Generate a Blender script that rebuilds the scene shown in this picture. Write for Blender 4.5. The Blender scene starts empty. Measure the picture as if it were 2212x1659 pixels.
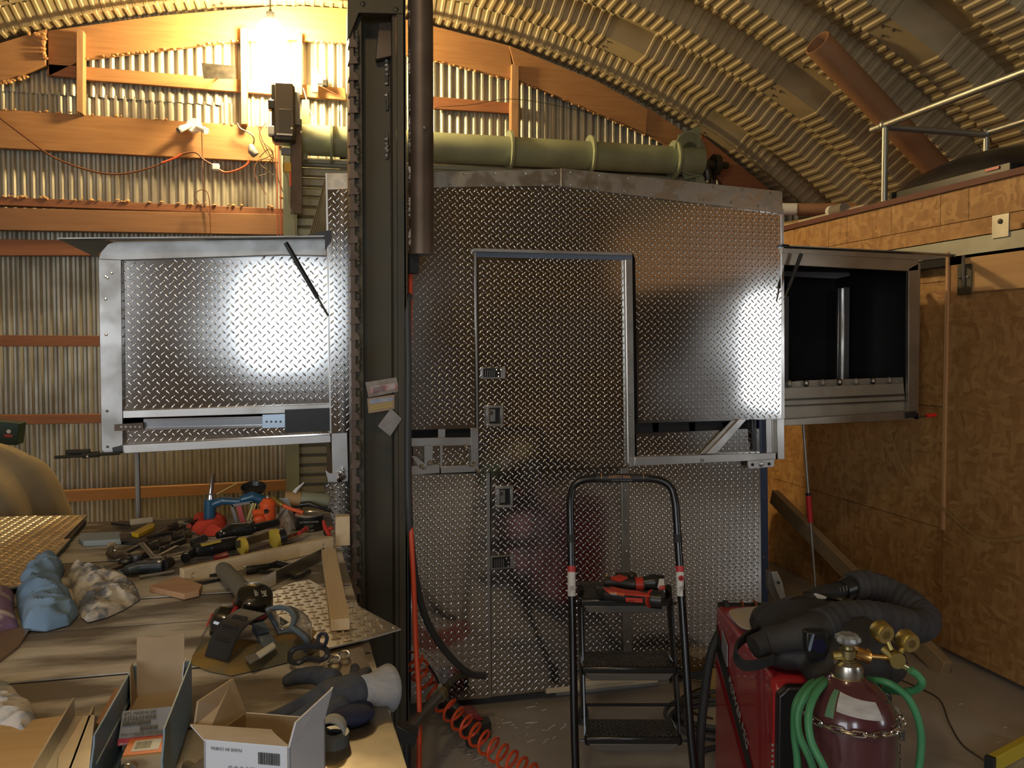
import bpy, math, random
from mathutils import Vector, Matrix, Euler, noise
R = random.Random(7)
S = bpy.context.scene
COL = S.collection
# ---------------------------------------------------------------- camera
F, CX, CY = 1780., 1106., 802.
YAW, PIT, CZ = math.radians(13.4), math.radians(2.0), 1.5
cd = bpy.data.cameras.new('camera'); cam = bpy.data.objects.new('camera', cd); COL.objects.link(cam)
cam.location = (0, 0, CZ); cam.rotation_euler = (math.pi/2-PIT, 0, -YAW)
cd.sensor_width = 36; cd.lens = 36*F/2212; cd.shift_y = -(829.5-CY)/2212; cd.clip_start = .05
S.camera = cam
# ---------------------------------------------------------------- view, world, lights
S.view_settings.view_transform = 'Standard'; S.view_settings.look = 'None'
S.view_settings.gamma = 1; S.view_settings.use_curve_mapping = False
S.view_settings.exposure = 0.18
w = bpy.data.worlds.new('world'); S.world = w; w.use_nodes = True
w.node_tree.nodes['Background'].inputs[0].default_value = (.62, .78, 1, 1)
w.node_tree.nodes['Background'].inputs[1].default_value = .03
def area(name, loc, target, sx, sy, power, col):
    l = bpy.data.lights.new(name, 'AREA'); l.shape = 'RECTANGLE'; l.size = sx; l.size_y = sy; l.energy = power; l.color = col
    o = bpy.data.objects.new(name, l); COL.objects.link(o); o.location = loc
    o.rotation_euler = (Vector(target)-Vector(loc)).to_track_quat('-Z', 'Y').to_euler()
    return o
area('doorway_daylight', (-.35, -3.3, 1.80), (-.3, 3, 1.5), .8, 1.0, 24, (.82, .91, 1))
area('left_fill_light', (-3.6, -3.2, 1.7), (-1, 2.4, .9), 2.4, 1.8, 78, (.90, .94, 1))  # soft fill added to brighten the bench; no doorway known there
area('side_doorway_daylight', (4.55, -1.0, 1.4), (1.9, 3.3, 1.3), .55, 1.1, 13, (.88, .94, 1))
pl = bpy.data.lights.new('warm_fill_light', 'POINT'); pl.energy = 56; pl.color = (1, .76, .45); pl.shadow_soft_size = .12  # warm fill added overhead; no lamp is known at this spot
plo = bpy.data.objects.new('warm_fill_light', pl); COL.objects.link(plo); plo.location = (-.5, -.3, 3.6)
BULB = (-.30, 6.30, 3.72)
# ---------------------------------------------------------------- pixel rays onto real planes
def ray(u, v):
    x = (u-CX)/F; y = -(v-CY)/F
    cp, sp, cy, sy = math.cos(PIT), math.sin(PIT), math.cos(YAW), math.sin(YAW)
    return Vector((sy*cp+x*cy+y*sy*sp, cy*cp-x*sy+y*cy*sp, -sp+y*cp))
def PY(u, v, Y): d = ray(u, v); t = Y/d.y; return Vector((d.x*t, Y, CZ+d.z*t))
def PX(u, v, X): d = ray(u, v); t = X/d.x; return Vector((X, d.y*t, CZ+d.z*t))
def PZ(u, v, Z): d = ray(u, v); t = (Z-CZ)/d.z; return Vector((d.x*t, d.y*t, Z))
# ---------------------------------------------------------------- materials
MATS = {}
def mat(name, c1, c2=None, rough=.5, metal=0., scale=6., stretch=(1, 1, 1), bump=0., emit=None, strength=1., trans=0., detail=4., r2=None, lo=.35, hi=.65, bscale=None, coat=0.):
    if name in MATS: return MATS[name]
    m = bpy.data.materials.new(name); m.use_nodes = True; MATS[name] = m
    nt = m.node_tree; b = nt.nodes['Principled BSDF']
    b.inputs['Base Color'].default_value = (*c1, 1); b.inputs['Roughness'].default_value = rough; b.inputs['Metallic'].default_value = metal
    if coat: b.inputs['Coat Weight'].default_value = coat
    if trans: b.inputs['Transmission Weight'].default_value = trans; b.inputs['IOR'].default_value = 1.3
    if emit: b.inputs['Emission Color'].default_value = (*emit, 1); b.inputs['Emission Strength'].default_value = strength
    if c2 is not None or bump or r2 is not None:
        tc = nt.nodes.new('ShaderNodeTexCoord'); mp = nt.nodes.new('ShaderNodeMapping'); mp.inputs['Scale'].default_value = stretch
        nt.links.new(tc.outputs['Object'], mp.inputs[0])
        nz = nt.nodes.new('ShaderNodeTexNoise'); nz.inputs['Scale'].default_value = scale; nz.inputs['Detail'].default_value = detail
        nt.links.new(mp.outputs[0], nz.inputs['Vector'])
        rp = nt.nodes.new('ShaderNodeMapRange'); rp.inputs[1].default_value = lo; rp.inputs[2].default_value = hi
        nt.links.new(nz.outputs[0], rp.inputs[0])
        if c2 is not None:
            mx = nt.nodes.new('ShaderNodeMix'); mx.data_type = 'RGBA'
            mx.inputs[6].default_value = (*c1, 1); mx.inputs[7].default_value = (*c2, 1)
            nt.links.new(rp.outputs[0], mx.inputs[0]); nt.links.new(mx.outputs[2], b.inputs['Base Color'])
        if r2 is not None:
            mr = nt.nodes.new('ShaderNodeMapRange'); mr.inputs[3].default_value = rough; mr.inputs[4].default_value = r2
            nt.links.new(rp.outputs[0], mr.inputs[0]); nt.links.new(mr.outputs[0], b.inputs['Roughness'])
        if bump:
            bp = nt.nodes.new('ShaderNodeBump'); bp.inputs['Distance'].default_value = bump; bp.inputs['Strength'].default_value = 1
            src = nz
            if bscale:
                src = nt.nodes.new('ShaderNodeTexNoise'); src.inputs['Scale'].default_value = bscale; src.inputs['Detail'].default_value = detail
                nt.links.new(mp.outputs[0], src.inputs['Vector'])
            nt.links.new(src.outputs[0], bp.inputs['Height']); nt.links.new(bp.outputs[0], b.inputs['Normal'])
    return m
def osb_mat(name, ca, cb, cc):
    m = bpy.data.materials.new(name); m.use_nodes = True; MATS[name] = m
    nt = m.node_tree; b = nt.nodes['Principled BSDF']; b.inputs['Roughness'].default_value = .6
    tc = nt.nodes.new('ShaderNodeTexCoord')
    nz = nt.nodes.new('ShaderNodeTexNoise'); nz.inputs['Scale'].default_value = 5; nz.inputs['Detail'].default_value = 2
    nt.links.new(tc.outputs['Object'], nz.inputs['Vector'])
    mxv = nt.nodes.new('ShaderNodeMix'); mxv.data_type = 'VECTOR'; mxv.inputs[0].default_value = .12
    nt.links.new(tc.outputs['Object'], mxv.inputs[4]); nt.links.new(nz.outputs['Color'], mxv.inputs[5])
    cols = []
    for k, st in enumerate(((34, 34, 13), (13, 13, 38))):
        mp = nt.nodes.new('ShaderNodeMapping'); mp.inputs['Scale'].default_value = st
        mp.inputs['Rotation'].default_value = (.6*(k*2-1), .0, 0)
        nt.links.new(mxv.outputs[1], mp.inputs[0])
        vo = nt.nodes.new('ShaderNodeTexVoronoi'); nt.links.new(mp.outputs[0], vo.inputs['Vector']); vo.inputs['Scale'].default_value = 1.35
        cols.append(vo.outputs['Color'])
    sp = [nt.nodes.new('ShaderNodeSeparateColor') for _ in cols]
    for a, c in zip(sp, cols): nt.links.new(c, a.inputs[0])
    mxf = nt.nodes.new('ShaderNodeMix'); mxf.data_type = 'FLOAT'
    nt.links.new(sp[0].outputs[1], mxf.inputs[0]); nt.links.new(sp[0].outputs[0], mxf.inputs[2]); nt.links.new(sp[1].outputs[0], mxf.inputs[3])
    cr = nt.nodes.new('ShaderNodeValToRGB'); e = cr.color_ramp.elements
    e[0].color = (*ca, 1); e[0].position = .1; e[1].color = (*cc, 1); e[1].position = .9
    x = e.new(.5); x.color = (*cb, 1)
    nt.links.new(mxf.outputs[0], cr.inputs[0]); nt.links.new(cr.outputs[0], b.inputs['Base Color'])
    return m
def wood(name, c1, c2, axis=0, rough=.6, sc=3.):
    st = [14, 14, 14]; st[axis] = 1.
    return mat(name, c1, c2, rough=rough, scale=sc, stretch=tuple(st), bump=.001, detail=6, lo=.3, hi=.7)
tread = mat('polished_tread_aluminium', (.66, .65, .63), (.54, .53, .51), rough=.10, metal=1, scale=2.2, r2=.165, bump=.003, bscale=1.6, detail=1.)
alu = mat('bare_aluminium', (.62, .60, .57), (.48, .46, .43), rough=.28, metal=1, scale=5, r2=.42, bump=.0008)
galv = mat('galvanised_steel', (.50, .49, .45), (.40, .39, .35), rough=.36, metal=.85, scale=9, r2=.5)
corm = mat('corrugated_galvanised_sheet', (.48, .46, .38), (.38, .36, .29), rough=.46, metal=.6, scale=4, r2=.56)
roofm = mat('dull_galvanised_roof_steel', (.42, .34, .20), (.31, .25, .145), rough=.55, metal=.2, scale=3, r2=.6)
steel = mat('mill_scale_steel', (.07, .064, .048), (.105, .09, .062), rough=.45, metal=.7, scale=4, r2=.6, bump=.0012)
rust = mat('brown_rusted_steel', (.10, .07, .05), (.16, .12, .09), rough=.5, metal=.6, scale=7, bump=.001)
weld = mat('weld_bead_metal', (.10, .095, .085), (.30, .27, .23), rough=.45, metal=.8, scale=30, bump=.002)
chrome = mat('bright_plated_steel', (.75, .75, .76), rough=.16, metal=1)
black = mat('black_paint', (.018, .018, .018), rough=.32)
blackp = mat('black_plastic', (.022, .022, .023), (.03, .03, .03), rough=.42, scale=30)
rubber = mat('dull_black_rubber', (.025, .025, .026), rough=.7)
dark = mat('unlit_dark_panel', (.012, .012, .013), rough=.8)
grey = mat('grey_plastic', (.22, .22, .23), rough=.5)
whitep = mat('white_print', (.75, .75, .72), rough=.6)
fir = wood('planed_fir_lumber', (.34, .165, .062), (.42, .22, .09), 0)
firv = wood('planed_fir_upright', (.40, .22, .10), (.50, .30, .15), 2)
pine = wood('pale_pine_stick', (.62, .48, .28), (.72, .58, .37), 0)
piney = wood('pale_pine_stick_lengthwise', (.62, .47, .27), (.72, .57, .36), 1)
rail_w = wood('reddish_girt_wood', (.26, .10, .045), (.33, .14, .06), 0)
osb = osb_mat('oriented_strand_board', (.36, .175, .055), (.45, .235, .08), (.54, .31, .115))
red = mat('red_paint', (.38, .02, .025), rough=.3, coat=.5)
orange = mat('orange_plastic', (.85, .13, .03), rough=.4)
brass = mat('brass', (.52, .42, .15), rough=.42, metal=1)
# ---------------------------------------------------------------- builder
WM = {}
class B:
    def __init__(s): s.v = []; s.f = []
    def add(s, vs, fs):
        o = len(s.v); s.v += [Vector(x) for x in vs]; s.f += [tuple(i+o for i in f) for f in fs]; return s
    def box(s, a, b, M=None):
        (x0, y0, z0), (x1, y1, z1) = a, b
        vs = [Vector(p) for p in ((x0,y0,z0),(x1,y0,z0),(x1,y1,z0),(x0,y1,z0),(x0,y0,z1),(x1,y0,z1),(x1,y1,z1),(x0,y1,z1))]
        if M is not None: vs = [M @ p for p in vs]
        return s.add(vs, [(0,3,2,1),(4,5,6,7),(0,1,5,4),(1,2,6,5),(2,3,7,6),(3,0,4,7)])
    def cbox(s, c, d, M=None, ch=0.):
        c = Vector(c); h = Vector(d)/2
        if not ch: return s.box(c-h, c+h, M)
        # box with chamfered edges: three stacked outlines
        vs = []; x, y, z = h
        for zz, k in ((-z, ch), (-z+ch, 0), (z-ch, 0), (z, ch)):
            for px, py in ((-x+ch,-y+k),(x-ch,-y+k),(x-k,-y+ch),(x-k,y-ch),(x-ch,y-k),(-x+ch,y-k),(-x+k,y-ch),(-x+k,-y+ch)):
                vs.append(c+Vector((px, py, zz)))
        if M is not None: vs = [M @ p for p in vs]
        fs = [tuple(range(7,-1,-1)), tuple(range(24,32))]
        for l in range(3):
            for i in range(8): fs.append((l*8+i, l*8+(i+1)%8, (l+1)*8+(i+1)%8, (l+1)*8+i))
        return s.add(vs, fs)
    def prism(s, pts, vec):
        pts = [Vector(p) for p in pts]; vec = Vector(vec); n = len(pts)
        return s.add(pts+[p+vec for p in pts], [tuple(range(n)), tuple(range(2*n-1, n-1, -1))]+[(i, i+n, (i+1) % n+n, (i+1) % n) for i in range(n)])
    def pp(s, uv, Y, t): return s.prism([PY(u, v, Y) for u, v in uv], (0, t, 0))       # plate standing at depth Y
    def pz(s, uv, Z, t): return s.prism([PZ(u, v, Z) for u, v in uv], (0, 0, -t))      # plate lying with its top at Z
    def tube(s, pts, r, n=8, caps=True, closed=False):
        pts = [Vector(p) for p in pts]; m = len(pts)
        rs = r if isinstance(r, (list, tuple)) else [r]*m
        vs = []; fs = []; prev = None
        for i, p in enumerate(pts):
            a = pts[(i-1) % m] if (closed or i) else p; b = pts[(i+1) % m] if (closed or i < m-1) else p
            t = (b-a)
            if t.length < 1e-9: t = Vector((0, 0, 1))
            t.normalize()
            if prev is None:
                up = Vector((0, 0, 1)) if abs(t.z) < .9 else Vector((1, 0, 0))
                x = t.cross(up).normalized()
            else:
                x = (prev-t*prev.dot(t))
                x = x.normalized() if x.length > 1e-6 else t.orthogonal().normalized()
            prev = x; y = t.cross(x)
            for k in range(n):
                an = 2*math.pi*k/n; vs.append(p+(x*math.cos(an)+y*math.sin(an))*rs[i])
        seg = m if closed else m-1
        for i in range(seg):
            for k in range(n):
                j = (i+1) % m
                fs.append((i*n+k, i*n+(k+1) % n, j*n+(k+1) % n, j*n+k))
        if caps and not closed: fs += [tuple(range(n-1, -1, -1)), tuple((m-1)*n+k for k in range(n))]
        return s.add(vs, fs)
    def bar(s, p, q, w, h, up=(0, 0, 1)):
        p, q = Vector(p), Vector(q); t = (q-p).normalized(); up = Vector(up)
        x = t.cross(up)
        x = x.normalized() if x.length > 1e-5 else t.orthogonal().normalized()
        y = x.cross(t)
        o = [x*w/2*a+y*h/2*b for a, b in ((-1,-1),(1,-1),(1,1),(-1,1))]
        return s.add([p+k for k in o]+[q+k for k in o], [(0,1,2,3),(7,6,5,4)]+[(i, i+4, (i+1) % 4+4, (i+1) % 4) for i in range(4)])
    def lathe(s, prof, c=(0, 0, 0), axis=(0, 0, 1), n=20):
        ax = Vector(axis).normalized(); x = ax.orthogonal().normalized(); y = ax.cross(x); c = Vector(c)
        vs = []; fs = []
        for r, h in prof:
            for k in range(n):
                a = 2*math.pi*k/n; vs.append(c+ax*h+(x*math.cos(a)+y*math.sin(a))*max(r, 1e-5))
        for i in range(len(prof)-1):
            for k in range(n): fs.append((i*n+k, i*n+(k+1) % n, (i+1)*n+(k+1) % n, (i+1)*n+k))
        fs += [tuple(range(n-1, -1, -1)), tuple((len(prof)-1)*n+k for k in range(n))]
        return s.add(vs, fs)
    def ell(s, c, r, M=None, n=14, m=8):
        c = Vector(c); vs = []; fs = []
        for i in range(m+1):
            th = math.pi*i/m; th = min(max(th, .02), math.pi-.02)
            for k in range(n):
                a = 2*math.pi*k/n
                p = Vector((r[0]*math.sin(th)*math.cos(a), r[1]*math.sin(th)*math.sin(a), -r[2]*math.cos(th)))
                if M is not None: p = M @ p
                vs.append(c+p)
        for i in range(m):
            for k in range(n): fs.append((i*n+k, i*n+(k+1) % n, (i+1)*n+(k+1) % n, (i+1)*n+k))
        fs += [tuple(range(n-1, -1, -1)), tuple(m*n+k for k in range(n))]
        return s.add(vs, fs)
    def go(s, name, m, parent=None, smooth=False, world=True, remesh=0., bevel=0., kind=None, label=None, sub=0, solid=0.):
        me = bpy.data.meshes.new(name)
        vs = s.v
        if parent is not None and world:
            W = WM[parent.name].inverted(); vs = [W @ p for p in vs]; org = Vector((0, 0, 0))
        elif parent is None:
            xs = [p.x for p in vs]; ys = [p.y for p in vs]; zs = [p.z for p in vs]
            org = Vector(((min(xs)+max(xs))/2, (min(ys)+max(ys))/2, min(zs))); vs = [p-org for p in vs]
        else: org = Vector((0, 0, 0))
        me.from_pydata([tuple(p) for p in vs], [], s.f); me.update()
        me.materials.append(m)
        o = bpy.data.objects.new(name, me); COL.objects.link(o)
        if parent is None: o.location = org; WM[o.name] = Matrix.Translation(org)
        else: o.parent = parent; WM[o.name] = WM[parent.name].copy()
        if remesh:
            r = o.modifiers.new('r', 'REMESH'); r.mode = 'VOXEL'; r.voxel_size = remesh; r.use_smooth_shade = True
            q = o.modifiers.new('s', 'SMOOTH'); q.factor = .6; q.iterations = 4
        if solid:
            q = o.modifiers.new('t', 'SOLIDIFY'); q.thickness = solid; q.offset = 1
        if bevel:
            q = o.modifiers.new('b', 'BEVEL'); q.width = bevel; q.segments = 2; q.limit_method = 'ANGLE'
        if sub:
            q = o.modifiers.new('u', 'SUBSURF'); q.levels = sub; q.render_levels = sub
        if smooth or bevel:
            for p in me.polygons: p.use_smooth = True
            if not remesh and hasattr(me, 'set_sharp_from_angle'): me.set_sharp_from_angle(angle=math.radians(38))
        if kind: o['kind'] = kind
        if label: o['label'] = label
        return o
def tag(o, label, cat, group=None):
    o['label'] = label; o['category'] = cat
    if group: o['group'] = group
    return o
def thing(name, label, cat, loc=(0, 0, 0), rz=0., group=None, M=None, kind=None):
    o = bpy.data.objects.new(name, None); COL.objects.link(o)
    mt = M if M is not None else Matrix.Translation(Vector(loc)) @ Matrix.Rotation(rz, 4, 'Z')
    o.location = mt.to_translation(); o.rotation_euler = mt.to_euler(); WM[o.name] = mt
    o.empty_display_size = .05
    if label: o['label'] = label
    if cat: o['category'] = cat
    if group: o['group'] = group
    if kind: o['kind'] = kind
    return o
def copy_tree(o, parent=None):
    c = o.copy(); COL.objects.link(c); c.parent = parent
    WM[c.name] = WM[o.name].copy()
    for k in o.children: copy_tree(k, c)
    return c
def spline(pts, n=8):
    P = [Vector(p) for p in pts]; out = []
    for i in range(len(P)-1):
        a = P[i-1] if i else P[i]*2-P[i+1]; b = P[i]; c = P[i+1]; d = P[i+2] if i+2 < len(P) else P[i+1]*2-P[i]
        for k in range(n):
            t = k/n
            out.append(.5*((2*b)+(c-a)*t+(2*a-5*b+4*c-d)*t*t+(3*b-a-3*c+d)*t**3))
    out.append(P[-1]); return out
def arr(fn, uv, *a): return [fn(u, v, *a) for u, v in uv]
def inside(x, y, P):
    c = False; n = len(P)
    for i in range(n):
        (x1, y1), (x2, y2) = P[i], P[i-1]
        if (y1 > y) != (y2 > y) and x < (x2-x1)*(y-y1)/(y2-y1)+x1: c = not c
    return c
def edist(x, y, P):
    d = 9.
    for i in range(len(P)):
        (x1, y1), (x2, y2) = P[i], P[i-1]
        dx, dy = x2-x1, y2-y1; L = dx*dx+dy*dy
        t = max(0, min(1, ((x-x1)*dx+(y-y1)*dy)/L)) if L else 0
        d = min(d, math.hypot(x-x1-t*dx, y-y1-t*dy))
    return d
def tread_bars(poly3, nrm, pitch=.0295, mar=.008, h=.0016, length=.024, wid=.0062, xdir=None, parent=None, bmat=None):
    """raised lens-shaped tread bars covering a planar polygon"""
    nrm = Vector(nrm).normalized(); o = Vector(poly3[0])
    ex = Vector(xdir).normalized() if xdir is not None else Vector((1, 0, 0)); ex = (ex-nrm*ex.dot(nrm)).normalized(); ey = nrm.cross(ex)
    P = [((Vector(p)-o).dot(ex), (Vector(p)-o).dot(ey)) for p in poly3]
    x0 = min(p[0] for p in P); x1 = max(p[0] for p in P); y0 = min(p[1] for p in P); y1 = max(p[1] for p in P)
    b = B(); q = math.sqrt(.5)
    for s in (0, 1):
        j = 0; y = y0+s*pitch/2
        while y < y1:
            x = x0+s*pitch/2
            while x < x1:
                if inside(x, y, P) and edist(x, y, P) > mar:
                    dx, dy = (q, q) if s else (q, -q)
                    px, py = -dy, dx
                    def pt(a, c, z): return o+ex*(x+dx*a+px*c)+ey*(y+dy*a+py*c)+nrm*z
                    L, W = length/2, wid/2
                    vs = [pt(-L, 0, 0), pt(-L*.45, W, 0), pt(L*.45, W, 0), pt(L, 0, 0), pt(L*.45, -W, 0), pt(-L*.45, -W, 0), pt(-L*.55, 0, h), pt(L*.55, 0, h)]
                    b.add(vs, [(0,6,1),(1,6,7,2),(2,7,3),(3,7,4),(4,7,6,5),(5,6,0)])
                x += pitch
            y += pitch
    ob = b.go('tread_bars', bmat or tread, parent, smooth=False, kind='stuff')
    for p in ob.data.polygons: p.use_smooth = True
    return ob
def tread_plate(name, uv, Y, t, parent, **k):
    p3 = arr(PY, uv, Y); o = B().prism(p3, (0, t, 0)).go(name, tread, parent)
    tread_bars(p3, (0, -1, 0), parent=o, **k); return o
def lump(outline, z0, h, seed=0, step=.012, freq=9., edge=.05, ridge=.6, thick=0):
    """crumpled cloth-like heap over a closed xy outline standing on z0"""
    xs = [p[0] for p in outline]; ys = [p[1] for p in outline]
    nx = int((max(xs)-min(xs))/step)+2; ny = int((max(ys)-min(ys))/step)+2
    idx = {}; b = B()
    for j in range(ny):
        for i in range(nx):
            x = min(xs)+i*step; y = min(ys)+j*step
            ins = inside(x, y, outline); d = edist(x, y, outline)
            if not ins:
                if d > step*1.5: continue
                best = None
                for q in range(len(outline)):
                    (x1, y1), (x2, y2) = outline[q], outline[q-1]; dx, dy = x2-x1, y2-y1; L = dx*dx+dy*dy
                    t = max(0, min(1, ((x-x1)*dx+(y-y1)*dy)/L)) if L else 0
                    e = math.hypot(x-x1-t*dx, y-y1-t*dy)
                    if best is None or e < best[0]: best = (e, x1+t*dx, y1+t*dy)
                x, y = best[1], best[2]
            k = min(1., d/edge) if ins else 0.
            k = math.sqrt(k*(2-k))
            n1 = noise.noise(Vector((x*freq, y*freq, seed*3.1))); n2 = 1-abs(noise.noise(Vector((x*freq*1.3+5, y*freq*1.3, seed*1.7))))*2.4
            z = z0+.001+h*k*(.55+.35*n1+ridge*.35*n2)
            idx[(i, j)] = len(b.v); b.v.append(Vector((x, y, max(z, z0+.001))))
    for (i, j), a in idx.items():
        if (i+1, j) in idx and (i, j+1) in idx and (i+1, j+1) in idx: b.f.append((a, idx[(i+1, j)], idx[(i+1, j+1)], idx[(i, j+1)]))
    return b
def text(s, size, loc, rot, m, parent, ext=.0004, align='LEFT', world=True):
    c = bpy.data.curves.new('lettering', 'FONT'); c.body = s; c.size = size; c.extrude = ext; c.align_x = align; c.resolution_u = 2
    c.materials.append(m); o = bpy.data.objects.new('lettering', c); COL.objects.link(o)
    mt = Matrix.Translation(Vector(loc)) @ (rot.to_matrix().to_4x4() if isinstance(rot, Euler) else rot.to_4x4())
    if world: mt = WM[parent.name].inverted() @ mt
    me = bpy.data.meshes.new_from_object(o); me.materials.clear(); me.materials.append(m); bpy.data.objects.remove(o)
    o = bpy.data.objects.new('lettering', me); COL.objects.link(o)
    o.parent = parent; o.matrix_local = mt; o['kind'] = 'stuff'; WM[o.name] = Matrix.Identity(4); return o
def frame(ex, ey):
    ex = Vector(ex).normalized(); ey = Vector(ey); n = ex.cross(ey).normalized(); ey = n.cross(ex)
    return Matrix((ex, ey, n)).transposed()
# ================================================================ STRUCTURE
AC, AZ, AR = .185, -2.44, 6.58      # axis and radius of the barrel roof
YE = 6.82                            # end wall
floor_m = mat('stained_concrete', (.46, .42, .36), (.29, .26, .22), rough=.42, scale=1.6, bump=.002, r2=.7, detail=8, bscale=8)
fl = B().box((-6.2, -5, -.1), (6.4, 7.0, 0)).go('floor', floor_m); fl['kind'] = 'structure'
def apt(th, r, y): return Vector((AC+r*math.sin(th), y, AZ+r*math.cos(th)))
ceil = thing('ceiling', 'barrel roof of ribbed galvanised arches', None, (0, 0, 0), kind='structure')
def arch_panel(th0, th1, flat0, flat1, name):
    """one roof panel: trapezoid in Y, fine cross ribs along the arc; flat bands at its lapped ends"""
    prof = [(0, 0), (.10, .135), (.305, .135), (.395, 0), (.61, 0)]
    P = .0715/AR; rows = []
    th = th0
    while th < th1-1e-6:
        flat = th < th0+flat0 or th > th1-flat1
        if flat: rows.append((th, 0)); th += P
        else:
            for a, hh in ((0, 0), (.40, 0), (.52, .011), (.78, .011), (.9, 0)): rows.append((th+a*P, hh))
            th += P
    rows.append((th1, 0)); b = B(); n = len(prof)
    for th, hh in rows:
        for y, d in prof: b.v.append(apt(th, AR+d-hh, y))
    for i in range(len(rows)-1):
        for k in range(n-1): b.f.append((i*n+k, i*n+k+1, (i+1)*n+k+1, (i+1)*n+k))
    return b
rd = math.radians
seamA = [-52, -30, -7, 29.0, 52.5, 62]; seamB = [-52, -18.6, 6.4, 18.4, 42, 62]
firstp = {}
for k in range(8):
    y0 = 6.25-.61*k
    sm = seamA if k % 2 == 0 else seamB
    for j in range(len(sm)-1):
        key = (k % 2, j)
        if key not in firstp:
            b = arch_panel(rd(sm[j]), rd(sm[j+1]), rd(1.3), rd(1.3), 'roof_panel')
            o = b.go('roof_panel', roofm, ceil); firstp[key] = o
            bb = B()
            for sgn, yy in ((0, .45), (0, .55), (0, .15), (0, .25), (1, .48), (1, .2)):
                th = rd(sm[j+1])-rd(.5+.5*sgn); dd = .135 if yy < .3 else 0
                bb.ell(apt(th, AR+dd-.006, yy), (.011, .011, .011), n=6, m=4)
            bb.go('bolts', rust, o)
        else: o = copy_tree(firstp[key], ceil)
        o.location.y = y0
# simple rear part of the roof, behind the photographer, and the curved eaves
b = B(); th = [-70+i*4 for i in range(0, 36)]
for j, (y, d) in enumerate([(-5, 0)]+[(-4.4+.61*i+q, dd) for i in range(10) for q, dd in ((0, 0), (.1, .16), (.3, .16), (.4, 0))]+[(1.98, 0)]):
    for t in th: b.v.append(apt(rd(t), AR+d, y))
n = len(th)
for j in range(len(b.v)//n-1):
    for i in range(n-1): b.f.append((j*n+i, j*n+i+1, (j+1)*n+i+1, (j+1)*n+i))
b.go('rear_roof_skin', roofm, ceil)
for a0, a1 in ((-70, -51.5), (61.5, 70)):
    b = B(); m = 6
    for i in range(m+1):
        t = rd(a0+(a1-a0)*i/m); b.v += [apt(t, AR+.02, 1.9), apt(t, AR+.02, YE+.1)]
    for i in range(m): b.f.append((2*i, 2*i+1, 2*i+3, 2*i+2))
    b.go('eave_sheet', roofm, ceil)
# ---- end wall: overlapping corrugated sheets, cut under the arch
wb = thing('wall_back', 'corrugated steel end wall', None, (0, YE, 0), kind='structure')
def corr(x0, x1, z0, z1, y, pitch=.0675, amp=.0105, m=corm, parent=wb, clip=True, name='corrugated_sheet', ph=0.):
    b = B(); n = max(2, int((x1-x0)/pitch*8)); prev = None
    for i in range(n+1):
        x = x0+(x1-x0)*i/n; a = math.sin((x+ph)/pitch*2*math.pi); a = max(-1, min(1, a*1.6))
        top = z1
        if clip:
            dx = x-AC; zz = AZ+math.sqrt(max(0, (AR+.1)**2-dx*dx)); top = min(z1, zz)
        if top < z0+.01: top = z0+.01
        b.v += [Vector((x, y-amp*a, z0)), Vector((x, y-amp*a, top))]
    for i in range(n): b.f.append((2*i, 2*i+2, 2*i+3, 2*i+1))
    return b.go(name, m, parent, smooth=True)
DX0, DX1 = -.20, 3.22    # roll-up door opening
for a in (-6.0, -5.1, -4.2, -3.3, -2.4, -1.5): corr(a, a+.9-.001, 0, 2.20, YE+.01)
corr(-.6, DX0, 0, 2.2, YE+.01)
for a in (-3.4, -2.5, -1.6, -.7): corr(a, a+.9, 2.18, 3.36, YE-.003, pitch=.064)
for a in (-3.4, -2.5, -1.6, -.7, .2, 1.1, 2.0, 2.9): corr(a, a+.9, 3.05 if a > -.8 else 3.34, 4.3, YE-.012 if a < 0 else YE, pitch=.068)
corr(3.3, 5.0, 0, 3.2, YE+.01); corr(5.0, 6.1, 0, 2.4, YE+.01)
bw = B(); bw.box((-6.3, YE+.04, 0), (DX0-.02, YE+.12, 2.2)); bw.box((DX1+.3, YE+.04, 0), (6.4, YE+.12, 2.6)); bw.box((-3.4, YE+.04, 2.1), (4.4, YE+.12, 4.4))
bw.go('outer_skin', dark, wb)
def board(name, uv, Y, t, m, parent=wb, **k): return B().pp(uv, Y, t).go(name, m, parent, bevel=.003, **k)
YB = 6.70
# arched header boards, left to right
board('header_board', [(-40, 105), (100, 62), (96, 92), (98, 140), (-40, 195)], YB, .04, fir)
board('header_board', [(103, 66), (340, 34), (600, 12), (645, 14), (645, 86), (500, 90), (180, 128), (105, 165)], YB+.03, .04, fir)
board('header_board', [(640, 12), (790, 20), (960, 62), (1100, 98), (1110, 172), (940, 130), (742, 92), (640, 86)], YB+.01, .04, fir)
board('header_board', [(1100, 98), (1290, 175), (1400, 235), (1395, 290), (1240, 222), (1118, 172)], YB, .04, fir)
board('header_board', [(1400, 232), (1500, 300), (1495, 345), (1392, 285)], YB+.02, .04, fir)
board('header_board', [(1515, 290), (1640, 390), (1700, 440), (1690, 470), (1600, 440), (1510, 340)], YB+.02, .04, rail_w)
board('girt', [(105, 138), (165, 142), (165, 168), (100, 162)], YB+.03, .04, rail_w)
board('girt', [(178, 143), (745, 190), (748, 216), (178, 172)], YB+.05, .04, fir)
board('girt', [(935, 208), (1105, 222), (1103, 245), (937, 234)], YB+.05, .04, rail_w)
board('girt', [(-30, 234), (520, 270), (600, 276), (600, 350), (-30, 318)], YB+.02, .045, fir)
board('girt', [(-30, 424), (640, 452), (650, 466), (-30, 442)], YB-.02, .09, rail_w)
board('girt', [(-30, 448), (645, 464), (645, 508), (-30, 496)], YB-.03, .05, wood('brown_girt', (.28, .14, .065), (.34, .18, .085), 0))
board('girt', [(-30, 516), (235, 520), (235, 552), (-30, 552)], YB, .05, rail_w)
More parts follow.
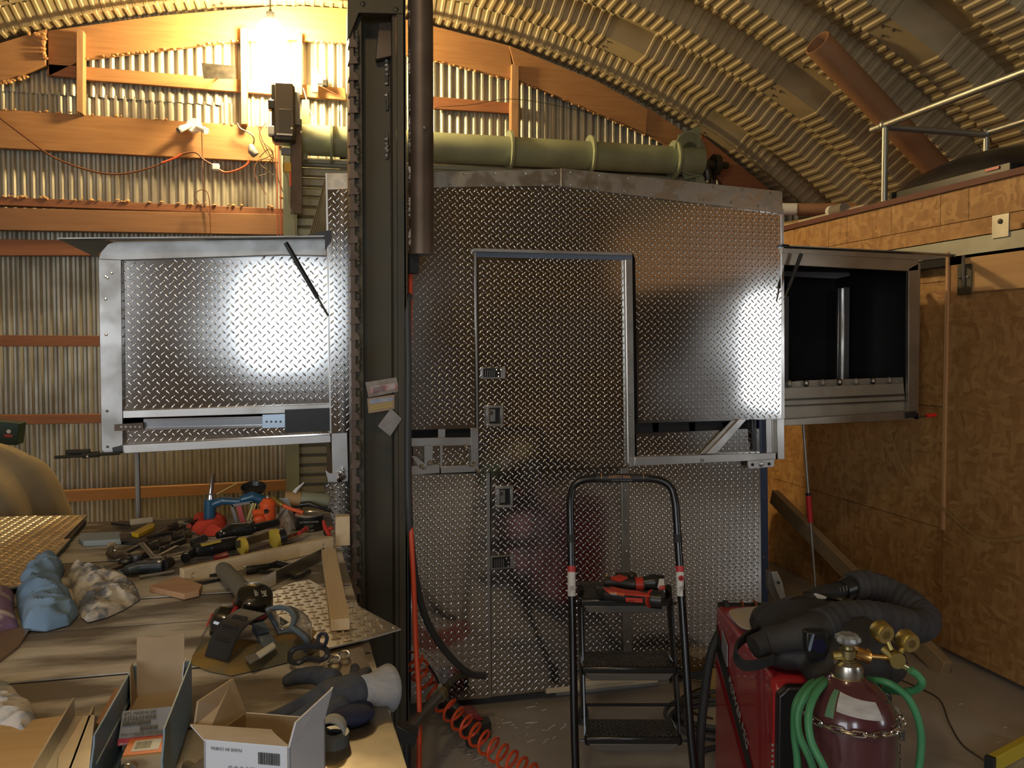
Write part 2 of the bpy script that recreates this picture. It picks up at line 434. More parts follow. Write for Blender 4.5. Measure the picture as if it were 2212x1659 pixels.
board('girt', [(-30, 724), (230, 725), (230, 748), (-30, 748)], YB, .05, rail_w)
board('girt', [(-30, 897), (400, 893), (640, 884), (640, 905), (-30, 919)], YB, .05, rail_w)
board('girt', [(120, 1061), (460, 1046), (640, 1036), (640, 1058), (110, 1087)], YB, .05, fir)
board('girt', [(-40, 1180), (640, 1150), (640, 1165), (-40, 1210)], YB, .05, rail_w)
for uv, mm in (([(165, 62), (180, 66), (179, 246), (165, 240)], firv), ([(519, 60), (534, 60), (534, 268), (521, 268)], firv), ([(642, 72), (653, 72), (653, 205), (642, 205)], rail_w),
           ([(1106, 138), (1121, 142), (1120, 300), (1104, 300)], firv), ([(626, 440), (652, 445), (652, 1130), (628, 1130)], rail_w), ([(1500, 330), (1530, 345), (1530, 1100), (1500, 1100)], rail_w)):
    board('stud', uv, YB-.04, .09, mm)
# dried foam squeezed along the lower edge of the headers
foam = mat('dried_expanding_foam', (.75, .42, .16), (.55, .28, .12), rough=.6, scale=20)
b = B()
def foamline(uv, Y, step=9, r=.012):
    for (u0, v0), (u1, v1) in zip(uv, uv[1:]):
        n = int(math.hypot(u1-u0, v1-v0)/step)
        for i in range(n):
            if R.random() < .3: continue
            t = (i+R.random())/n; p = PY(u0+(u1-u0)*t, v0+(v1-v0)*t+R.uniform(-2, 2), Y)
            b.ell(p, (r*R.uniform(.5, 1.3), r, r*R.uniform(.4, 1)), n=6, m=4)
foamline([(180, 128), (500, 90), (645, 88)], YB+.02); foamline([(655, 88), (742, 94)], YB+.02)
foamline([(938, 132), (1106, 174)], YB+.01); foamline([(1120, 178), (1250, 230), (1390, 290), (1410, 300)], YB)
foamline([(0, 180), (60, 165)], YB, 6, .02); foamline([(62, 74), (98, 72), (92, 110), (100, 130)], YB-.02, 5, .02)
foamline([(0, 234), (600, 274)], YB+.02, 16); foamline([(0, 424), (640, 448)], YB-.02, 11, .014); foamline([(600, 420), (640, 445)], YB-.03, 5, .018)
b.go('foam_beads', foam, wb, smooth=True, kind='stuff')
# ribbed closure strip where roof meets end wall
b = B(); t = -22.
while t < 44:
    a = rd(t); p0 = apt(a, AR-.008, YE-.22); b.cbox((0, 0, 0), (.011, .03, .014), Matrix.Translation(p0) @ Matrix.Rotation(a, 4, 'Y')); t += .17
b.go('closure_strip', roofm, wb)
# ---- right-hand partition: OSB room with a loft
wr = thing('wall_right', 'strand board partition of the storage room', None, (3.0, 3.4, 0), kind='structure')
def osbp(y0, y1, z0, z1, x=3.0, t=.018, m=osb, name='board_panel', parent=wr): return B().box((x, y0, z0), (x+t, y1, z1)).go(name, m, parent, bevel=.0015)
ztop, zmid = 2.232, 2.075
ys = [PX(u, v, 3.0).y for u, v in ((1715, 505), (1748, 495), (1790, 485), (1830, 474), (1925, 455), (2032, 430), (2093, 415), (2230, 380))]
ys = [6.7]+ys+[2.6, 1.9]
ys = sorted(set(ys), reverse=True)
for a, c in zip(ys, ys[1:]): osbp(c+.0015, a-.0015, zmid+.0015, ztop)
for a, c in ((6.7, 5.3), (5.3, 2.86), (2.86, 1.9)): osbp(c+.0015, a-.0015, 1.80, zmid-.001)
for a, c in ((6.7, 5.45), (5.45, 4.23), (4.23, 3.0), (3.0, 1.9)):
    for z0, z1 in ((0, .58), (.583, 1.18), (1.183, 1.798)): osbp(c+.002, a-.002, z0, z1)
for a, c in ((1.898, .35), (.347, -1.6)): B().box((3.0, c, 1.98), (3.018, a, 2.60)).go('header_panel', osb, wr)
B().box((3.02, 1.9, 0), (3.10, 6.7, 2.2)).go('studwork', rail_w, wr)
B().box((2.985, 1.9, 2.232), (3.20, 6.7, 2.262)).go('loft_edge_board', mat('red_brown_edge', (.13, .03, .02), rough=.6), wr)
B().box((3.02, 1.9, 2.20), (5.2, 6.7, 2.232)).go('loft_deck', rail_w, wr)
B().box((3.1, 1.9, 0), (5.2, 1.96, 2.2)).go('room_end_panel', osb, wr)
# sliding door in front of the partition
dr = thing('door_1', 'strand board sliding door hung from a galvanised track', None, (2.93, 3.0, 0), kind='structure')
yj = PX(2053, 700, 2.95).y
B().box((2.93, 1.95, .03), (2.955, yj, 1.93)).go('door_panel', osb_mat('strand_board_door', (.30, .145, .045), (.37, .19, .065), (.44, .25, .09)), dr, bevel=.002)
B().box((2.915, 1.95, 1.73), (2.93, yj-.11, 1.89)).go('top_rail_board', wood('door_rail', (.50, .28, .11), (.58, .34, .14), 1), dr, bevel=.003)
B().box((2.92, yj-.012, .6), (2.935, yj+.004, 1.93)).go('edge_batten', wood('door_batten', (.50, .27, .12), (.60, .34, .16), 2), dr)
trk = thing('trim_1', 'galvanised sliding door track', None, (2.9, 3, 1.96), kind='structure')
y2 = PX(1945, 545, 2.93).y+.5
gtrk = mat('weathered_track_zinc', (.36, .37, .33), (.30, .30, .26), rough=.5, metal=.6)
b = B(); b.box((2.925, 1.6, 1.905), (2.93, 4.7, 1.985)); b.box((2.925, 1.6, 1.98), (2.99, 4.7, 1.985)); b.go('track_face', gtrk, trk)
B().box((2.93, 1.6, 1.865), (2.98, 4.7, 1.905)).go('track_slot', dark, trk)
ys_ = PX(2155, 510, 2.92).y
B().box((2.918, ys_-.06, 1.96), (2.925, ys_+.03, 2.06)).go('track_bracket', galv, trk); B().ell((2.915, ys_-.015, 2.03), (.006, .012, .012), n=8, m=4).go('bracket_bolt', rust, trk)
hg = thing('door_hanger', 'grey steel roller hanger on the strand board sliding door', 'hanger', (2.91, 3.3, 1.75))
yh = PX(2085, 580, 2.91).y
B().cbox((2.908, yh, 1.79), (.006, .085, .14)).go('hanger_plate', steel, hg, bevel=.002)
B().tube([(2.90, yh, 1.76), (2.90, yh, 1.90)], .008).go('hanger_rod', chrome, hg, smooth=True)
bb = B()
for dy in (-.025, .025): bb.ell((2.903, yh+dy, 1.80), (.005, .007, .007), n=8, m=4)
bb.go('hanger_bolts', chrome, hg)
# rear wall behind the photographer, with the openings daylight comes through
wf = thing('wall_front', 'corrugated front wall with open doorways', None, (0, -3.6, 0), kind='structure')
b = B()
for x0, x1, z0, z1 in ((-6, -4.9, 0, 3.2), (-4.9, -2.2, 2.65, 3.4), (-4.9, -2.2, 0, .7), (-2.2, -.85, 0, 4.1), (.15, 4.3, 0, 4.3), (4.3, 6.3, 0, 2.6), (-.85, .15, 2.4, 4.3), (-.85, .15, 0, 1.2)): b.box((x0, -3.65, z0), (x1, -3.6, z1))
b.go('wall_sheet', mat('dim_rear_wall', (.07, .05, .03), (.16, .10, .05), rough=.6, scale=1.2), wf)
# ================================================================ ROLL-UP DOOR
sg = mat('sage_green_paint', (.30, .34, .22), (.24, .27, .18), rough=.4, scale=5)
slat = mat('dusty_green_slat', (.34, .34, .26), (.28, .28, .21), rough=.45, scale=2, metal=.2)
rd1 = thing('door_2', 'sage green roll-up garage door', None, (1.5, YE-.2, 0), kind='structure')
YD = 6.52
za = PY(680, 296, YD); zb = PY(1480, 335, YD)
zc = 3.02
b = B(); b.lathe([(.001, 0), (.115, .001), (.115, 3.33), (.001, 3.331)], (-.12, YD, 3.04), (1, 0, 0), 28); b.go('barrel', sg, rd1, smooth=True)
b = B()
for x in (.12, 1.52, 2.20, 2.95): b.lathe([(.118, 0), (.165, 0), (.165, .018), (.118, .018), (.118, 0)], (x, YD, 3.04), (1, 0, 0), 28)
b.go('barrel_wheels', sg, rd1, smooth=True)
b = B(); b.lathe([(.001, 0), (.04, 0), (.04, .12), (.09, .12), (.09, .17), (.03, .17), (.03, .26), (.001, .26)], (3.2, YD, 3.02), (1, 0, 0), 20); b.go('barrel_shaft', steel, rd1, smooth=True)
b = B(); z = 2.93; k = 0
while z > .05:
    b.add([(DX0, YD+.10, z), (DX1, YD+.10, z), (DX1, YD+.075, z-.015), (DX0, YD+.075, z-.015), (DX1, YD+.075, z-.062), (DX0, YD+.075, z-.062), (DX1, YD+.1, z-.075), (DX0, YD+.1, z-.075)],
          [(0,1,2,3),(3,2,4,5),(5,4,6,7)]); z -= .077
b.go('curtain_slats', slat, rd1, kind='stuff')
B().box((DX0, YD+.04, 2.88), (DX1, YD+.10, 2.905)).go('curtain_rail', slat, rd1)
B().box((DX0-.03, YD, 0), (DX0+.07, YD+.12, 3.1)).go('guide_channel', sg, rd1); B().box((DX1-.06, YD, 0), (DX1+.05, YD+.12, 2.95)).go('guide_channel', sg, rd1)
pe = [PY(u, v, YD-.02) for u, v in ((1466, 290), (1513, 272), (1514, 380), (1480, 388), (1474, 375), (1462, 330))]
B().prism(pe, (0, .01, 0)).go('end_bracket', sg, rd1)
b = B(); c0 = PY(1492, 332, YD-.04)
for r0, r1 in ((.02, .05), (.06, .09), (.10, .18)): b.lathe([(r0, 0), (r1, 0), (r1, .012), (r0, .012), (r0, 0)], c0, (-.3, 1, 0), 28)
b.go('end_bracket_rings', sg, rd1, smooth=True)
B().prism([PY(u, v, YD-.03) for u, v in ((652, 215), (668, 215), (670, 300), (664, 345), (652, 345))], (0, .02, 0)).go('end_bracket', sg, rd1)
# ================================================================ HANGING BULB
lp = thing('ceiling_bulb', 'glaring warm bare bulb hanging by the header board', 'lamp', BULB)
glow = mat('lit_bulb', (1, .8, .5), emit=(1, .74, .36), strength=500)
B().ell(BULB, (.11, .11, .125)).go('glass_bulb', glow, lp, smooth=True)
B().lathe([(.03, .11), (.03, .17), (.012, .18), (.012, .19)], BULB).go('socket', black, lp, smooth=True)
B().tube([(BULB[0], BULB[1], BULB[2]+.18), (BULB[0], BULB[1]+.02, 4.13)], .006).go('cord', black, lp)
# ================================================================ TRUCK BODY
YT = 3.25
tb = thing('service_body', 'large tread plate aluminium service body with double rear doors and open side boxes', 'truck body', (1.0, YT+.9, .05))
navy = mat('navy_paint', (.012, .022, .06), rough=.35)
def rivets(uv0, uv1, n, Y, parent, r=.0055, m=None):
    b = B()
    for i in range(n):
        t = i/(n-1); p = PY(uv0[0]+(uv1[0]-uv0[0])*t, uv0[1]+(uv1[1]-uv0[1])*t, Y); b.ell(p, (r, r*.6, r), n=8, m=4)
    return b
# shells behind the skin
B().box((.06, YT+.03, 1.02), (1.96, YT+1.9, 2.10)).go('upper_shell', dark, tb)
B().box((.06, YT+.035, .10), (1.88, YT+1.9, 1.02)).go('lower_shell', navy, tb)
B().prism([(.05, YT+.02, 2.10), (.995, YT+.02, 2.19), (1.97, YT+.02, 2.12), (1.97, YT+.02, 2.08), (.05, YT+.02, 2.08)], (0, 1.9, 0)).go('roof_sheet', alu, tb)
tread_plate('upper_skin', [(712, 405), (940, 400), (1219, 398), (1688, 452), (1690, 905), (1377, 914), (1372, 560), (1366, 546), (1026, 540), (1027, 925), (890, 929), (712, 937)], YT, .004, tb)
# mottled edge trim along the roof
tm = mat('heat_mottled_aluminium', (.55, .51, .43), (.42, .38, .31), rough=.28, metal=1, scale=18, r2=.45, bump=.001, lo=.42, hi=.6)
tp = B().pp([(704, 374), (940, 371), (1212, 364), (1212, 401), (940, 405), (704, 410)], YT-.008, .01).go('roof_trim', tm, tb, bevel=.001)
tp2 = B().pp([(1212, 363), (1224, 364), (1690, 413), (1691, 462), (1224, 404), (1212, 403)], YT-.012, .012).go('roof_trim', tm, tb, bevel=.001)
b = B()
for u in (1003, 1070, 1135, 1200): b.ell(PY(u, 374, YT-.012), (.006, .004, .006), n=8, m=4)
for u in (972, 1040, 1109, 1172): b.ell(PY(u, 400, YT-.012), (.006, .004, .006), n=8, m=4)
b.go('rivets', alu, tp, kind='stuff')
b = B()
for u in range(1232, 1690, 62): b.ell(PY(u, 371+(u-1224)*.105, YT-.014), (.006, .004, .006), n=8, m=4)
for u in range(1232, 1690, 58): b.ell(PY(u, 398+(u-1224)*.112, YT-.014), (.006, .004, .006), n=8, m=4)
b.go('rivets', alu, tp2, kind='stuff')
B().pp([(1688, 452), (1693, 452), (1695, 905), (1690, 905)], YT-.004, .03).go('corner_edge', alu, tb)
# ---- tall upper door
ud = tread_plate('door', [(1031, 553), (1361, 560), (1367, 1010), (1350, 1012), (1035, 1021)], YT+.006, .012, tb)
B().pp([(1024, 536), (1366, 545), (1366, 552), (1024, 543)], YT-.035, .04).go('drip_rail', alu, tb, bevel=.001)
B().pp([(1030, 544), (1366, 553), (1366, 562), (1030, 555)], YT-.004, .01).go('drip_rail', mat('blue_grey_edge', (.20, .24, .30), rough=.4, metal=.6), tb)
B().pp([(1025, 540), (1029, 540), (1034, 1022), (1030, 1022)], YT-.003, .012).go('door_edge_strip', alu, tb)
hd = B().pp([(1347, 560), (1366, 560), (1372, 1004), (1353, 1006)], YT-.006, .012).go('hinge_strip', mat('dull_hinge_metal', (.42, .40, .35), (.32, .30, .26), rough=.35, metal=1, scale=10), tb, bevel=.001)
b = rivets((1356, 620), (1363, 990), 9, YT-.008, hd); b.go('rivets', alu, hd, kind='stuff')
B().tube([PY(1351, 562, YT-.008), PY(1357, 1000, YT-.008)], .006).go('hinge_pin', alu, hd, smooth=True)
# keypad pocket and handles
def latch(u0, v0, u1, v1, Y, par):
    fr = B()
    p = arr(PY, [(u0, v0), (u1, v0), (u1, v1), (u0, v1)], Y)
    W = (p[1]-p[0]).x; H = (p[0]-p[3]).z; c = (p[0]+p[2])/2; t = .012
    for dx, dz, ww, hh in ((0, H/2-t/2, W, t), (0, -H/2+t/2, W, t), (-W/2+t/2, 0, t, H-2*t), (W/2-t/2, 0, t, H-2*t)): fr.cbox(c+Vector((dx, -.004, dz)), (ww, .014, hh))
    la = fr.go('paddle_latch', alu, par, bevel=.002)
    B().cbox(c+Vector((.0, .003, 0)), (W-2*t, .004, H-2*t)).go('latch_pan', black, la)
    B().cbox(c+Vector((-.009, -.004, .002)), (W-2*t-.022, .008, H-2*t-.012), ch=.001).go('latch_paddle', mat('zinc_paddle', (.42, .42, .38), rough=.35, metal=1), la)
    B().lathe([(.001, -.006), (.009, -.006), (.009, 0), (.001, 0)], c+Vector((-.016, -.008, H/2-t-.018)), (0, 1, 0), 12).go('lock_cylinder', chrome, la, smooth=True)
def pocket(u0, v0, u1, v1, Y, par):
    p = arr(PY, [(u0, v0), (u1, v0), (u1, v1), (u0, v1)], Y); W = (p[1]-p[0]).x; H = (p[0]-p[3]).z; c = (p[0]+p[2])/2
    po = B().cbox(c, (W, .008, H)).go('latch_opening', alu, par, bevel=.001)
    k = B().cbox(c+Vector((-W*.08, -.006, .002)), (W*.74, .008, H*.8)).go('lock_body', black, po)
    b = B()
    for i in range(5): b.cbox(c+Vector((-W*.36+i*.009, -.012, 0)), (.003, .006, H*.62), ch=.0008)
    b.go('lock_springs', grey, po)
    b = B()
    for dx, dz in ((.12, .3), (.2, 0), (.2, -.3), (.3, .3)): b.ell(c+Vector((W*dx, -.011, H*dz)), (.004, .003, .004), n=8, m=4)
    b.go('lock_screws', chrome, po)
pocket(1040, 794, 1091, 818, YT-.002, tb); latch(1050, 875, 1086, 921, YT-.004, tb)
# ---- lower part: wheel-side skins and lower door
lo1 = tread_plate('lower_skin', [(888, 1026), (1056, 1021), (1058, 1507), (985, 1513), (888, 1520)], YT+.010, .006, tb)
tread_plate('lower_skin', [(700, 1042), (760, 1040), (765, 1420), (704, 1430)], YT+.012, .004, tb)
ld = tread_plate('door', [(1060, 1021), (1342, 1007), (1352, 1471), (1182, 1492), (1062, 1505)], YT+.004, .012, tb)
B().pp([(1052, 1022), (1058, 1022), (1061, 1506), (1055, 1506)], YT+.002, .012).go('door_edge_strip', alu, tb)
lh = B().pp([(1342, 1012), (1358, 1010), (1366, 1465), (1350, 1468)], YT-.002, .012).go('hinge_strip', MATS['dull_hinge_metal'], tb, bevel=.001)
rivets((1351, 1060), (1357, 1452), 7, YT-.004, lh).go('rivets', alu, lh, kind='stuff')
tread_plate('lower_skin', [(1352, 1000), (1642, 988), (1646, 1432), (1575, 1441), (1354, 1470)], YT+.010, .006, tb)
latch(1072, 1049, 1107, 1096, YT-.002, tb); pocket(1060, 1200, 1112, 1228, YT+.0, tb)
B().prism([PY(1640, 905, YT+.012), PY(1657, 905, YT+.012), PY(1662, 1440, YT+.012), PY(1645, 1434, YT+.012)], (0, .6, 0)).go('side_edge', navy, tb)
b = B()
for v in (1000, 1072, 1203): b.ell(PY(1650, v, YT+.012), (.004, .003, .004), n=8, m=4)
b.go('side_screws', chrome, tb)
# ---- framing visible under the upper skin
def alub(name, uv, Y=YT-.002, t=.02, m=alu, par=tb): return B().pp(uv, Y, t).go(name, m, par, bevel=.0015)
B().pp([(888, 926), (1020, 923), (1020, 947), (888, 948)], YT+.05, .004).go('floor_gap', dark, tb)
alub('frame_rail', [(888, 946), (1022, 944), (1022, 962), (888, 965)], YT+.0)
alub('frame_rail', [(888, 1006), (950, 1003), (950, 1022), (888, 1027)], YT+.0)
alub('frame_rail', [(952, 1008), (1032, 1003), (1032, 1019), (952, 1023)], YT-.006)
alub('frame_post', [(916, 962), (935, 961), (935, 1006), (916, 1006)], YT-.002)
alub('frame_post', [(1016, 925), (1031, 924), (1033, 1012), (1018, 1014)], YT-.004)
alub('frame_post', [(950, 962), (956, 962), (956, 1012), (950, 1012)], YT-.004)
alub('frame_post', [(946, 926), (962, 926), (962, 946), (946, 946)], YT+.004)
alub('frame_brace', [(888, 985), (900, 985), (924, 1010), (905, 1010)], YT-.004)
tread_plate('scrap_panel', [(892, 962), (1015, 960), (1015, 1008), (892, 1008)], YT+.022, .003, tb)
b = B()
for u, v in ((930, 1000), (912, 1008), (1022, 1002), (1010, 965), (1034, 1016)):
    for _ in range(4): b.ell(PY(u+R.uniform(-5, 5), v+R.uniform(-4, 4), YT-.01), (.008, .006, .006), n=6, m=4)
b.go('weld_blobs', chrome, tb, smooth=True, kind='stuff')
B().pp([(1376, 911), (1640, 905), (1640, 932), (1376, 937)], YT+.05, .004).go('floor_gap', dark, tb)
tread_plate('apron_skin', [(1374, 937), (1600, 927), (1640, 926), (1641, 988), (1376, 1000)], YT+.006, .004, tb)
for u in (1416, 1495, 1568): alub('frame_post', [(u-8, 912), (u+8, 911), (u+7, 933), (u-6, 934)], YT+.03)
alub('bottom_rail', [(1372, 987), (1676, 978), (1676, 993), (1372, 1007)], YT-.02, .03)
alub('bottom_rail', [(1354, 988), (1376, 986), (1376, 1006), (1360, 1010)], YT-.01, .02)
alub('frame_brace', [(1596, 906), (1614, 905), (1548, 980), (1526, 981)], YT-.018, .02)
alub('frame_brace', [(1580, 908), (1598, 906), (1530, 980), (1512, 981)], YT-.008, .01, MATS['dull_hinge_metal'])
alub('frame_post', [(1655, 904), (1667, 904), (1668, 980), (1656, 980)], YT-.006)
alub('frame_post', [(1679, 904), (1694, 904), (1695, 992), (1680, 993)], YT-.008)
alub('frame_post', [(1667, 904), (1679, 904), (1680, 980), (1668, 980)], YT+.01, .004, MATS['dull_hinge_metal'])
alub('latch_rod', [(1624, 906), (1628, 906), (1629, 955), (1625, 955)], YT-.012, .005, black); alub('latch_rod', [(1630, 906), (1634, 906), (1635, 975), (1628, 975)], YT-.012, .005, black)
hb = alub('hinge_bracket', [(1617, 996), (1673, 991), (1673, 1009), (1617, 1013)], YT-.03, .012)
b = B()
for u in (1626, 1662): b.lathe([(.001, 0), (.007, 0), (.007, .002), (.001, .002)], PY(u, 1004-(u-1626)*.05, YT-.032), (0, 1, 0), 12)
b.go('bolt_holes', dark, hb)
B().ell(PY(1645, 1003, YT-.032), (.012, .006, .012), n=6, m=4).go('pivot_bolt', alu, hb)
text('33', .02, PY(1512, 998, YT-.0215), Euler((math.pi/2, 0, 0)), blackp, tb)
# rear-left corner: tread column, post and ribbed flank
tread_plate('corner_skin', [(706, 410), (752, 408), (757, 934), (716, 936)], YT-.012, .004, tb, mar=.005)
B().pp([(703, 374), (707, 374), (716, 936), (713, 936)], YT-.014, .03).go('corner_edge', alu, tb)
alub('corner_post', [(716, 936), (750, 934), (752, 1012), (752, 1040), (718, 1040)], YT-.004, .03)
alub('corner_bracket', [(703, 1015), (712, 1022), (752, 1018), (752, 1040), (728, 1042), (708, 1042)], YT-.012, .01)
b = B()
for k in range(8): b.ell(PY(738+R.uniform(-5, 5), 1015+k*3, YT-.018), (.012*(k+2)/9, .01, .012), n=7, m=4)
b.go('weld_blobs', chrome, tb, smooth=True, kind='stuff')
p = [PY(705, 378, YT+.15), PY(668, 506, YT+.02), PY(710, 506, YT+.05), PY(712, 400, YT+.2)]
b = B()
n = 9
for i in range(n):
    t0, t1 = i/n, (i+.55)/n
    q0 = p[1].lerp(p[2], t0); q1 = p[1].lerp(p[2], t1); r0 = p[0].lerp(p[3], t0); r1 = p[0].lerp(p[3], t1)
    b.prism([q0, q1, r1, r0], (0, -.008, 0))
b.prism(p, (0, .006, 0)); b.go('ribbed_flank', roofm, tb)
# ---- left side box, standing open
fr = mat('brushed_frame_aluminium', (.40, .39, .37), (.30, .29, .27), rough=.32, metal=.9, scale=9, r2=.45)
lb = B()
x0 = PY(216, 700, YT).x; x1 = PY(705, 700, YT).x
lb.box((x0+.01, YT+.03, 1.12), (x1, YT+.75, 1.84)); lb = lb.go('box_shell', fr, tb)
B().pp([(212, 557), (262, 560), (266, 978), (219, 980)], YT-.01, .03).go('box_post', fr, tb, bevel=.002)
B().pp([(222, 530), (250, 521), (703, 514), (706, 553), (610, 551), (262, 562), (212, 560)], YT-.014, .03).go('box_top_rail', fr, tb, bevel=.002)
B().prism([PY(124, 516, YT-.10), PY(700, 511, YT-.10), PY(702, 516, YT+.02), PY(236, 521, YT+.02)], (0, 0, .004)).go('box_lid', fr, tb)
B().prism([PY(124, 515, YT-.09), PY(238, 520, YT-.02), PY(206, 556, YT-.02)], (0, .004, 0)).go('lid_gusset', mat('dull_gusset', (.16, .15, .11), rough=.5, metal=.6), tb)
tread_plate('box_panel', [(262, 562), (610, 552), (706, 553), (714, 874), (262, 888)], YT+.012, .004, tb, pitch=.0325, length=.027)
B().pp([(262, 887), (714, 872), (714, 890), (262, 904)], YT-.006, .02).go('shelf_rail', alu, tb, bevel=.002)
B().pp([(266, 903), (714, 889), (714, 939), (266, 960)], YT+.03, .006).go('drawer_well', alu, tb)
tread_plate('drawer_well_floor', [(266, 928), (714, 915), (714, 939), (266, 960)], YT+.02, .004, tb)
sl = thing('drawer_slide', None, None, PY(440, 905, YT)); sl.parent = tb; sl.matrix_local = WM[tb.name].inverted() @ WM[sl.name]
B().pp([(310, 905), (568, 899), (568, 904), (310, 910)], YT-.002, .01).go('slide_channel', chrome, sl)
B().pp([(310, 909), (568, 903), (568, 922), (310, 926)], YT+.008, .004).go('slide_web', mat('dark_slide_steel', (.30, .31, .32), rough=.25, metal=1), sl)
B().pp([(310, 924), (568, 918), (568, 923), (310, 929)], YT-.002, .01).go('slide_channel', chrome, sl)
B().pp([(247, 917), (308, 913), (310, 929), (247, 931)], YT-.016, .012).go('slide_end', rust, sl)
b = B()
for i in range(5): b.lathe([(.001, 0), (.004, 0), (.004, .002), (.001, .002)], PY(262+i*10, 922, YT-.018), (0, 1, 0), 10)
b.go('slide_holes', chrome, sl)
zb_ = mat('bluish_zinc', (.50, .60, .70), rough=.28, metal=1)
B().pp([(567, 896), (616, 894), (616, 923), (567, 925)], YT-.006, .012).go('slide_bracket', zb_, sl)
b = B()
for i in range(4): b.lathe([(.001, 0), (.004, 0), (.004, .002), (.001, .002)], PY(576+i*10, 911, YT-.008), (0, 1, 0), 10)
b.go('bracket_holes', steel, sl)
B().pp([(615, 885), (713, 881), (715, 931), (616, 935)], YT-.012, .012).go('slide_cover', black, sl)
B().ell(PY(692, 907, YT-.013), (.004, .003, .004), n=8, m=4).go('cover_screw', chrome, sl)
b = B(); b.pp([(625, 903), (700, 901), (700, 903), (625, 905)], YT-.014, .003); b.pp([(625, 916), (700, 914), (700, 916), (625, 918)], YT-.014, .003); b.go('cover_ribs', blackp, sl)
B().pp([(262, 961), (714, 939), (715, 956), (266, 980)], YT-.008, .03).go('box_bottom_rail', alu, tb, bevel=.002)
B().pp([(242, 967), (262, 962), (264, 979), (244, 978)], YT-.016, .01).go('box_corner_block', black, tb)
lr = B(); lr.tube([PY(118, 988, YT-.03), PY(260, 979, YT-.03)], .006); lr.tube([PY(143, 977, YT-.03), PY(195, 975, YT-.03)], .009); lr.tube([PY(178, 984, YT-.03), PY(215, 981, YT-.03)], .011); lr.go('latch_rod', black, tb, smooth=True)
B().ell(PY(189, 986, YT-.045), (.006, .006, .006), n=8, m=5).go('rod_clip', chrome, tb, smooth=True)
b = B()
for u, v in ((241, 590), (228, 597), (232, 600), (228, 646), (229, 723), (231, 888), (232, 965)): b.ell(PY(u, v, YT-.012), (.005, .003, .005), n=7, m=4)
b.go('frame_screws', chrome, tb, kind='stuff')
gs = B().tube([PY(617, 524, YT-.06), PY(686, 642, YT-.05)], .0085).go('gas_strut', black, tb, smooth=True)
B().tube([PY(685, 640, YT-.05), PY(709, 682, YT-.04)], .004).go('strut_rod', steel, gs, smooth=True)
B().pp([(660, 508), (716, 496), (716, 520), (702, 540), (702, 516)], YT-.02, .03).go('rear_corner_cap', black, tb)
# ---- right side box, empty and open
Yb = YT+.0
rx0 = PY(1692, 700, Yb).x; rx1 = PY(1988, 700, Yb).x
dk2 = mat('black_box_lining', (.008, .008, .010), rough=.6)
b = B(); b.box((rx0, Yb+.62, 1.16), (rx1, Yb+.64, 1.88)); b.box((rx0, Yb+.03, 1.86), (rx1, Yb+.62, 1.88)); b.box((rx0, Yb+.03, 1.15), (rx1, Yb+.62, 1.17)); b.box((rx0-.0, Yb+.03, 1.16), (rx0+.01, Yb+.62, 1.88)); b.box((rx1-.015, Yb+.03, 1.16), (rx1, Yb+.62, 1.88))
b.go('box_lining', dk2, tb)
br_al = mat('tan_lit_aluminium', (.36, .32, .26), (.28, .25, .20), rough=.4, metal=.8, scale=8)
B().prism([PY(1690, 531, Yb-.02), PY(1988, 546, Yb-.02), PY(2066, 551, Yb+.0), PY(2055, 556, Yb+.05), PY(1690, 538, Yb+.03)], (0, 0, .004)).go('box_lid', fr, tb)
B().pp([(1690, 536), (2000, 551), (2056, 554), (2000, 562), (1690, 545)], Yb-.012, .012).go('box_lid', br_al, tb)
B().pp([(1690, 544), (1984, 556), (1984, 584), (1965, 586), (1690, 572)], Yb-.006, .02).go('box_top_rail', br_al, tb, bevel=.002)
B().pp([(1963, 580), (1989, 566), (1984, 908), (1962, 900)], Yb-.006, .02).go('box_post', br_al, tb, bevel=.002)
B().pp([(1692, 906), (1962, 888), (1984, 892), (1985, 906), (1692, 920)], Yb-.006, .02).go('box_bottom_rail', br_al, tb, bevel=.002)
B().pp([(1690, 578), (1800, 586), (1862, 576), (1862, 590), (1806, 602), (1690, 596)], Yb+.5, .02).go('inner_rail', grey, tb)
B().pp([(1811, 622), (1822, 622), (1820, 822), (1809, 822)], Yb+.40, .02).go('inner_post', alu, tb, bevel=.002)
B().pp([(1823, 620), (1836, 620), (1834, 822), (1822, 822)], Yb+.39, .02).go('inner_post', alu, tb, bevel=.002)
B().pp([(1693, 640), (1704, 640), (1703, 825), (1693, 825)], Yb+.40, .02).go('inner_post', grey, tb)
dp = mat('tan_drawer_panel', (.34, .31, .25), (.28, .25, .20), rough=.5, metal=.4, scale=12)
B().pp([(1693, 838), (1952, 828), (1958, 892), (1693, 908)], Yb+.02, .01).go('drawer_front', dp, tb, bevel=.001)
B().pp([(1693, 826), (1740, 822), (1800, 820), (1951, 815), (1952, 830), (1693, 840)], Yb+.06, .006).go('drawer_lip', dp, tb)
for i in range(7): B().ell(PY(1705+i*36, 829-i*1.2, Yb+.05), (.014, .014, .016), n=8, m=5).go('lip_tab', alu if i % 2 else dp, tb, smooth=True)
B().pp([(1693, 862), (1955, 851), (1955, 855), (1693, 866)], Yb+.012, .01).go('drawer_groove', steel, tb)
B().pp([(1693, 876), (1955, 864), (1955, 867), (1693, 879)], Yb+.012, .01).go('drawer_groove', steel, tb)
B().pp([(1956, 891), (1980, 888), (1981, 900), (1957, 904)], Yb-.014, .01).go('box_corner_block', black, tb)
q = B().tube([PY(1984, 902, Yb-.01), PY(2004, 898, Yb-.01)], .004).go('latch_rod', steel, tb)
B().tube([PY(2001, 898, Yb-.01), PY(2021, 896, Yb-.01)], .008).go('red_rod_tip', mat('bright_red_rubber', (.8, .02, .02), rough=.4), tb)
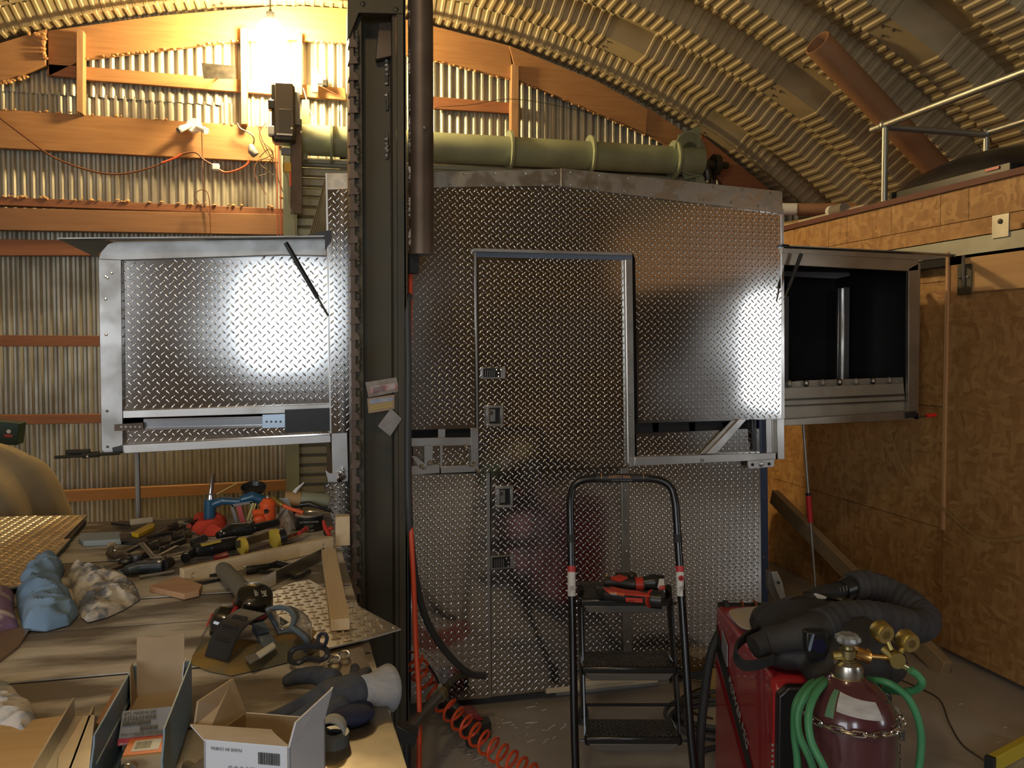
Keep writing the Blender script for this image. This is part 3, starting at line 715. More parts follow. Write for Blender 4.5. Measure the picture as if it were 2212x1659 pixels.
gs = B().tube([PY(1731, 548, YT-.05), PY(1704, 620, YT-.04)], .0085).go('gas_strut', black, tb, smooth=True)
B().tube([PY(1705, 618, YT-.04), PY(1694, 648, YT-.03)], .004).go('strut_rod', steel, gs, smooth=True)
B().pp([(1690, 527), (1703, 528), (1710, 534), (1690, 533)], YT-.02, .03).go('rear_corner_cap', black, tb)
# support props under the boxes
pr = B().tube([PY(296, 978, YT+.05), PY(299, 1113, YT+.05), (PY(299, 1113, YT+.05).x+.02, YT+.05, 0.0)], .0095)
tag(pr.go('support_prop', galv, None, smooth=True), 'thin grey steel prop under the box behind the bench', 'prop')
pp_ = thing('support_prop', 'silver telescopic prop with red printed grip under the empty box', 'prop', PY(1762, 1280, YT+.2))
a = PY(1735, 916, YT+.12); c = PY(1762, 1280, YT+.12); fl_ = a+(c-a)*1.0
dirn = (c-a).normalized(); foot = a+dirn*(a.z/-dirn.z)
B().tube([a, foot], .006).go('rod', galv, pp_, smooth=True)
g0, g1 = a+(c-a)*.42, a+(c-a)*.58
B().tube([g0, g1], .0125, 10).go('grip', mat('red_grip', (.45, .02, .02), rough=.4), pp_, smooth=True)
B().tube([g0-dirn*.012, g0], .014).go('collar', black, pp_, smooth=True)
# ================================================================ STEEL COLUMN
YC = 2.72
colm = thing('steel_column', 'heavy welded steel column with pipe tacked to its side', 'column', (.22, YC, 0))
B().prism([(.150, YC+.10, 0), (.250, YC+.10, 0), (.250, YC+.10, 2.62), (.150, YC+.10, 2.62)], (0, .012, 0)).go('web', steel, colm)
def vedge(u, v, Y=YC): return PY(u, v, Y).x
B().box((.112, YC, 0), (.126, YC+.2, 2.62)).go('flange', rust, colm)
B().box((.250, YC-.0, 0), (.262, YC+.2, 2.75)).go('flange', steel, colm)
B().box((.262, YC-.012, 0), (.292, YC+.0, 2.75)).go('angle_leg', steel, colm, bevel=.003)
B().box((.284, YC-.012, 0), (.292, YC+.12, 2.75)).go('angle_leg', steel, colm)
B().box((.125, YC+.02, 0), (.152, YC+.10, 2.58)).go('infill_plate', steel, colm)
b = B(); z = .05
while z < 2.45:   # flame-cut scallops and stitch welds up the flange
    b.prism([(.108, YC-.006, z), (.140, YC-.006, z+.004), (.134, YC-.006, z+.022), (.118, YC-.006, z+.034)], (0, .03, 0)); z += .052
b.go('cut_scallops', rust, colm, kind='stuff')
def beads(x, z0, z1, Y, r=.006, m=weld, name='weld_bead'):
    b = B(); z = z0
    while z < z1: b.ell((x+R.uniform(-.002, .002), Y, z), (r*R.uniform(.8, 1.3), r*.8, r*.9), n=7, m=4); z += r*1.1
    return b.go(name, m, colm, smooth=True)
z = .1
while z < 2.45: beads(.137, z, z+.09, YC-.003, .0055, steel); z += .165
for v0, v1 in ((100, 180), (195, 235), (290, 340), (420, 480), (500, 530), (520, 560)): beads(PY(836 if v0 < 300 else 848, v0, YC+.09).x, PY(840, v1, YC+.09).z, PY(840, v0, YC+.09).z, YC+.094, .007)
for v0, v1 in ((25, 60), (110, 160), (205, 240), (255, 330), (360, 395), (430, 470), (495, 530)): beads(PY(886, v0, YC-.01).x, PY(886, v1, YC).z, PY(886, v0, YC).z, YC-.014, .006)
gp = B().pp([(818, 50), (848, 46), (850, 120), (812, 128)], YC+.06, .03).go('lug_plate', rust, colm, bevel=.002)
cp = B().pp([(752, -40), (872, -40), (872, 30), (775, 28), (765, 55), (750, 90)], YC-.015, .012).go('cap_plate', steel, colm, bevel=.002)
b = B()
for u, v in ((784, 8), (855, 20)): b.ell(PY(u, v, YC-.016), (.009, .004, .009), n=8, m=4)
b.go('cap_bolts', steel, cp)
pc = PY(911, 300, YC-.02); prr = .041
B().lathe([(.001, 0), (prr-.006, 0), (prr, 0), (prr, 1.3), (.001, 1.3)], (pc.x, YC, PY(911, 549, YC-.02).z), (0, 0, 1), 28).go('pipe', rust, colm, smooth=True)
B().cbox(PY(893, 555, YC+.03)+Vector((.0, 0, -.02)), (.03, .05, .07)).go('pipe_seat', dark, colm)
B().ell(PY(917, 276, YC-.055), (.006, .003, .006), n=8, m=4).go('pipe_bolt', weld, colm)
# stickers and a magnet on the column
cs = thing('card', 'bent plastic card with red print, upper one of the two on the column', 'card', PY(828, 850, YC-.02))
def card(root, uv, Y, m): return B().pp(uv, Y, .0012).go('sheet', m, root)
card(cs, [(789, 826), (856, 815), (864, 845), (796, 859)], YC-.006, mat('faded_card', (.30, .26, .22), (.2, .15, .12), rough=.3, scale=30))
card(cs, [(800, 836), (853, 827), (862, 839), (797, 850)], YC-.008, mat('faded_print', (.45, .42, .40), (.40, .10, .08), rough=.4, scale=40))
b = B()
for k in range(4): b.pp([(806, 838+k*3), (832, 833+k*3), (832, 834+k*3), (806, 839+k*3)], YC-.0095, .001)
b.go('print_lines', blackp, cs)
cs = thing('card', 'tan card with a blue band, lower one of the two on the column', 'card', PY(828, 880, YC-.02))
card(cs, [(793, 861), (852, 852), (852, 884), (796, 893)], YC-.006, mat('tan_card', (.35, .24, .14), rough=.5))
card(cs, [(798, 863), (850, 857), (848, 866), (799, 873)], YC-.0075, mat('blue_band', (.25, .30, .42), (.4, .4, .4), rough=.5, scale=40))
b = B()
for k in range(3): b.pp([(799, 876+k*4), (848, 868+k*4), (848, 870+k*4), (799, 878+k*4)], YC-.0075, .001)
b.go('print_lines', mat('yellow_print', (.5, .38, .08), rough=.5), cs)
o = B().pp([(845, 882), (869, 905), (843, 943), (816, 921)], YC-.02, .018).go('magnet_block', mat('grey_magnet', (.30, .29, .28), (.22, .21, .20), rough=.6, scale=20), None, bevel=.002)
tag(o, 'grey square block stuck slantwise on the column below the cards', 'block')
# ================================================================ WORKBENCH
ZB = .85
plank_m = mat('weathered_bench_wood', (.185, .155, .12), (.66, .62, .55), rough=.6, scale=2.6, stretch=(1, 3, 3), bump=.003, detail=12, lo=.47, hi=.60, bscale=9)
bn = thing('workbench', 'wide weathered plank workbench with dusty white stains', 'workbench', (-1.0, 2.1, 0))
def bench_x(y): return .131-(y-1.24)*.042
pys = [.98, 1.22, 1.46, 1.731, 2.025, 2.235, 2.44, 2.646, 2.95, 3.24]
for i, (a, c) in enumerate(zip(pys, pys[1:])):
    zt = ZB-(.0, .002, .001, .0, .0015)[i % 5]
    B().prism([(-2.5, a+.006, zt), (bench_x(a), a+.006, zt), (bench_x(c), c-.006, zt), (-2.5, c-.006, zt)], (0, 0, -.04)).go('plank', plank_m, bn)
B().box((-2.44, 1.0, ZB-.05), (.04, 3.2, ZB-.0425)).go('gap_backing', dark, bn)  # unseen dark board added to keep the plank gaps dark
for y in pys[1:-1]: B().box((-2.44, y-.005, ZB-.04), (bench_x(y)-.004, y+.005, ZB-.0025)).go('joint_shade', dark, bn)  # dark strips stand in for the shade inside the plank gaps
B().box((-2.45, 1.05, ZB-.14), (.05, 1.10, ZB-.042)).go('apron', plank_m, bn); B().box((-2.45, 3.12, ZB-.14), (.03, 3.17, ZB-.042)).go('apron', plank_m, bn)
B().box((-.02, 1.05, ZB-.14), (.03, 3.17, ZB-.042)).go('apron', plank_m, bn)
for x in (-2.4, -.06):
    for y in (1.1, 3.08): B().box((x, y-.045, 0), (x+.09, y+.045, ZB-.042)).go('leg', plank_m, bn, bevel=.004)
def H(u, v, h=0.): return PZ(u, v, ZB+h)
def tagged(o, label, cat, group=None): return tag(o, label, cat, group)
def slab(name, uv, z0, t, m, label, cat, group=None, **k):
    o = B().prism([PZ(u, v, ZB+z0+t) for u, v in uv], (0, 0, -t)).go(name, m, None, **k); return tag(o, label, cat, group)
# steel cover sheet along the bench end
slab('steel_sheet', [(690, 1404), (778, 1384), (802, 1446), (838, 1530), (880, 1662), (905, 1760), (640, 1760), (600, 1600), (700, 1560)], .0, .004, mat('brown_reflection_steel', (.34, .29, .22), (.20, .17, .13), rough=.25, metal=.9, scale=4, r2=.5), 'flat brownish steel sheet covering the near bench corner', 'sheet')  # brown reflection is put into this steel's base colour
# big tread plate, left rear
gold = mat('golden_lit_tread_aluminium', (.78, .72, .62), (.62, .57, .48), rough=.30, metal=1, scale=5, r2=.40)  # golden lamp light is put into the bare aluminium's colour
p3 = [PZ(u, v, ZB+.022) for u, v in [(-300, 1123), (189, 1112), (136, 1165), (152, 1163), (104, 1214), (60, 1262), (-300, 1330)]]
tpz = thing('tread_plate', 'large golden-lit tread plate sheet lying along the far bench edge', 'plate', (p3[1].x-.4, 3.0, ZB+.002))
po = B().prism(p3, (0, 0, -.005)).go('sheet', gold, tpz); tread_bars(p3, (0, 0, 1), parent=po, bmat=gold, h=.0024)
B().box((p3[0].x+.1, 2.6, ZB+.001), (p3[0].x+.14, 3.2, ZB+.0165)).go('spacer_strip', blackp, tpz); B().prism([PZ(u, v, ZB+.0168) for u, v in [(110, 1200), (118, 1200), (186, 1124), (180, 1122)]], (0, 0, -.0158)).go('spacer_strip', blackp, tpz)
# scrap of tread plate overhanging the end
p3 = [PZ(u, v, ZB+.0125) for u, v in [(579, 1284), (629, 1259), (668, 1252), (866, 1358), (789, 1380), (710, 1399), (669, 1372), (585, 1318)]]
tps = thing('tread_plate', 'bright irregular scrap of tread plate overhanging the bench end', 'plate', (p3[2].x, 2.0, ZB+.0045))
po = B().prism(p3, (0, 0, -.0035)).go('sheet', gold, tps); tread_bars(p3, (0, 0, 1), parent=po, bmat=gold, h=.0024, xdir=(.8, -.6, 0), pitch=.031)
slab('brown_panel', [(-60, 1372), (68, 1352), (40, 1395), (-60, 1470)], .001, .006, mat('smooth_brown_sheet', (.20, .15, .12), (.26, .20, .16), rough=.3, metal=.5), 'smooth dark brown panel under the purple cloth', 'panel')
slab('plywood_sheet', [(-60, 1566), (60, 1556), (145, 1544), (100, 1640), (60, 1760), (-60, 1760)], .001, .008, wood('tan_plywood', (.55, .35, .15), (.62, .42, .20), 0), 'tan plywood piece in the near bench corner', 'plywood')
# aluminium channels, near left
def channel(a0, a1, b0, b1, label):
    t = thing('metal_channel', label, 'channel', H(*a0, 0))
    p, q = H(*a0, .0015), H(*b0, .0015); r, s = H(*a1, .0015), H(*b1, .0015)
    B().prism([p, q, s, r], (0, 0, .003)).go('web', alu, t)
    B().prism([p, r, r+Vector((0, 0, .035)), p+Vector((0, 0, .035))], (.003, 0, 0)).go('flange', alu, t)
    B().prism([q, s, s+Vector((0, 0, .022)), q+Vector((0, 0, .022))], (-.003, 0, 0)).go('flange', alu, t)
channel((158, 1528+22), (62, 1720), (204, 1552), (140, 1730), 'bright aluminium channel lying open side up on the tan plywood')
o = B().prism([H(u, v, .0055) for u, v in ((125, 1660), (180, 1568), (206, 1566), (190, 1720), (120, 1740))], (0, 0, .018)).go('metal_bar', alu, None, bevel=.001); tag(o, 'short shiny aluminium bar inside the channel', 'bar')
# ---- pale sticks and blocks
a, c = H(392, 1244, .020), H(716, 1172, .020)
s1 = thing('wooden_stick', 'long pale pine stick with small black marks, in front of the tool heap', 'stick', (a+c)/2-Vector((0, 0, .02)))
B().bar(a, c, .022, .040).go('stick', pine, s1, bevel=.0015)
for f, sgn in ((.06, 1), (.93, 1)):
    q = a.lerp(c, f)+Vector((0, -.012, 0)); b = B(); b.bar(q+Vector((-.008, 0, .004)), q+Vector((.004, 0, -.008)), .001, .003, (0, 1, 0)); b.bar(q+Vector((-.006, 0, -.006)), q+Vector((.006, 0, .006)), .001, .003, (0, 1, 0)); b.bar(q+Vector((-.012, 0, .0)), q+Vector((-.004, 0, .010)), .001, .004, (0, 1, 0)); b.go('pencil_mark', blackp, s1)
a, c = H(710, 1195, .028), H(735, 1350, .028)
o = B().bar(a, c, .042, .026).go('wooden_stick', piney, None, bevel=.002); tag(o, 'short pale pine stick lying across the tread plate scrap', 'stick')
base = H(735, 1180); o = B().cbox(base+Vector((.008, .02, .048)), (.045, .04, .094), ch=.001).go('wood_block', piney, None); tag(o, 'upright pine block at the bench end beside the steel column', 'wood block')
slab('wood_offcut', [(322, 1266), (382, 1245), (437, 1262), (430, 1276), (398, 1283)], .001, .015, wood('reddish_offcut', (.50, .28, .15), (.58, .35, .20), 0), 'reddish square wood offcut below the end of the long pine stick', 'wood offcut', bevel=.001)
slab('wood_offcut', [(170, 1160), (175, 1151), (262, 1148), (262, 1164), (180, 1169)], .001, .018, mat('blue_grey_painted_wood', (.35, .42, .46), rough=.6), 'small pale blue painted wood offcut behind the tool heap', 'wood offcut', bevel=.001)
slab('wood_offcut', [(226, 1170), (262, 1160), (276, 1162), (238, 1176)], .001, .008, pine, 'thin pale wood sliver beside the blue painted offcut', 'wood offcut')
slab('wood_offcut', [(168, 1229), (196, 1222), (190, 1231), (172, 1236)], .001, .008, pine, 'tiny tan wood chip by the white rag', 'wood offcut')
slab('wood_offcut', [(208, 1560), (250, 1486), (262, 1490), (222, 1572)], .001, .012, wood('rust_red_wood', (.42, .20, .08), (.48, .25, .12), 1), 'reddish wood strip along the left side of the blue tray', 'wood offcut')
# straight edge
a, c = H(566, 1262, .020), H(700, 1196, .020)
t = thing('straightedge', 'grey steel straightedge standing on edge with a white end', 'straightedge', (a+c)/2)
B().bar(a, c, .003, .036).go('blade', mat('dull_grey_steel', (.28, .27, .24), rough=.35, metal=.9), t)
B().bar(a+(a-c)*.0+Vector((0, -.003, 0)), a.lerp(c, .2)+Vector((0, -.003, 0)), .0015, .034).go('white_end', whitep, t)
# ---- cloth heaps
def cloth(name, uv, h, m, label, cat, seed, z0=.001, **k):
    ol = [(PZ(u, v, ZB).x, PZ(u, v, ZB).y) for u, v in uv]
    b = lump(ol, ZB+z0, h, seed, **k); o = b.go(name, m, None, smooth=True); return tag(o, label, cat)
denim = mat('faded_blue_cloth', (.16, .27, .42), (.22, .34, .50), rough=.85, scale=12)
cloth('blue_rag', [(46, 1246), (75, 1222), (120, 1218), (140, 1232), (128, 1260), (150, 1290), (170, 1330), (150, 1352), (100, 1366), (50, 1364), (40, 1330), (34, 1290)], .060, denim, 'crumpled faded blue rag between the purple cloth and the white rag', 'rag', 3, step=.006, freq=15, ridge=1.0)
cloth('white_rag', [(146, 1242), (166, 1228), (200, 1238), (250, 1244), (296, 1276), (304, 1296), (270, 1318), (230, 1336), (190, 1346), (176, 1336), (160, 1294)], .045, mat('stained_white_cloth', (.66, .60, .50), (.16, .17, .19), rough=.85, scale=22, lo=.46, hi=.6), 'crumpled off-white rag with dark stains beside the blue rag', 'rag', 8, step=.006, freq=17, ridge=1.0)
cloth('purple_cloth', [(-60, 1300), (0, 1278), (30, 1284), (30, 1322), (38, 1345), (40, 1358), (10, 1368), (-60, 1400)], .05, mat('purple_white_cloth', (.24, .15, .27), (.60, .52, .54), rough=.85, scale=9, lo=.55, hi=.6), 'purple cloth with white patches at the bench edge of the picture', 'cloth', 5, step=.008)
cloth('grey_rag', [(-60, 1480), (20, 1484), (42, 1506), (70, 1530), (78, 1562), (50, 1592), (14, 1580), (-60, 1570)], .04, mat('blue_grey_stained_cloth', (.34, .38, .42), (.62, .58, .54), rough=.85, scale=25, lo=.48, hi=.56), 'small crumpled blue grey and white rag near the bench corner', 'rag', 12, step=.005, freq=24)
cloth('blue_rag', [(238, 1236), (262, 1228), (276, 1236), (272, 1252), (246, 1250)], .022, denim, 'small blue cloth corner peeking out behind the white rag', 'rag', 15, step=.005)
cloth('leather_apron', [(415, 1420), (430, 1392), (470, 1386), (560, 1395), (640, 1360), (690, 1372), (700, 1400), (650, 1425), (580, 1444), (500, 1462), (450, 1452), (412, 1436)], .028, mat('yellow_brown_leather', (.30, .19, .05), (.13, .12, .08), rough=.7, scale=7, lo=.45, hi=.6), 'yellow and olive leather gloves heap under the goggles', 'gloves', 21, step=.007, freq=10)
cloth('shop_cloth', [(412, 1150), (418, 1120), (448, 1116), (490, 1126), (484, 1158), (440, 1160)], .045, mat('bright_red_cloth', (.70, .07, .04), rough=.8), 'bright red cloth in front of the blue rivet gun', 'cloth', 31, step=.006, freq=14)
cloth('plastic_bag', [(606, 1150), (600, 1120), (612, 1098), (640, 1112), (640, 1146), (628, 1160)], .06, mat('grey_crumpled_film', (.30, .28, .26), (.45, .43, .40), rough=.3, scale=30), 'crumpled grey plastic bag between the orange jack and the round can', 'bag', 41, step=.006, freq=22, ridge=1.4)
# ---- hard tools in the heap
def blob(t, name, m, fn, vox=.003, **k):
    b = B(); fn(b); return b.go(name, m, t, smooth=True, remesh=vox, **k)
iron = mat('dark_tool_steel', (.05, .05, .05), (.09, .085, .08), rough=.4, metal=.8, scale=20)
brown = mat('oily_brown_steel', (.09, .07, .05), (.14, .11, .08), rough=.4, metal=.6, scale=20)
def bars(t, name, m, segs, **k):
    b = B()
    for (p, q, w, h) in segs: b.bar(p, q, w, h)
    return b.go(name, m, t, **k)
t = thing('pry_bar', 'dark bent flat pry bar along the back of the tool heap', 'pry bar', H(320, 1160))
B().prism([H(258, 1152, .025), H(300, 1152, .025), H(345, 1140, .028), H(382, 1124, .035), H(386, 1130, .035), H(346, 1150, .028), H(302, 1164, .025), H(260, 1163, .025)], (0, 0, -.009)).go('bar', brown, t, bevel=.001)
t = thing('utility_knife', 'yellow utility knife behind the dark pry bar', 'knife', H(310, 1140))
B().prism([H(284, 1150, .04), H(322, 1130, .04), H(335, 1131, .04), H(332, 1138, .04), H(298, 1153, .04)], (0, 0, -.014)).go('handle', mat('yellow_plastic', (.65, .42, .02), rough=.4), t, bevel=.002)
B().prism([H(280, 1151, .034), H(286, 1148, .034), H(296, 1152, .034), H(286, 1154, .034)], (0, 0, -.002)).go('blade', chrome, t)
t = thing('wood_chisel', 'dark tapered chisel with its point to the left at the rear of the heap', 'chisel', H(260, 1130))
B().prism([H(240, 1129, .02), H(262, 1124, .022), H(282, 1128, .022), H(282, 1134, .02)], (0, 0, -.008)).go('blade', iron, t); B().bar(H(281, 1128, .03), H(330, 1122, .03), .016, .02).go('handle', wood('pale_handle', (.40, .33, .22), (.48, .40, .28), 0), t, bevel=.003)
t = thing('c_clamp_pliers', 'brown locking clamp pliers at the left end of the heap', 'pliers', H(250, 1200))
B().tube(spline([H(240, 1186, .02), H(236, 1196, .02), H(246, 1202, .02), H(262, 1198, .025), H(280, 1204, .02)], 4), .010, 8).go('jaw_frame', brown, t, smooth=True)
B().tube([H(262, 1198, .025), H(290, 1185, .03), H(306, 1176, .03)], .007).go('handle', iron, t, smooth=True); B().ell(H(249, 1189, .03), (.008, .008, .006)).go('jaw_pad', chrome, t, smooth=True)
t = thing('adjustable_wrench', 'dark red-brown wrench lying lengthwise at the front of the heap', 'wrench', H(240, 1228))
B().prism([H(205, 1232, .018), H(212, 1226, .018), H(262, 1212, .018), H(268, 1220, .018), H(216, 1238, .018), H(206, 1238, .018)], (0, 0, -.016)).go('handle', brown, t, bevel=.003)
B().prism([H(216, 1232, .0185), H(240, 1226, .0185), H(240, 1229, .0185), H(216, 1236, .0185)], (0, 0, -.003)).go('worn_face', grey, t)
blob(t, 'head', iron, lambda b: (b.ell(H(272, 1213, .02), (.022, .016, .014)), b.ell(H(283, 1209, .02), (.010, .016, .012))), .003)
t = thing('air_grinder', 'blue-grey pneumatic grinder lying at the front of the heap', 'grinder', H(320, 1226))
blob(t, 'body', mat('blue_grey_metal', (.12, .15, .18), (.07, .08, .09), rough=.35, metal=.5, scale=20), lambda b: (b.tube([H(274, 1232, .02), H(300, 1226, .022), H(350, 1222, .02)], [.014, .019, .020], 12), b.ell(H(276, 1231, .02), (.014, .014, .014))), .003)
B().tube([H(352, 1222, .02), H(368, 1214, .02)], .015, 12).go('collar', iron, t, smooth=True); B().bar(H(290, 1216, .046), H(344, 1212, .046), .010, .006).go('lever', iron, t, bevel=.002); B().ell(H(344, 1213, .048), (.008, .005, .004)).go('lever_pin', chrome, t, smooth=True)
t = thing('socket_ratchet', 'black ratchet with a round head behind the blue-grey grinder', 'ratchet', H(310, 1205))
B().tube([H(298, 1204, .03), H(330, 1196, .034)], [.008, .011], 8).go('handle', black, t, smooth=True); B().lathe([(.001, -.01), (.017, -.01), (.019, 0), (.017, .01), (.001, .01)], H(296, 1206, .03)).go('head', iron, t, smooth=True)
for uv, lb in ((((306, 1174), (330, 1202)), 'tan flat file pointing down into the heap'), (((344, 1201), (384, 1180)), 'tan flat file rising to the right over the heap')):
    t = thing('flat_file', lb, 'file', H(*uv[0])); B().bar(H(*uv[0], .05), H(*uv[1], .052), .014, .005).go('blade', mat('tan_reflecting_steel', (.40, .33, .22), rough=.4, metal=.8), t)
    B().bar(H(*uv[0], .053), H(*uv[1], .055), .003, .002).go('edge', brown, t)
t = thing('screwdriver', 'long black-handled screwdriver with thin shaft right of the files', 'screwdriver', H(390, 1198))
B().tube([H(358, 1203, .03), H(428, 1185, .03)], .003).go('shaft', chrome, t, smooth=True); B().tube([H(398, 1203, .02), H(404, 1200, .02), H(440, 1188, .022)], [.010, .014, .011], 10).go('handle', black, t, smooth=True)
SK = ['brown socket under the pry bar end, left of the others', 'dark socket just below the middle of the pry bar', 'brown socket between the two flat files', 'dark socket above the right flat file', 'brown socket left of the black pistol tool', 'dark socket against the lower edge of the pry bar tip', 'brown socket touching the bright red cloth', 'dark socket at the foot of the right flat file']
for i, (u, v, w2) in enumerate(((300, 1175, 14), (322, 1184, 16), (345, 1172, 20), (372, 1162, 22), (394, 1158, 16), (366, 1142, 12), (402, 1132, 10), (352, 1190, 12))):
    t = thing('impact_socket', SK[i], 'socket', H(u, v), group='loose sockets in the tool heap')
    p = H(u, v, .024); q = H(u+w2, v-5, .026); B().tube([p, p.lerp(q, .6), q], [.012, .012, .015], 12).go('barrel', iron if i % 2 else brown, t, smooth=True)
    B().tube([q, q+(q-p).normalized()*.003], .011, 12).go('rim', chrome if i % 3 == 0 else grey, t, smooth=True)
for i, (u0, v0, u1, v1, r, m) in enumerate(((292, 1166, 372, 1150, .006, iron), (330, 1172, 420, 1150, .005, galv), (388, 1130, 408, 1136, .009, chrome), (378, 1146, 434, 1120, .004, iron), (300, 1246, 376, 1234, .004, galv), (262, 1236, 290, 1230, .007, iron), (366, 1182, 398, 1168, .010, black))):
    o = B().tube([H(u0, v0, .02 if v0 < 1200 else .008), H(u1, v1, .024 if v0 < 1200 else .008)], r, 10).go('steel_rod', m, None, smooth=True)
    tag(o, ['thin dark punch under the pry bar', 'thin bright rod across the rear of the heap', 'short shiny cylinder by the red cloth', 'thin dark rod leaning on the red cloth', 'thin grey rod flat on the bench before the grinder', 'stubby dark rod beside the grinder nose', 'short black rod ending by the screwdriver handle'][i], 'rod')
# blue rivet gun
bluem = mat('petrol_blue_enamel', (.02, .10, .19), rough=.3, coat=.4)
yr = H(455, 1135).y
t = thing('rivet_gun', 'petrol blue pneumatic rivet gun standing nose up in the heap', 'rivet gun', H(455, 1135))
B().lathe([(.001, 0), (.014, 0), (.017, .008), (.018, .02), (.001, .02)], PY(453, 1130, yr), (.03, 0, 1), 16).go('end_cap', mat('gunmetal', (.2, .2, .22), rough=.4, metal=.8), t, smooth=True)
B().tube([PY(453, 1124, yr), PY(453, 1078, yr)], [.021, .019], 18).go('cylinder', bluem, t, smooth=True)
B().tube([PY(454, 1080, yr), PY(455, 1066, yr), PY(460, 1026, yr), PY(461, 1022, yr)], [.012, .008, .0065, .008], 12).go('nosepiece', chrome, t, smooth=True)
B().lathe([(.001, 0), (.013, 0), (.013, .004), (.001, .004)], PY(455, 1068, yr), (0, 0, 1), 14).go('nose_collar', chrome, t, smooth=True)
blob(t, 'handle', bluem, lambda b: (b.tube([PY(458, 1090, yr), PY(480, 1082, yr), PY(520, 1084, yr)], [.018, .014, .013], 12), b.tube([PY(520, 1080, yr), PY(545, 1072, yr), PY(572, 1082, yr)], [.015, .020, .018], 12)), .0035)
B().tube([PY(468, 1068, yr-.01), PY(514, 1043, yr-.01)], .003).go('brass_trigger', brass, t, smooth=True); B().bar(PY(480, 1074, yr-.012), PY(520, 1077, yr-.012), .003, .003).go('highlight_strip', chrome, t)  # last chrome strip stands in for a highlight along the handle
# round dial dish
t = thing('round_dish', 'round dark rimmed dish behind the blue rivet gun', 'dish', H(548, 1100))
c = PY(548, 1062, 3.15)
B().lathe([(.001, 0), (.035, 0), (.044, .012), (.046, .02), (.042, .02), (.034, .006), (.001, .006)], c, (0, -.35, 1), 24).go('bowl', black, t, smooth=True)
B().tube([H(548, 1110), c], .012, 10).go('stem', iron, t, smooth=True)
# grey square with a red stripe and gold bars
yq = H(520, 1135).y
t = thing('square_frame', 'grey open square frame with a red strip, leaning in the heap', 'frame', H(520, 1135))
b = B(); b.pp([(497, 1090), (545, 1082), (546, 1087), (502, 1095)], yq, .004); b.pp([(497, 1090), (503, 1090), (516, 1132), (508, 1132)], yq, .004); b.pp([(540, 1084), (546, 1084), (548, 1120), (542, 1120)], yq, .004); b.go('frame_bars', grey, t)
B().pp([(510, 1094), (521, 1092), (530, 1128), (519, 1130)], yq-.004, .004).go('red_strip', mat('dull_red_strip', (.45, .08, .08), rough=.5), t)
t = thing('brass_bar', 'two-step gleaming brass bar standing in the heap', 'bar', H(540, 1138))
B().pp([(545, 1086), (550, 1087), (536, 1126), (531, 1124)], yq-.03, .006).go('bar', brass, t, bevel=.0005); B().pp([(551, 1087), (554, 1088), (542, 1126), (538, 1126)], yq-.028, .004).go('bar', brass, t)
# orange bottle jack
yj2 = H(578, 1138).y
t = thing('bottle_jack', 'orange hydraulic bottle jack with a side socket', 'jack', H(578, 1138))
z0 = PY(578, 1134, yj2)
B().lathe([(.001, 0), (.031, 0), (.031, .008), (.027, .010), (.027, .068), (.029, .070), (.029, .078), (.022, .085), (.016, .094), (.001, .094)], z0, (.02, 0, 1), 24).go('body', orange, t, smooth=True)
B().tube([PY(570, 1106, yj2-.02), PY(546, 1108, yj2-.03)], .012, 14).go('handle_socket', orange, t, smooth=True)
B().lathe([(.001, 0), (.008, 0), (.008, .002), (.001, .002)], PY(575, 1104, yj2-.034), (0, -1, 0), 12).go('socket_hole', dark, t)
blob(t, 'pump_base', orange, lambda b: (b.ell(PY(560, 1122, yj2-.025), (.022, .014, .016)), b.ell(PY(575, 1128, yj2-.02), (.02, .012, .012))), .003)
B().ell(z0+Vector((.002, 0, .098)), (.010, .010, .006)).go('ram_top', chrome, t, smooth=True)
t = thing('air_hose_end', 'short orange hose end with brass fitting beside the orange jack', 'hose', H(620, 1105))
pts = [PY(590, 1074, yj2-.0), PY(602, 1086, yj2-.02), PY(612, 1092, yj2-.03)]
B().tube(pts, [.007, .010, .009], 10).go('brass_fitting', brass, t, smooth=True); B().lathe([(.001, 0), (.012, 0), (.012, .01), (.001, .01)], pts[1], (1, 0, -.4), 6).go('fitting_nut', brass, t)
B().tube(spline([pts[2], PY(630, 1100, yj2-.04), PY(655, 1107, yj2-.05)], 5), .007, 10).go('hose', orange, t, smooth=True)
# cartridge
yk = 3.05
t = thing('sealant_cartridge', 'grey green sealant cartridge with a tan band and white nozzle', 'cartridge', H(665, 1100))
B().tube([PY(650, 1078, yk), PY(704, 1082, yk), PY(711, 1083, yk)], [.027, .027, .022], 20).go('tube', mat('grey_green_plastic', (.28, .29, .20), rough=.4), t, smooth=True)
B().tube([PY(616, 1078, yk), PY(650, 1078, yk)], .0275, 20).go('tan_band', mat('tan_paper', (.42, .26, .11), rough=.6), t, smooth=True)
B().tube([PY(636, 1064, yk-.02), PY(642, 1056, yk-.02), PY(657, 1042, yk-.02)], [.008, .006, .002], 8).go('nozzle', whitep, t, smooth=True)
B().tube([H(640, 1112), PY(640, 1092, yk)], .02, 8).go('prop_block', iron, t)
o = B().tube([PY(650, 1090, yk-.05), PY(668, 1088, yk-.06), PY(690, 1096, yk-.06), PY(716, 1104, yk-.06)], [.010, .009, .006, .006], 10).go('caulk_trigger', black, None, smooth=True); tag(o, 'dark gun lever lying against the sealant cartridge', 'lever')
o = B().pp([(602, 1076), (622, 1076), (630, 1096), (606, 1098)], yk-.03, .006).go('plastic_scraper', mat('pale_blue_plastic', (.40, .46, .52), rough=.4), None, bevel=.001); tag(o, 'pale blue plastic scraper beside the sealant cartridge', 'scraper')
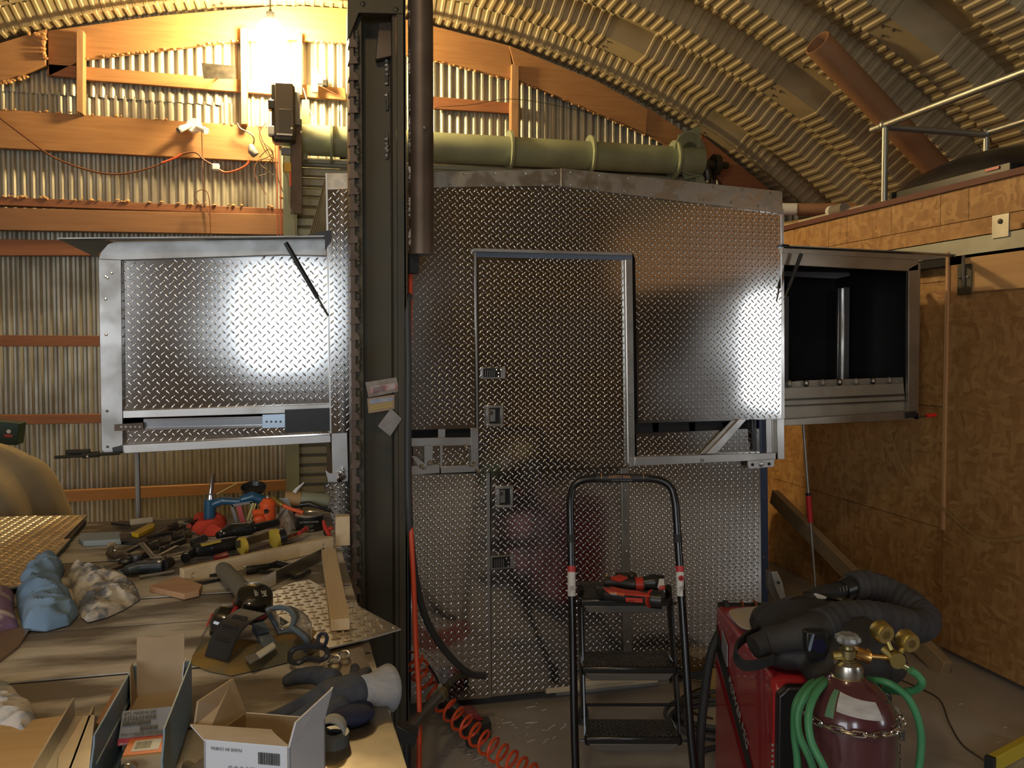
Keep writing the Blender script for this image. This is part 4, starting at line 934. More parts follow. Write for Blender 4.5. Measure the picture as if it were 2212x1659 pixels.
# round can
t = thing('round_can', 'black round can with pale letters and a spattered silver lid', 'can', H(668, 1150))
cb = H(668, 1150); cb = cb+Vector((0, .045, 0))
B().lathe([(.001, 0), (.044, 0), (.046, .004), (.046, .050), (.001, .050)], cb, (0, 0, 1), 28).go('body', black, t, smooth=True)
B().lathe([(.001, .0505), (.0485, .0505), (.049, .056), (.044, .057), (.042, .053), (.001, .053)], cb, (0, 0, 1), 28).go('lid', mat('spattered_lid', (.42, .40, .33), (.62, .60, .52), rough=.3, metal=.8, scale=60), t, smooth=True)
fr_ = frame((1, 0, 0), (0, 0, 1))
text('EXTREME POWER', .008, cb+Vector((-.032, -.0475, .033)), fr_, mat('pale_letters', (.45, .45, .38), rough=.6), t)
text('GRIP', .014, cb+Vector((-.016, -.0475, .016)), fr_, mat('olive_letters', (.20, .24, .12), rough=.6), t); text('CLEANER', .008, cb+Vector((-.018, -.0475, .004)), fr_, MATS['pale_letters'], t)
redp = mat('red_rubber_grip', (.65, .05, .03), rough=.4)
t = thing('red_handled_pliers', 'pliers with orange red grips right of the round can', 'pliers', H(706, 1150))
B().tube([H(712, 1158, .03), H(702, 1138, .05), H(699, 1126, .06)], [.006, .008, .005], 8).go('grip', redp, t, smooth=True); B().tube([H(704, 1146, .028), H(718, 1140, .035)], [.006, .007], 8).go('grip', redp, t, smooth=True); B().ell(H(706, 1150, .02), (.012, .01, .012)).go('joint', iron, t, smooth=True)
t = thing('heat_gun', 'glossy black pistol tool lying on top of the heap', 'power tool', H(520, 1160))
blob(t, 'body', black, lambda b: (b.tube([H(470, 1158, .05), H(500, 1146, .055), H(545, 1142, .055)], [.012, .024, .020], 12), b.tube([H(545, 1142, .055), H(600, 1128, .055)], [.015, .013], 12)), .0035)
B().bar(H(534, 1134, .078), H(545, 1128, .082), .02, .012).go('top_clip', brown, t, bevel=.001)
for du in (0, 1): B().ell(H(478+du*6, 1148+du*4, .075), (.004, .004, .003)).go('screw', chrome, t, smooth=True)
ylw = mat('dull_yellow_plastic', (.60, .44, .06), rough=.5)
t = thing('bar_clamp', 'long black and yellow bar clamp resting along the pine stick', 'clamp', H(510, 1190))
blob(t, 'grip', black, lambda b: (b.tube([H(420, 1190, .03), H(450, 1184, .032), H(512, 1172, .03)], [.020, .024, .022], 12), b.tube([H(414, 1176, .045), H(445, 1166, .05)], [.014, .02], 10)), .0035)
B().bar(H(512, 1176, .04), H(610, 1146, .04), .012, .022).go('bar', brown, t)
for u, v in ((519, 1180), (590, 1164)): B().tube([H(u, v, .032), H(u+9, v-2.5, .033)], .030 if u > 550 else .026, 14).go('yellow_pad', ylw, t, smooth=True)
B().tube([H(598, 1162, .034), H(612, 1158, .036)], .026, 14).go('rear_jaw', black, t, smooth=True); B().prism([H(433, 1174, .056), H(476, 1166, .056), H(478, 1168, .056), H(436, 1178, .056)], (0, 0, -.004)).go('yellow_stripe', ylw, t)
B().tube([H(398, 1206, .018), H(404, 1204, .018)], .014, 14).go('end_knob', black, t, smooth=True)
o = B().tube([H(612, 1165, .02), H(624, 1160, .02), H(646, 1152, .02)], [.010, .014, .010], 12).go('torch_nozzle', mat('hot_lit_chrome', (.8, .7, .55), rough=.2, metal=1), None, smooth=True); tag(o, 'short shiny nozzle beside the yellow clamp pad', 'nozzle')  # dark glossy piece; its warm highlight is put into the chrome colour
o = B().tube([H(646, 1152, .03), H(662, 1142, .03)], [.006, .009], 10).go('red_tip', redp, None, smooth=True); tag(o, 'small red tipped handle in front of the round can', 'handle')
o = B().prism([H(462, 1200, .02), H(490, 1190, .02), H(494, 1198, .02), H(466, 1206, .02)], (0, 0, -.018)).go('red_case', mat('dark_red_case', (.30, .02, .02), rough=.4), None); tag(o, 'small dark red case under the bar clamp', 'case')
# pliers and grey tube in front of the stick
t = thing('long_nose_pliers', 'dark pliers lying open between the pine stick and the straightedge', 'pliers', H(590, 1240))
B().tube([H(532, 1232, .012), H(556, 1228, .014), H(585, 1222, .016)], [.013, .012, .008], 10).go('jaw', iron, t, smooth=True); B().lathe([(.001, 0), (.012, 0), (.012, .012), (.001, .012)], H(536, 1232, .008), (0, 0, 1), 14).go('pivot', galv, t, smooth=True)
B().tube([H(585, 1222, .02), H(600, 1218, .02), H(636, 1226, .016)], [.008, .012, .009], 10).go('handle', black, t, smooth=True); B().tube(spline([H(560, 1234, .01), H(610, 1238, .01), H(640, 1246, .01), H(668, 1234, .01)], 5), [.005]*15+[.007], 8).go('handle', black, t, smooth=True)
t = thing('flashlight', 'grey tube handle sticking out behind the ear muffs', 'tube', H(500, 1260))
B().tube([H(480, 1228, .035), H(486, 1234, .036), H(536, 1288, .03)], [.018, .022, .022], 18).go('tube', mat('olive_grey_rubber', (.16, .15, .11), rough=.6), t, smooth=True)
for i, uv in enumerate((((400, 1250), (470, 1240)), ((412, 1262), (478, 1250)))):
    o = B().bar(H(*uv[0], .006), H(*uv[1], .006), .014, .008).go('flat_bar', iron, None); tag(o, ('dark flat bar just under the pine stick', 'dark flat bar nearest the reddish offcut')[i], 'bar')
# ---- ear muffs
em = thing('ear_muffs', 'black ear muffs with red rings and a wide ribbed headband', 'ear muffs', H(500, 1400))
gb = mat('gloss_black', (.012, .010, .008), rough=.12, coat=.6)
c1 = H(548, 1300, .075); c2 = H(490, 1385, .055)
def cup(c, ax, s):
    B().lathe([(.001, .034*s), (.022*s, .032*s), (.036*s, .022*s), (.040*s, .004), (.040*s, -.004), (.001, -.004)], c, ax, 28).go('cup', gb, em, smooth=True)
    B().lathe([(.001, -.004), (.041*s, -.004), (.041*s, -.012), (.001, -.012)], c, ax, 28).go('red_ring', mat('red_ring', (.40, .02, .03), rough=.4), em, smooth=True)
    B().lathe([(.001, -.012), (.036*s, -.012), (.040*s, -.022), (.034*s, -.034), (.001, -.034)], c, ax, 28).go('cushion', blackp, em, smooth=True)
ax1 = Vector((.2, -.45, .9)).normalized(); cup(c1, ax1, 1.05); cup(H(488, 1345, .045), Vector((-.75, .1, .3)), .95)
pa = H(548, 1322, .085); pb = H(468, 1424, .02)
d = (pb-pa); L = d.length; ex = d.normalized(); ey = Vector((0, 0, 1)).cross(ex).normalized(); nz = ex.cross(ey)
b = B(); n = 14
for i in range(n+1):
    f = i/n; base_ = pa+d*f+nz*(.022*math.sin(math.pi*f)); wd = .035-.004*f
    b.v += [base_-ey*wd, base_+ey*wd, base_-ey*wd+nz*.004, base_+ey*wd+nz*.004]
for i in range(n):
    k = 4*i; b.f += [(k+2, k+3, k+7, k+6), (k, k+4, k+5, k+1), (k, k+2, k+6, k+4), (k+1, k+5, k+7, k+3)]
b.f += [(0, 1, 3, 2), (4*n, 4*n+2, 4*n+3, 4*n+1)]; b.go('headband', mat('charcoal_band', (.03, .03, .032), rough=.45), em, smooth=True)
for f in (.27, .5, .73):
    q = pa+d*f+nz*(.022*math.sin(math.pi*f)+.005); B().bar(q-ey*.018, q+ey*.018, .008, .004, nz).go('band_rib', blackp, em, bevel=.001)
B().tube([pa-ey*.035, pa-ey*.040-ex*.015, pa-ey*.02-ex*.03], .0025).go('wire_yoke', steel, em, smooth=True); B().tube([pa+ey*.035, pa+ey*.040-ex*.01, c1+ey*.04], .0025).go('wire_yoke', steel, em, smooth=True)
ft = frame((.2, -.9, -.45), ax1.cross(Vector((.2, -.9, -.45))))
text('3M', .016, c1+ax1*.037+Vector((.010, -.010, 0)), ft, mat('silver_print', (.5, .46, .38), rough=.5), em); text('tekk', .013, c1+ax1*.037+Vector((-.006, .002, .0)), ft, MATS['silver_print'], em)
t = thing('scribe', 'small red handled scribe lying left of the ear muffs', 'scribe', H(445, 1365)); B().tube([H(459, 1328, .008), H(449, 1352, .008)], .004).go('handle', redp, t, smooth=True); B().tube([H(449, 1352, .008), H(434, 1378, .002)], [.0018, .0008]).go('point', galv, t, smooth=True)
# ---- goggles
gg = thing('safety_goggles', 'clear safety goggles with grey blue frame and white strap clip', 'goggles', H(610, 1400))
gl = mat('clear_lens', (.9, .9, .88), rough=.05, trans=.95); gfr = mat('grey_blue_soft_plastic', (.12, .16, .20), rough=.4)
b = B(); c = H(606, 1382, .03); n = 10; m = 6
for j in range(m+1):
    for i in range(n+1):
        a = -1.25+2.5*i/n; e = -.9+1.8*j/m
        p = Vector((math.cos(a)*math.cos(e)*.062, math.sin(a)*math.cos(e)*.075, math.sin(e)*.045)); p.rotate(Euler((.2, -.5, .5))); b.v.append(c+p+Vector((0, 0, .012)))
for j in range(m):
    for i in range(n): b.f.append((j*(n+1)+i, j*(n+1)+i+1, (j+1)*(n+1)+i+1, (j+1)*(n+1)+i))
rim = [b.v[i] for i in range(n+1)]+[b.v[(j+1)*(n+1)-1] for j in range(1, m+1)]+[b.v[m*(n+1)+i] for i in range(n-1, -1, -1)]+[b.v[j*(n+1)] for j in range(m-1, 0, -1)]
b.go('lens', gl, gg, smooth=True, solid=.0015); B().tube(rim, .0055, 8, closed=True).go('frame', gfr, gg, smooth=True)
B().bar(H(570, 1378, .03), H(586, 1402, .02), .03, .016).go('vent_cover', gfr, gg, bevel=.003); B().bar(H(556, 1352, .04), H(570, 1372, .03), .026, .02).go('vent_cover', gfr, gg, bevel=.003)
B().prism([H(552, 1410, .035), H(590, 1386, .04), H(596, 1394, .04), H(560, 1418, .035)], (0, 0, -.006)).go('strap_clip', whitep, gg, bevel=.001); B().prism([H(527, 1418, .03), H(552, 1410, .034), H(560, 1420, .034), H(540, 1432, .03)], (0, 0, -.004)).go('strap', grey, gg, bevel=.001)
B().prism([H(492, 1402, .012), H(506, 1394, .012), H(530, 1404, .014), H(512, 1410, .014)], (0, 0, -.006)).go('strap_end', mat('pale_strap', (.55, .55, .5), rough=.6), gg)
# thin loops of spare goggles
def loop(uv, hs, r): return B().tube(spline([H(u, v, h) for (u, v), h in zip(uv, hs)], 5), r, 7)
gq = thing('spare_goggles_frame', 'empty black goggles frame lying on the yellow gloves', 'goggles frame', H(660, 1420))
bm = mat('blue_black_plastic', (.03, .035, .05), rough=.4)
loop([(626, 1428), (628, 1410), (645, 1398), (680, 1396), (704, 1402), (706, 1418), (690, 1426), (664, 1422), (645, 1432), (626, 1428)], [.02, .03, .04, .045, .045, .04, .03, .025, .02, .02], .0055).go('rim', bm, gq, smooth=True)
loop([(686, 1398), (688, 1376), (698, 1368), (706, 1376), (702, 1392), (690, 1398)], [.045, .06, .07, .07, .055, .045], .004).go('side_loop', bm, gq, smooth=True)
# scissors
sc = thing('scissors', 'shiny steel scissors on the brownish steel sheet', 'scissors', H(735, 1425))
for (u, v) in ((742, 1414), (722, 1424)): loop([(u+13, v), (u+8, v+7), (u-6, v+8), (u-12, v+1), (u-6, v-6), (u+8, v-6), (u+13, v)], [.012]*7, .0028).go('finger_loop', chrome, sc, smooth=True)
B().prism([H(732, 1418, .012), H(700, 1432, .008), H(690, 1440, .006), H(712, 1428, .008)], (0, 0, -.002)).go('blade', chrome, sc)
# ---- work gloves
bg = mat('blue_grey_knit', (.045, .055, .085), (.065, .075, .10), rough=.85, scale=60); cuffm = mat('grey_white_knit_cuff', (.42, .42, .44), (.30, .33, .38), rough=.9, scale=20, stretch=(1, 8, 1))
gv = thing('work_glove', 'blue-grey knitted work glove with a flared pale cuff hanging over the bench end', 'glove', H(740, 1500))
def fing(b, pts, r): b.tube([H(u, v, h) for u, v, h in pts], r, 12); b.ell(H(*pts[-1]), (r[-1],)*3); b.ell(H(*pts[0]), (r[0],)*3)
def gl1(b):
    b.ell(H(735, 1498, .03), (.055, .045, .026), Euler((0, 0, .3)).to_matrix()); b.ell(H(762, 1490, .032), (.04, .04, .026))
    fing(b, [(716, 1470, .035), (680, 1458, .028), (640, 1462, .02), (622, 1470, .014)], [.022, .017, .015, .012])
    fing(b, [(705, 1500, .03), (660, 1520, .022), (610, 1545, .014), (570, 1556, .010)], [.020, .016, .014, .010])
    fing(b, [(712, 1515, .028), (672, 1538, .022), (628, 1562, .014), (590, 1568, .010)], [.018, .015, .013, .010])
    fing(b, [(735, 1528, .025), (700, 1552, .02), (665, 1574, .014)], [.018, .015, .012])
    fing(b, [(765, 1472, .04), (768, 1452, .035), (766, 1442, .03)], [.012, .011, .009]); fing(b, [(782, 1470, .04), (792, 1454, .035)], [.012, .012])
b = B(); gl1(b); b.go('hand', bg, gv, smooth=True, remesh=.0035)
a, c = H(778, 1494, .03), H(840, 1486, .02)
b = B(); b.tube([a, a.lerp(c, .4), a.lerp(c, .8), c], [.024, .026, .036, .040], 20, caps=False); b.go('cuff', cuffm, gv, smooth=True, solid=.003)
gv = thing('work_glove', 'dark blue work glove under the flared one, beside the white carton', 'glove', H(740, 1550))
def gl2(b):
    b.ell(H(748, 1545, .018), (.05, .035, .016)); fing(b, [(715, 1560, .016), (690, 1570, .012)], [.014, .011]); fing(b, [(725, 1540, .016), (690, 1548, .012)], [.014, .011])
    fing(b, [(770, 1530, .016), (800, 1515, .012)], [.014, .010])
b = B(); gl2(b); b.go('hand', mat('navy_knit', (.015, .02, .06), rough=.85), gv, smooth=True, remesh=.0035)
a, c = H(722, 1568, .02), H(712, 1592, .02); B().tube([a, c], [.018, .022], 16, caps=False).go('cuff', cuffm, gv, smooth=True, solid=.003)
gv = thing('work_glove', 'worn olive work glove fingertips at the near end of the carton', 'glove', H(440, 1650))
b = B(); fing(b, [(455, 1665, .02), (440, 1652, .02)], [.014, .011]); fing(b, [(420, 1670, .015), (405, 1655, .015)], [.011, .009]); b.go('fingers', mat('olive_worn_knit', (.09, .09, .07), (.16, .12, .08), rough=.85, scale=40), gv, smooth=True, remesh=.003)
# ---- blue tray
trb = mat('blue_powder_coat', (.16, .26, .36), (.20, .28, .34), rough=.45)
ty = thing('steel_tray', 'long blue-grey open tray holding boxes and bolts', 'tray', (-.262, 1.38, ZB))
W0, W1, Y0, Y1, ZT = -.309, -.214, 1.225, 1.505, ZB+.098
B().box((W0, Y0, ZB+.002), (W1, Y1, ZB+.005)).go('floor', trb, ty)
for x in (W0, W1-.003):
    B().prism([(x, Y0, ZB+.002), (x, Y0, ZT-.035), (x, Y0+.018, ZT-.012), (x, Y0+.02, ZT), (x, Y1, ZT), (x, Y1, ZB+.002)], (.003, 0, 0)).go('side_wall', trb, ty, bevel=.0006)
B().box((W0+.003, Y0, ZB+.002), (W1-.003, Y0+.003, ZB+.032)).go('front_lip', trb, ty, bevel=.001); B().box((W0+.003, Y1-.003, ZB+.002), (W1-.003, Y1, ZT)).go('end_wall', trb, ty)
B().box((W0+.003, Y0+.02, ZB+.055), (W0+.005, Y1-.01, ZB+.058)).go('side_crease', trb, ty)
kraft = mat('kraft_card', (.36, .26, .15), (.42, .31, .19), rough=.75, scale=10); wcard = mat('white_card', (.62, .66, .74), rough=.6); orl = mat('orange_label', (.80, .20, .05), rough=.5)
bx = thing('rivet_box', 'kraft box of rivets with a white and crimson label and raised flaps', 'box', (-.262, 1.42, ZB+.006))
B().box((-.302, 1.385, ZB+.006), (-.222, 1.488, ZB+.050)).go('carton_body', kraft, bx)
B().prism([(-.300, 1.486, ZB+.05), (-.224, 1.486, ZB+.05), (-.224, 1.496, ZB+.150), (-.262, 1.493, ZB+.146), (-.300, 1.496, ZB+.150)], (0, .0015, 0)).go('end_flap', kraft, bx)
B().prism([(-.300, 1.486, ZB+.05), (-.300, 1.44, ZB+.05), (-.309+.004, 1.46, ZB+.11), (-.306, 1.485, ZB+.11)], (.0012, 0, 0)).go('side_flap', kraft, bx); B().prism([(-.224, 1.486, ZB+.05), (-.224, 1.44, ZB+.05), (-.221, 1.46, ZB+.11), (-.221, 1.485, ZB+.11)], (.0012, 0, 0)).go('side_flap', wcard, bx)
B().prism([(-.301, 1.352, ZB+.030), (-.223, 1.352, ZB+.030), (-.223, 1.388, ZB+.066), (-.301, 1.388, ZB+.066)], (0, .002, .002)).go('label_flap', wcard, bx)
fr2 = frame((1, 0, 0), (0, .707, .707)); lp0 = Vector((-.298, 1.3505, ZB+.0315)); up = Vector((0, .0355, .0355))
B().prism([lp0+Vector((-.003, -.001, 0)), lp0+Vector((.075, -.001, 0)), lp0+Vector((.075, -.001, 0))+up*.2, lp0+Vector((-.003, -.001, 0))+up*.2], (0, -.0006, .0006)).go('crimson_band', mat('crimson_print', (.45, .0, .06), rough=.5), bx)
text('POP', .010, lp0+Vector((.050, -.002, .001)), fr2, whitep, bx); text('Blind rivets', .005, lp0+Vector((0, -.002, .001)), fr2, whitep, bx)
text('AD56AH05B', .009, lp0+up*.72+Vector((.0, -.0012, .0012)), fr2, blackp, bx); text('QTY. MADE IN USA', .0055, lp0+up*.90+Vector((.0, -.0012, .0012)), fr2, blackp, bx); text('Rivets in a box with a steel mandrel', .0042, lp0+up*.28+Vector((.0, -.0012, .0012)), fr2, blackp, bx)
def barcode(par, o, ex, ey, w, h, n=18, m=blackp, off=(0, 0, 0)):
    b = B(); x = 0; r2 = random.Random(3)
    while x < w:
        ww = r2.choice((.0006, .001, .0016))*w/.04; b.prism([o+ex*x, o+ex*(x+ww), o+ex*(x+ww)+ey*h, o+ex*x+ey*h], Vector(off)); x += ww+r2.choice((.0008, .0012))*w/.04
    b.go('barcode', m, par, kind='stuff')
e_y = Vector((0, .707, .707)); barcode(bx, lp0+up*.56+Vector((0, -.001, .001)), Vector((1, 0, 0)), e_y, .040, .0065, off=(0, -.0003, .0003)); barcode(bx, lp0+up*.38+Vector((.026, -.001, .001)), Vector((1, 0, 0)), e_y, .026, .0065, off=(0, -.0003, .0003))
b2 = thing('small_box', 'small brown box with an orange barcode label in the blue tray', 'box', (-.255, 1.30, ZB+.006))
B().box((-.280, 1.275, ZB+.006), (-.222, 1.335, ZB+.046)).go('carton_body', kraft, b2, bevel=.001); B().box((-.2795, 1.283, ZB+.0462), (-.2225, 1.334, ZB+.0468)).go('orange_label', orl, b2)
B().box((-.270, 1.292, ZB+.047), (-.232, 1.326, ZB+.0474)).go('white_panel', whitep, b2); barcode(b2, Vector((-.267, 1.298, ZB+.0476)), Vector((1, 0, 0)), Vector((0, 1, 0)), .022, .022, off=(0, 0, .0002))
eb = thing('eye_bolt', 'shiny mushroom headed bolt with washer standing in the blue tray', 'bolt', (-.268, 1.256, ZB+.006))
B().lathe([(.001, 0), (.017, 0), (.017, .003), (.001, .003)], (-.268, 1.256, ZB+.006), n=20).go('washer', galv, eb, smooth=True); B().lathe([(.009, .003), (.009, .010), (.004, .012), (.004, .026), (.011, .030), (.012, .034), (.006, .040), (.001, .041)], (-.268, 1.256, ZB+.006), n=18).go('shank', chrome, eb, smooth=True)
o = B().lathe([(.004, 0), (.010, 0), (.010, .008), (.004, .008), (.004, 0)], (-.292, 1.248, ZB+.006), n=16).go('spacer_ring', galv, None, smooth=True); tag(o, 'small pale metal ring by the tray lip', 'ring')
o = B().tube([(-.288, 1.262, ZB+.014), (-.282, 1.30, ZB+.034)], .003).go('rivet_pin', chrome, None, smooth=True); tag(o, 'thin bright pin leaning on the small brown box', 'pin')
o = B().tube(spline([(-.28+i*.006, 1.343+.004*(i % 2), ZB+.03+.003*(i % 3)) for i in range(9)], 3), .006, 7).go('bubble_wrap', mat('clear_film', (.7, .7, .68), rough=.15, trans=.7), None, smooth=True); tag(o, 'roll of clear film between the two boxes in the tray', 'film')
# ---- white carton
ct = thing('white_carton', 'open white carton with raised flaps, barcode and the number 520000', 'carton', (-.07, 1.15, ZB+.004))
ZT = ZB+.118; A = PZ(440, 1600, ZT); Bc = PZ(625, 1616, ZT); Cc = PZ(702, 1552, ZT); D = A+(Cc-Bc)
dn = Vector((0, 0, -.112)); zb0 = Vector((0, 0, 0))
def sheet(name, q, off, mi, mo, par=ct):
    off = Vector(off); o = B().prism(q, off).go(name, mo, par); B().prism([p+off*1.01 for p in q], off*.6).go('inner_face', mi, o); return o
cen = (A+Cc)/2
for p, q in ((A, Bc), (Bc, Cc), (Cc, D), (D, A)):
    mid = (p+q)/2; inw = (cen-mid); inw.z = 0; inw = inw.normalized()*.0018
    sheet('wall', [p, q, q+dn, p+dn], inw, kraft, wcard)
B().prism([A+dn, Bc+dn, Cc+dn, D+dn], (0, 0, .002)).go('base', kraft, ct)
sheet('flap', [A, PZ(411, 1568, ZT+.012), PZ(586, 1580, ZT+.014), PZ(597, 1592, ZT+.01), Bc], (0, .0003, .0016), kraft, wcard)
sheet('flap', [D, A, PZ(418, 1566, ZT+.01), PZ(425, 1515, ZT+.045), PZ(500, 1466, ZT+.05)], (.0016, -.0006, .0), kraft, kraft)
sheet('flap', [Bc, Cc, PZ(720, 1484, ZT+.05), PZ(716, 1490, ZT+.05), PZ(640, 1560, ZT+.035)], (-.0016, .0006, 0), kraft, wcard)
ex = (Bc-A).normalized(); fy = frame(-ex, (0, 0, -1)); nn = ex.cross(Vector((0, 0, 1))).normalized()
o0 = A+ex*.078+dn*.22+nn*.0008
barcode(ct, o0+ex*.0+dn*.0, ex, Vector((0, 0, 1)), .030, .016, off=nn*.0003)
text('520000', .016, A+ex*.082+dn*.27+nn*.001, fy, mat('grey_print', (.3, .3, .32), rough=.6), ct); text('MADE IN CHINA', .006, A+ex*.055+dn*.06+nn*.001, fy, MATS['grey_print'], ct)
o = B().lathe([(.012, 0), (.024, 0), (.024, .02), (.012, .02), (.012, 0)], H(722, 1608, .004), (0, 0, 1), 18).go('tape_roll', mat('dark_glossy_roll', (.10, .11, .12), rough=.25), None, smooth=True); tag(o, 'small dark glossy roll beside the white carton', 'roll')
# ---- tarp-covered object beyond the bench, and green box
tm_ = mat('tan_canvas', (.30, .235, .14), (.24, .185, .11), rough=.8, scale=5)
b = B(); n = 30; m = 14
for j in range(m+1):
    f = j/m; hz = 1.10*math.sin(f*math.pi/2); rr = math.cos(f*math.pi/2)**.45
    for i in range(n):
        a = 2*math.pi*i/n; k = 1+.06*math.sin(a*7+2.5*f)+.03*math.sin(a*17-3*f)+.12*noise.noise(Vector((math.cos(a)*1.6, math.sin(a)*1.6, f*2.5)))
        b.v.append(Vector((-1.60+.66*rr*k*math.cos(a), 3.85+.42*rr*k*math.sin(a), max(0, hz*(1+.05*noise.noise(Vector((a*1.5, f*4, 3))))))))
for j in range(m):
    for i in range(n): b.f.append((j*n+i, j*n+(i+1) % n, (j+1)*n+(i+1) % n, (j+1)*n+i))
o = b.go('canvas_cover', tm_, None, smooth=True, sub=2); tag(o, 'tan canvas cover draped over something tall behind the bench', 'cover')
g = thing('green_box', 'dark green box with a small red and white emblem above the canvas cover', 'box', (-2.02, 4.55, 0))
gm = mat('dark_green_paint', (.012, .04, .028), rough=.5)
B().pp([(-40, 908), (42, 915), (36, 962), (-40, 958)], 4.5, .10).go('case', gm, g, bevel=.003); q = PY(10, 960, 4.55); B().box((q.x-.15, 4.52, 0), (q.x-.11, 4.56, q.z)).go('stand', iron, g)
B().pp([(9, 938), (27, 939), (27, 945), (9, 944)], 4.497, .002).go('red_emblem', mat('emblem_red', (.45, .06, .05), rough=.5), g); B().lathe([(.001, 0), (.010, 0), (.010, .002), (.001, .002)], PY(19, 932, 4.497), (0, -1, 0), 12).go('white_emblem', whitep, g)
# ================================================================ helper: point at pixel (u, v), d metres in front of the lens
FW = Vector((math.sin(YAW), math.cos(YAW), 0)); RT = Vector((math.cos(YAW), -math.sin(YAW), 0)); UP = Vector((0, 0, 1))
def PD(u, v, d): r = ray(u, v); t = d/r.dot(FW); return Vector((0, 0, CZ))+r*t
def L(a, d, z): return RT*a+FW*d+UP*z          # right, forward, up
# ================================================================ STEP LADDER
ld = thing('step_ladder', 'black three-step folding ladder with a high safety rail', 'ladder', L(.37, 2.4, 0))
bt = mat('satin_black_tube', (.014, .014, .014), rough=.22)
def dl(z): return 2.40+.25*z
def la(u, z): return (u-1106)/F*dl(z)
zt = 1.055
lx0, lx1 = la(1246, .2), la(1508, .2); tx0, tx1 = la(1232, 1.0), la(1461, .98)
pts = [L(lx0+.004, dl(0), .01)]+[L(lx0+(tx0-lx0)*z, dl(z), z) for z in (.3, .6, .95)]
pts += spline([L(tx0, dl(.98), .99), L(tx0+.012, dl(1.03), 1.035), L(tx0+.05, dl(1.05), 1.056), L(tx0+.12, dl(1.06), 1.06)], 5)
pts += spline([L(tx1-.12, dl(1.06), 1.06), L(tx1-.05, dl(1.05), 1.054), L(tx1-.012, dl(1.02), 1.03), L(tx1, dl(.97), .98)], 5)
pts += [L(lx1+(tx1-lx1)*z, dl(z), z) for z in (.95, .6, .3)]+[L(lx1+.01, dl(0), .01)]
rail = B().tube(pts, .0125, 12).go('front_rail', bt, ld, smooth=True)
for x in (lx0+.004, lx1+.01): B().lathe([(.001, 0), (.017, 0), (.017, .05), (.013, .055), (.001, .055)], L(x, dl(0), 0), n=14).go('rubber_foot', rubber, ld, smooth=True)
for sx, tx in ((lx0, tx0), (lx1, tx1)):
    x = sx+(tx-sx)*.87; B().tube([L(x, dl(.86), .86), L(x, dl(.885), .885)], .0145, 12).go('rail_collar', rubber, ld, smooth=True)
# cushion grip and its letters
B().tube([L(tx0+.085, dl(1.06), 1.06), L(tx1-.085, dl(1.06), 1.06)], .0145, 14).go('hand_grip', blackp, ld, smooth=True)
om = mat('orange_letters', (.55, .25, .08), rough=.5)
cg = L((tx0+tx1)/2, dl(1.06)-.0146, 1.062)
text('SAFETY RAIL', .013, cg+RT*-.045, frame(RT, UP), om, ld); text('DO NOT STAND ABOVE', .006, cg+RT*-.035-UP*.010, frame(RT, UP), grey, ld)
for s in (-.068, .068): B().tube([cg+RT*s+FW*.0146-RT*.001, cg+RT*s+FW*.0146+RT*.001], .0148, 14).go('grip_line', om, ld, smooth=True)
# warning stickers
for x, zz0, zz1, nm in ((tx0+(lx0-tx0)*.22, .70, .79, 0), (tx1+(lx1-tx1)*.22, .70, .79, 1)):
    st = B().tube([L(x, dl(zz0), zz0), L(x, dl(zz1), zz1)], .0130, 16).go('warning_sticker', whitep, ld, smooth=True)
    B().tube([L(x, dl(zz1-.018), zz1-.018), L(x, dl(zz1), zz1)], .0132, 16).go('red_heading', mat('sticker_red', (.55, .05, .05), rough=.5), st, smooth=True)
    if nm: B().lathe([(.006, 0), (.009, 0), (.009, .001), (.006, .001), (.006, 0)], L(x, dl(.75)-.0132, .757), -FW, 16).go('red_ring', MATS['sticker_red'], st)
    b = B()
    for k in range(6): b.cbox(L(x, dl(.72)-.0131, .707+k*.005), (.014, .0008, .0016), None)
    b.go('fine_print', grey, st, kind='stuff')
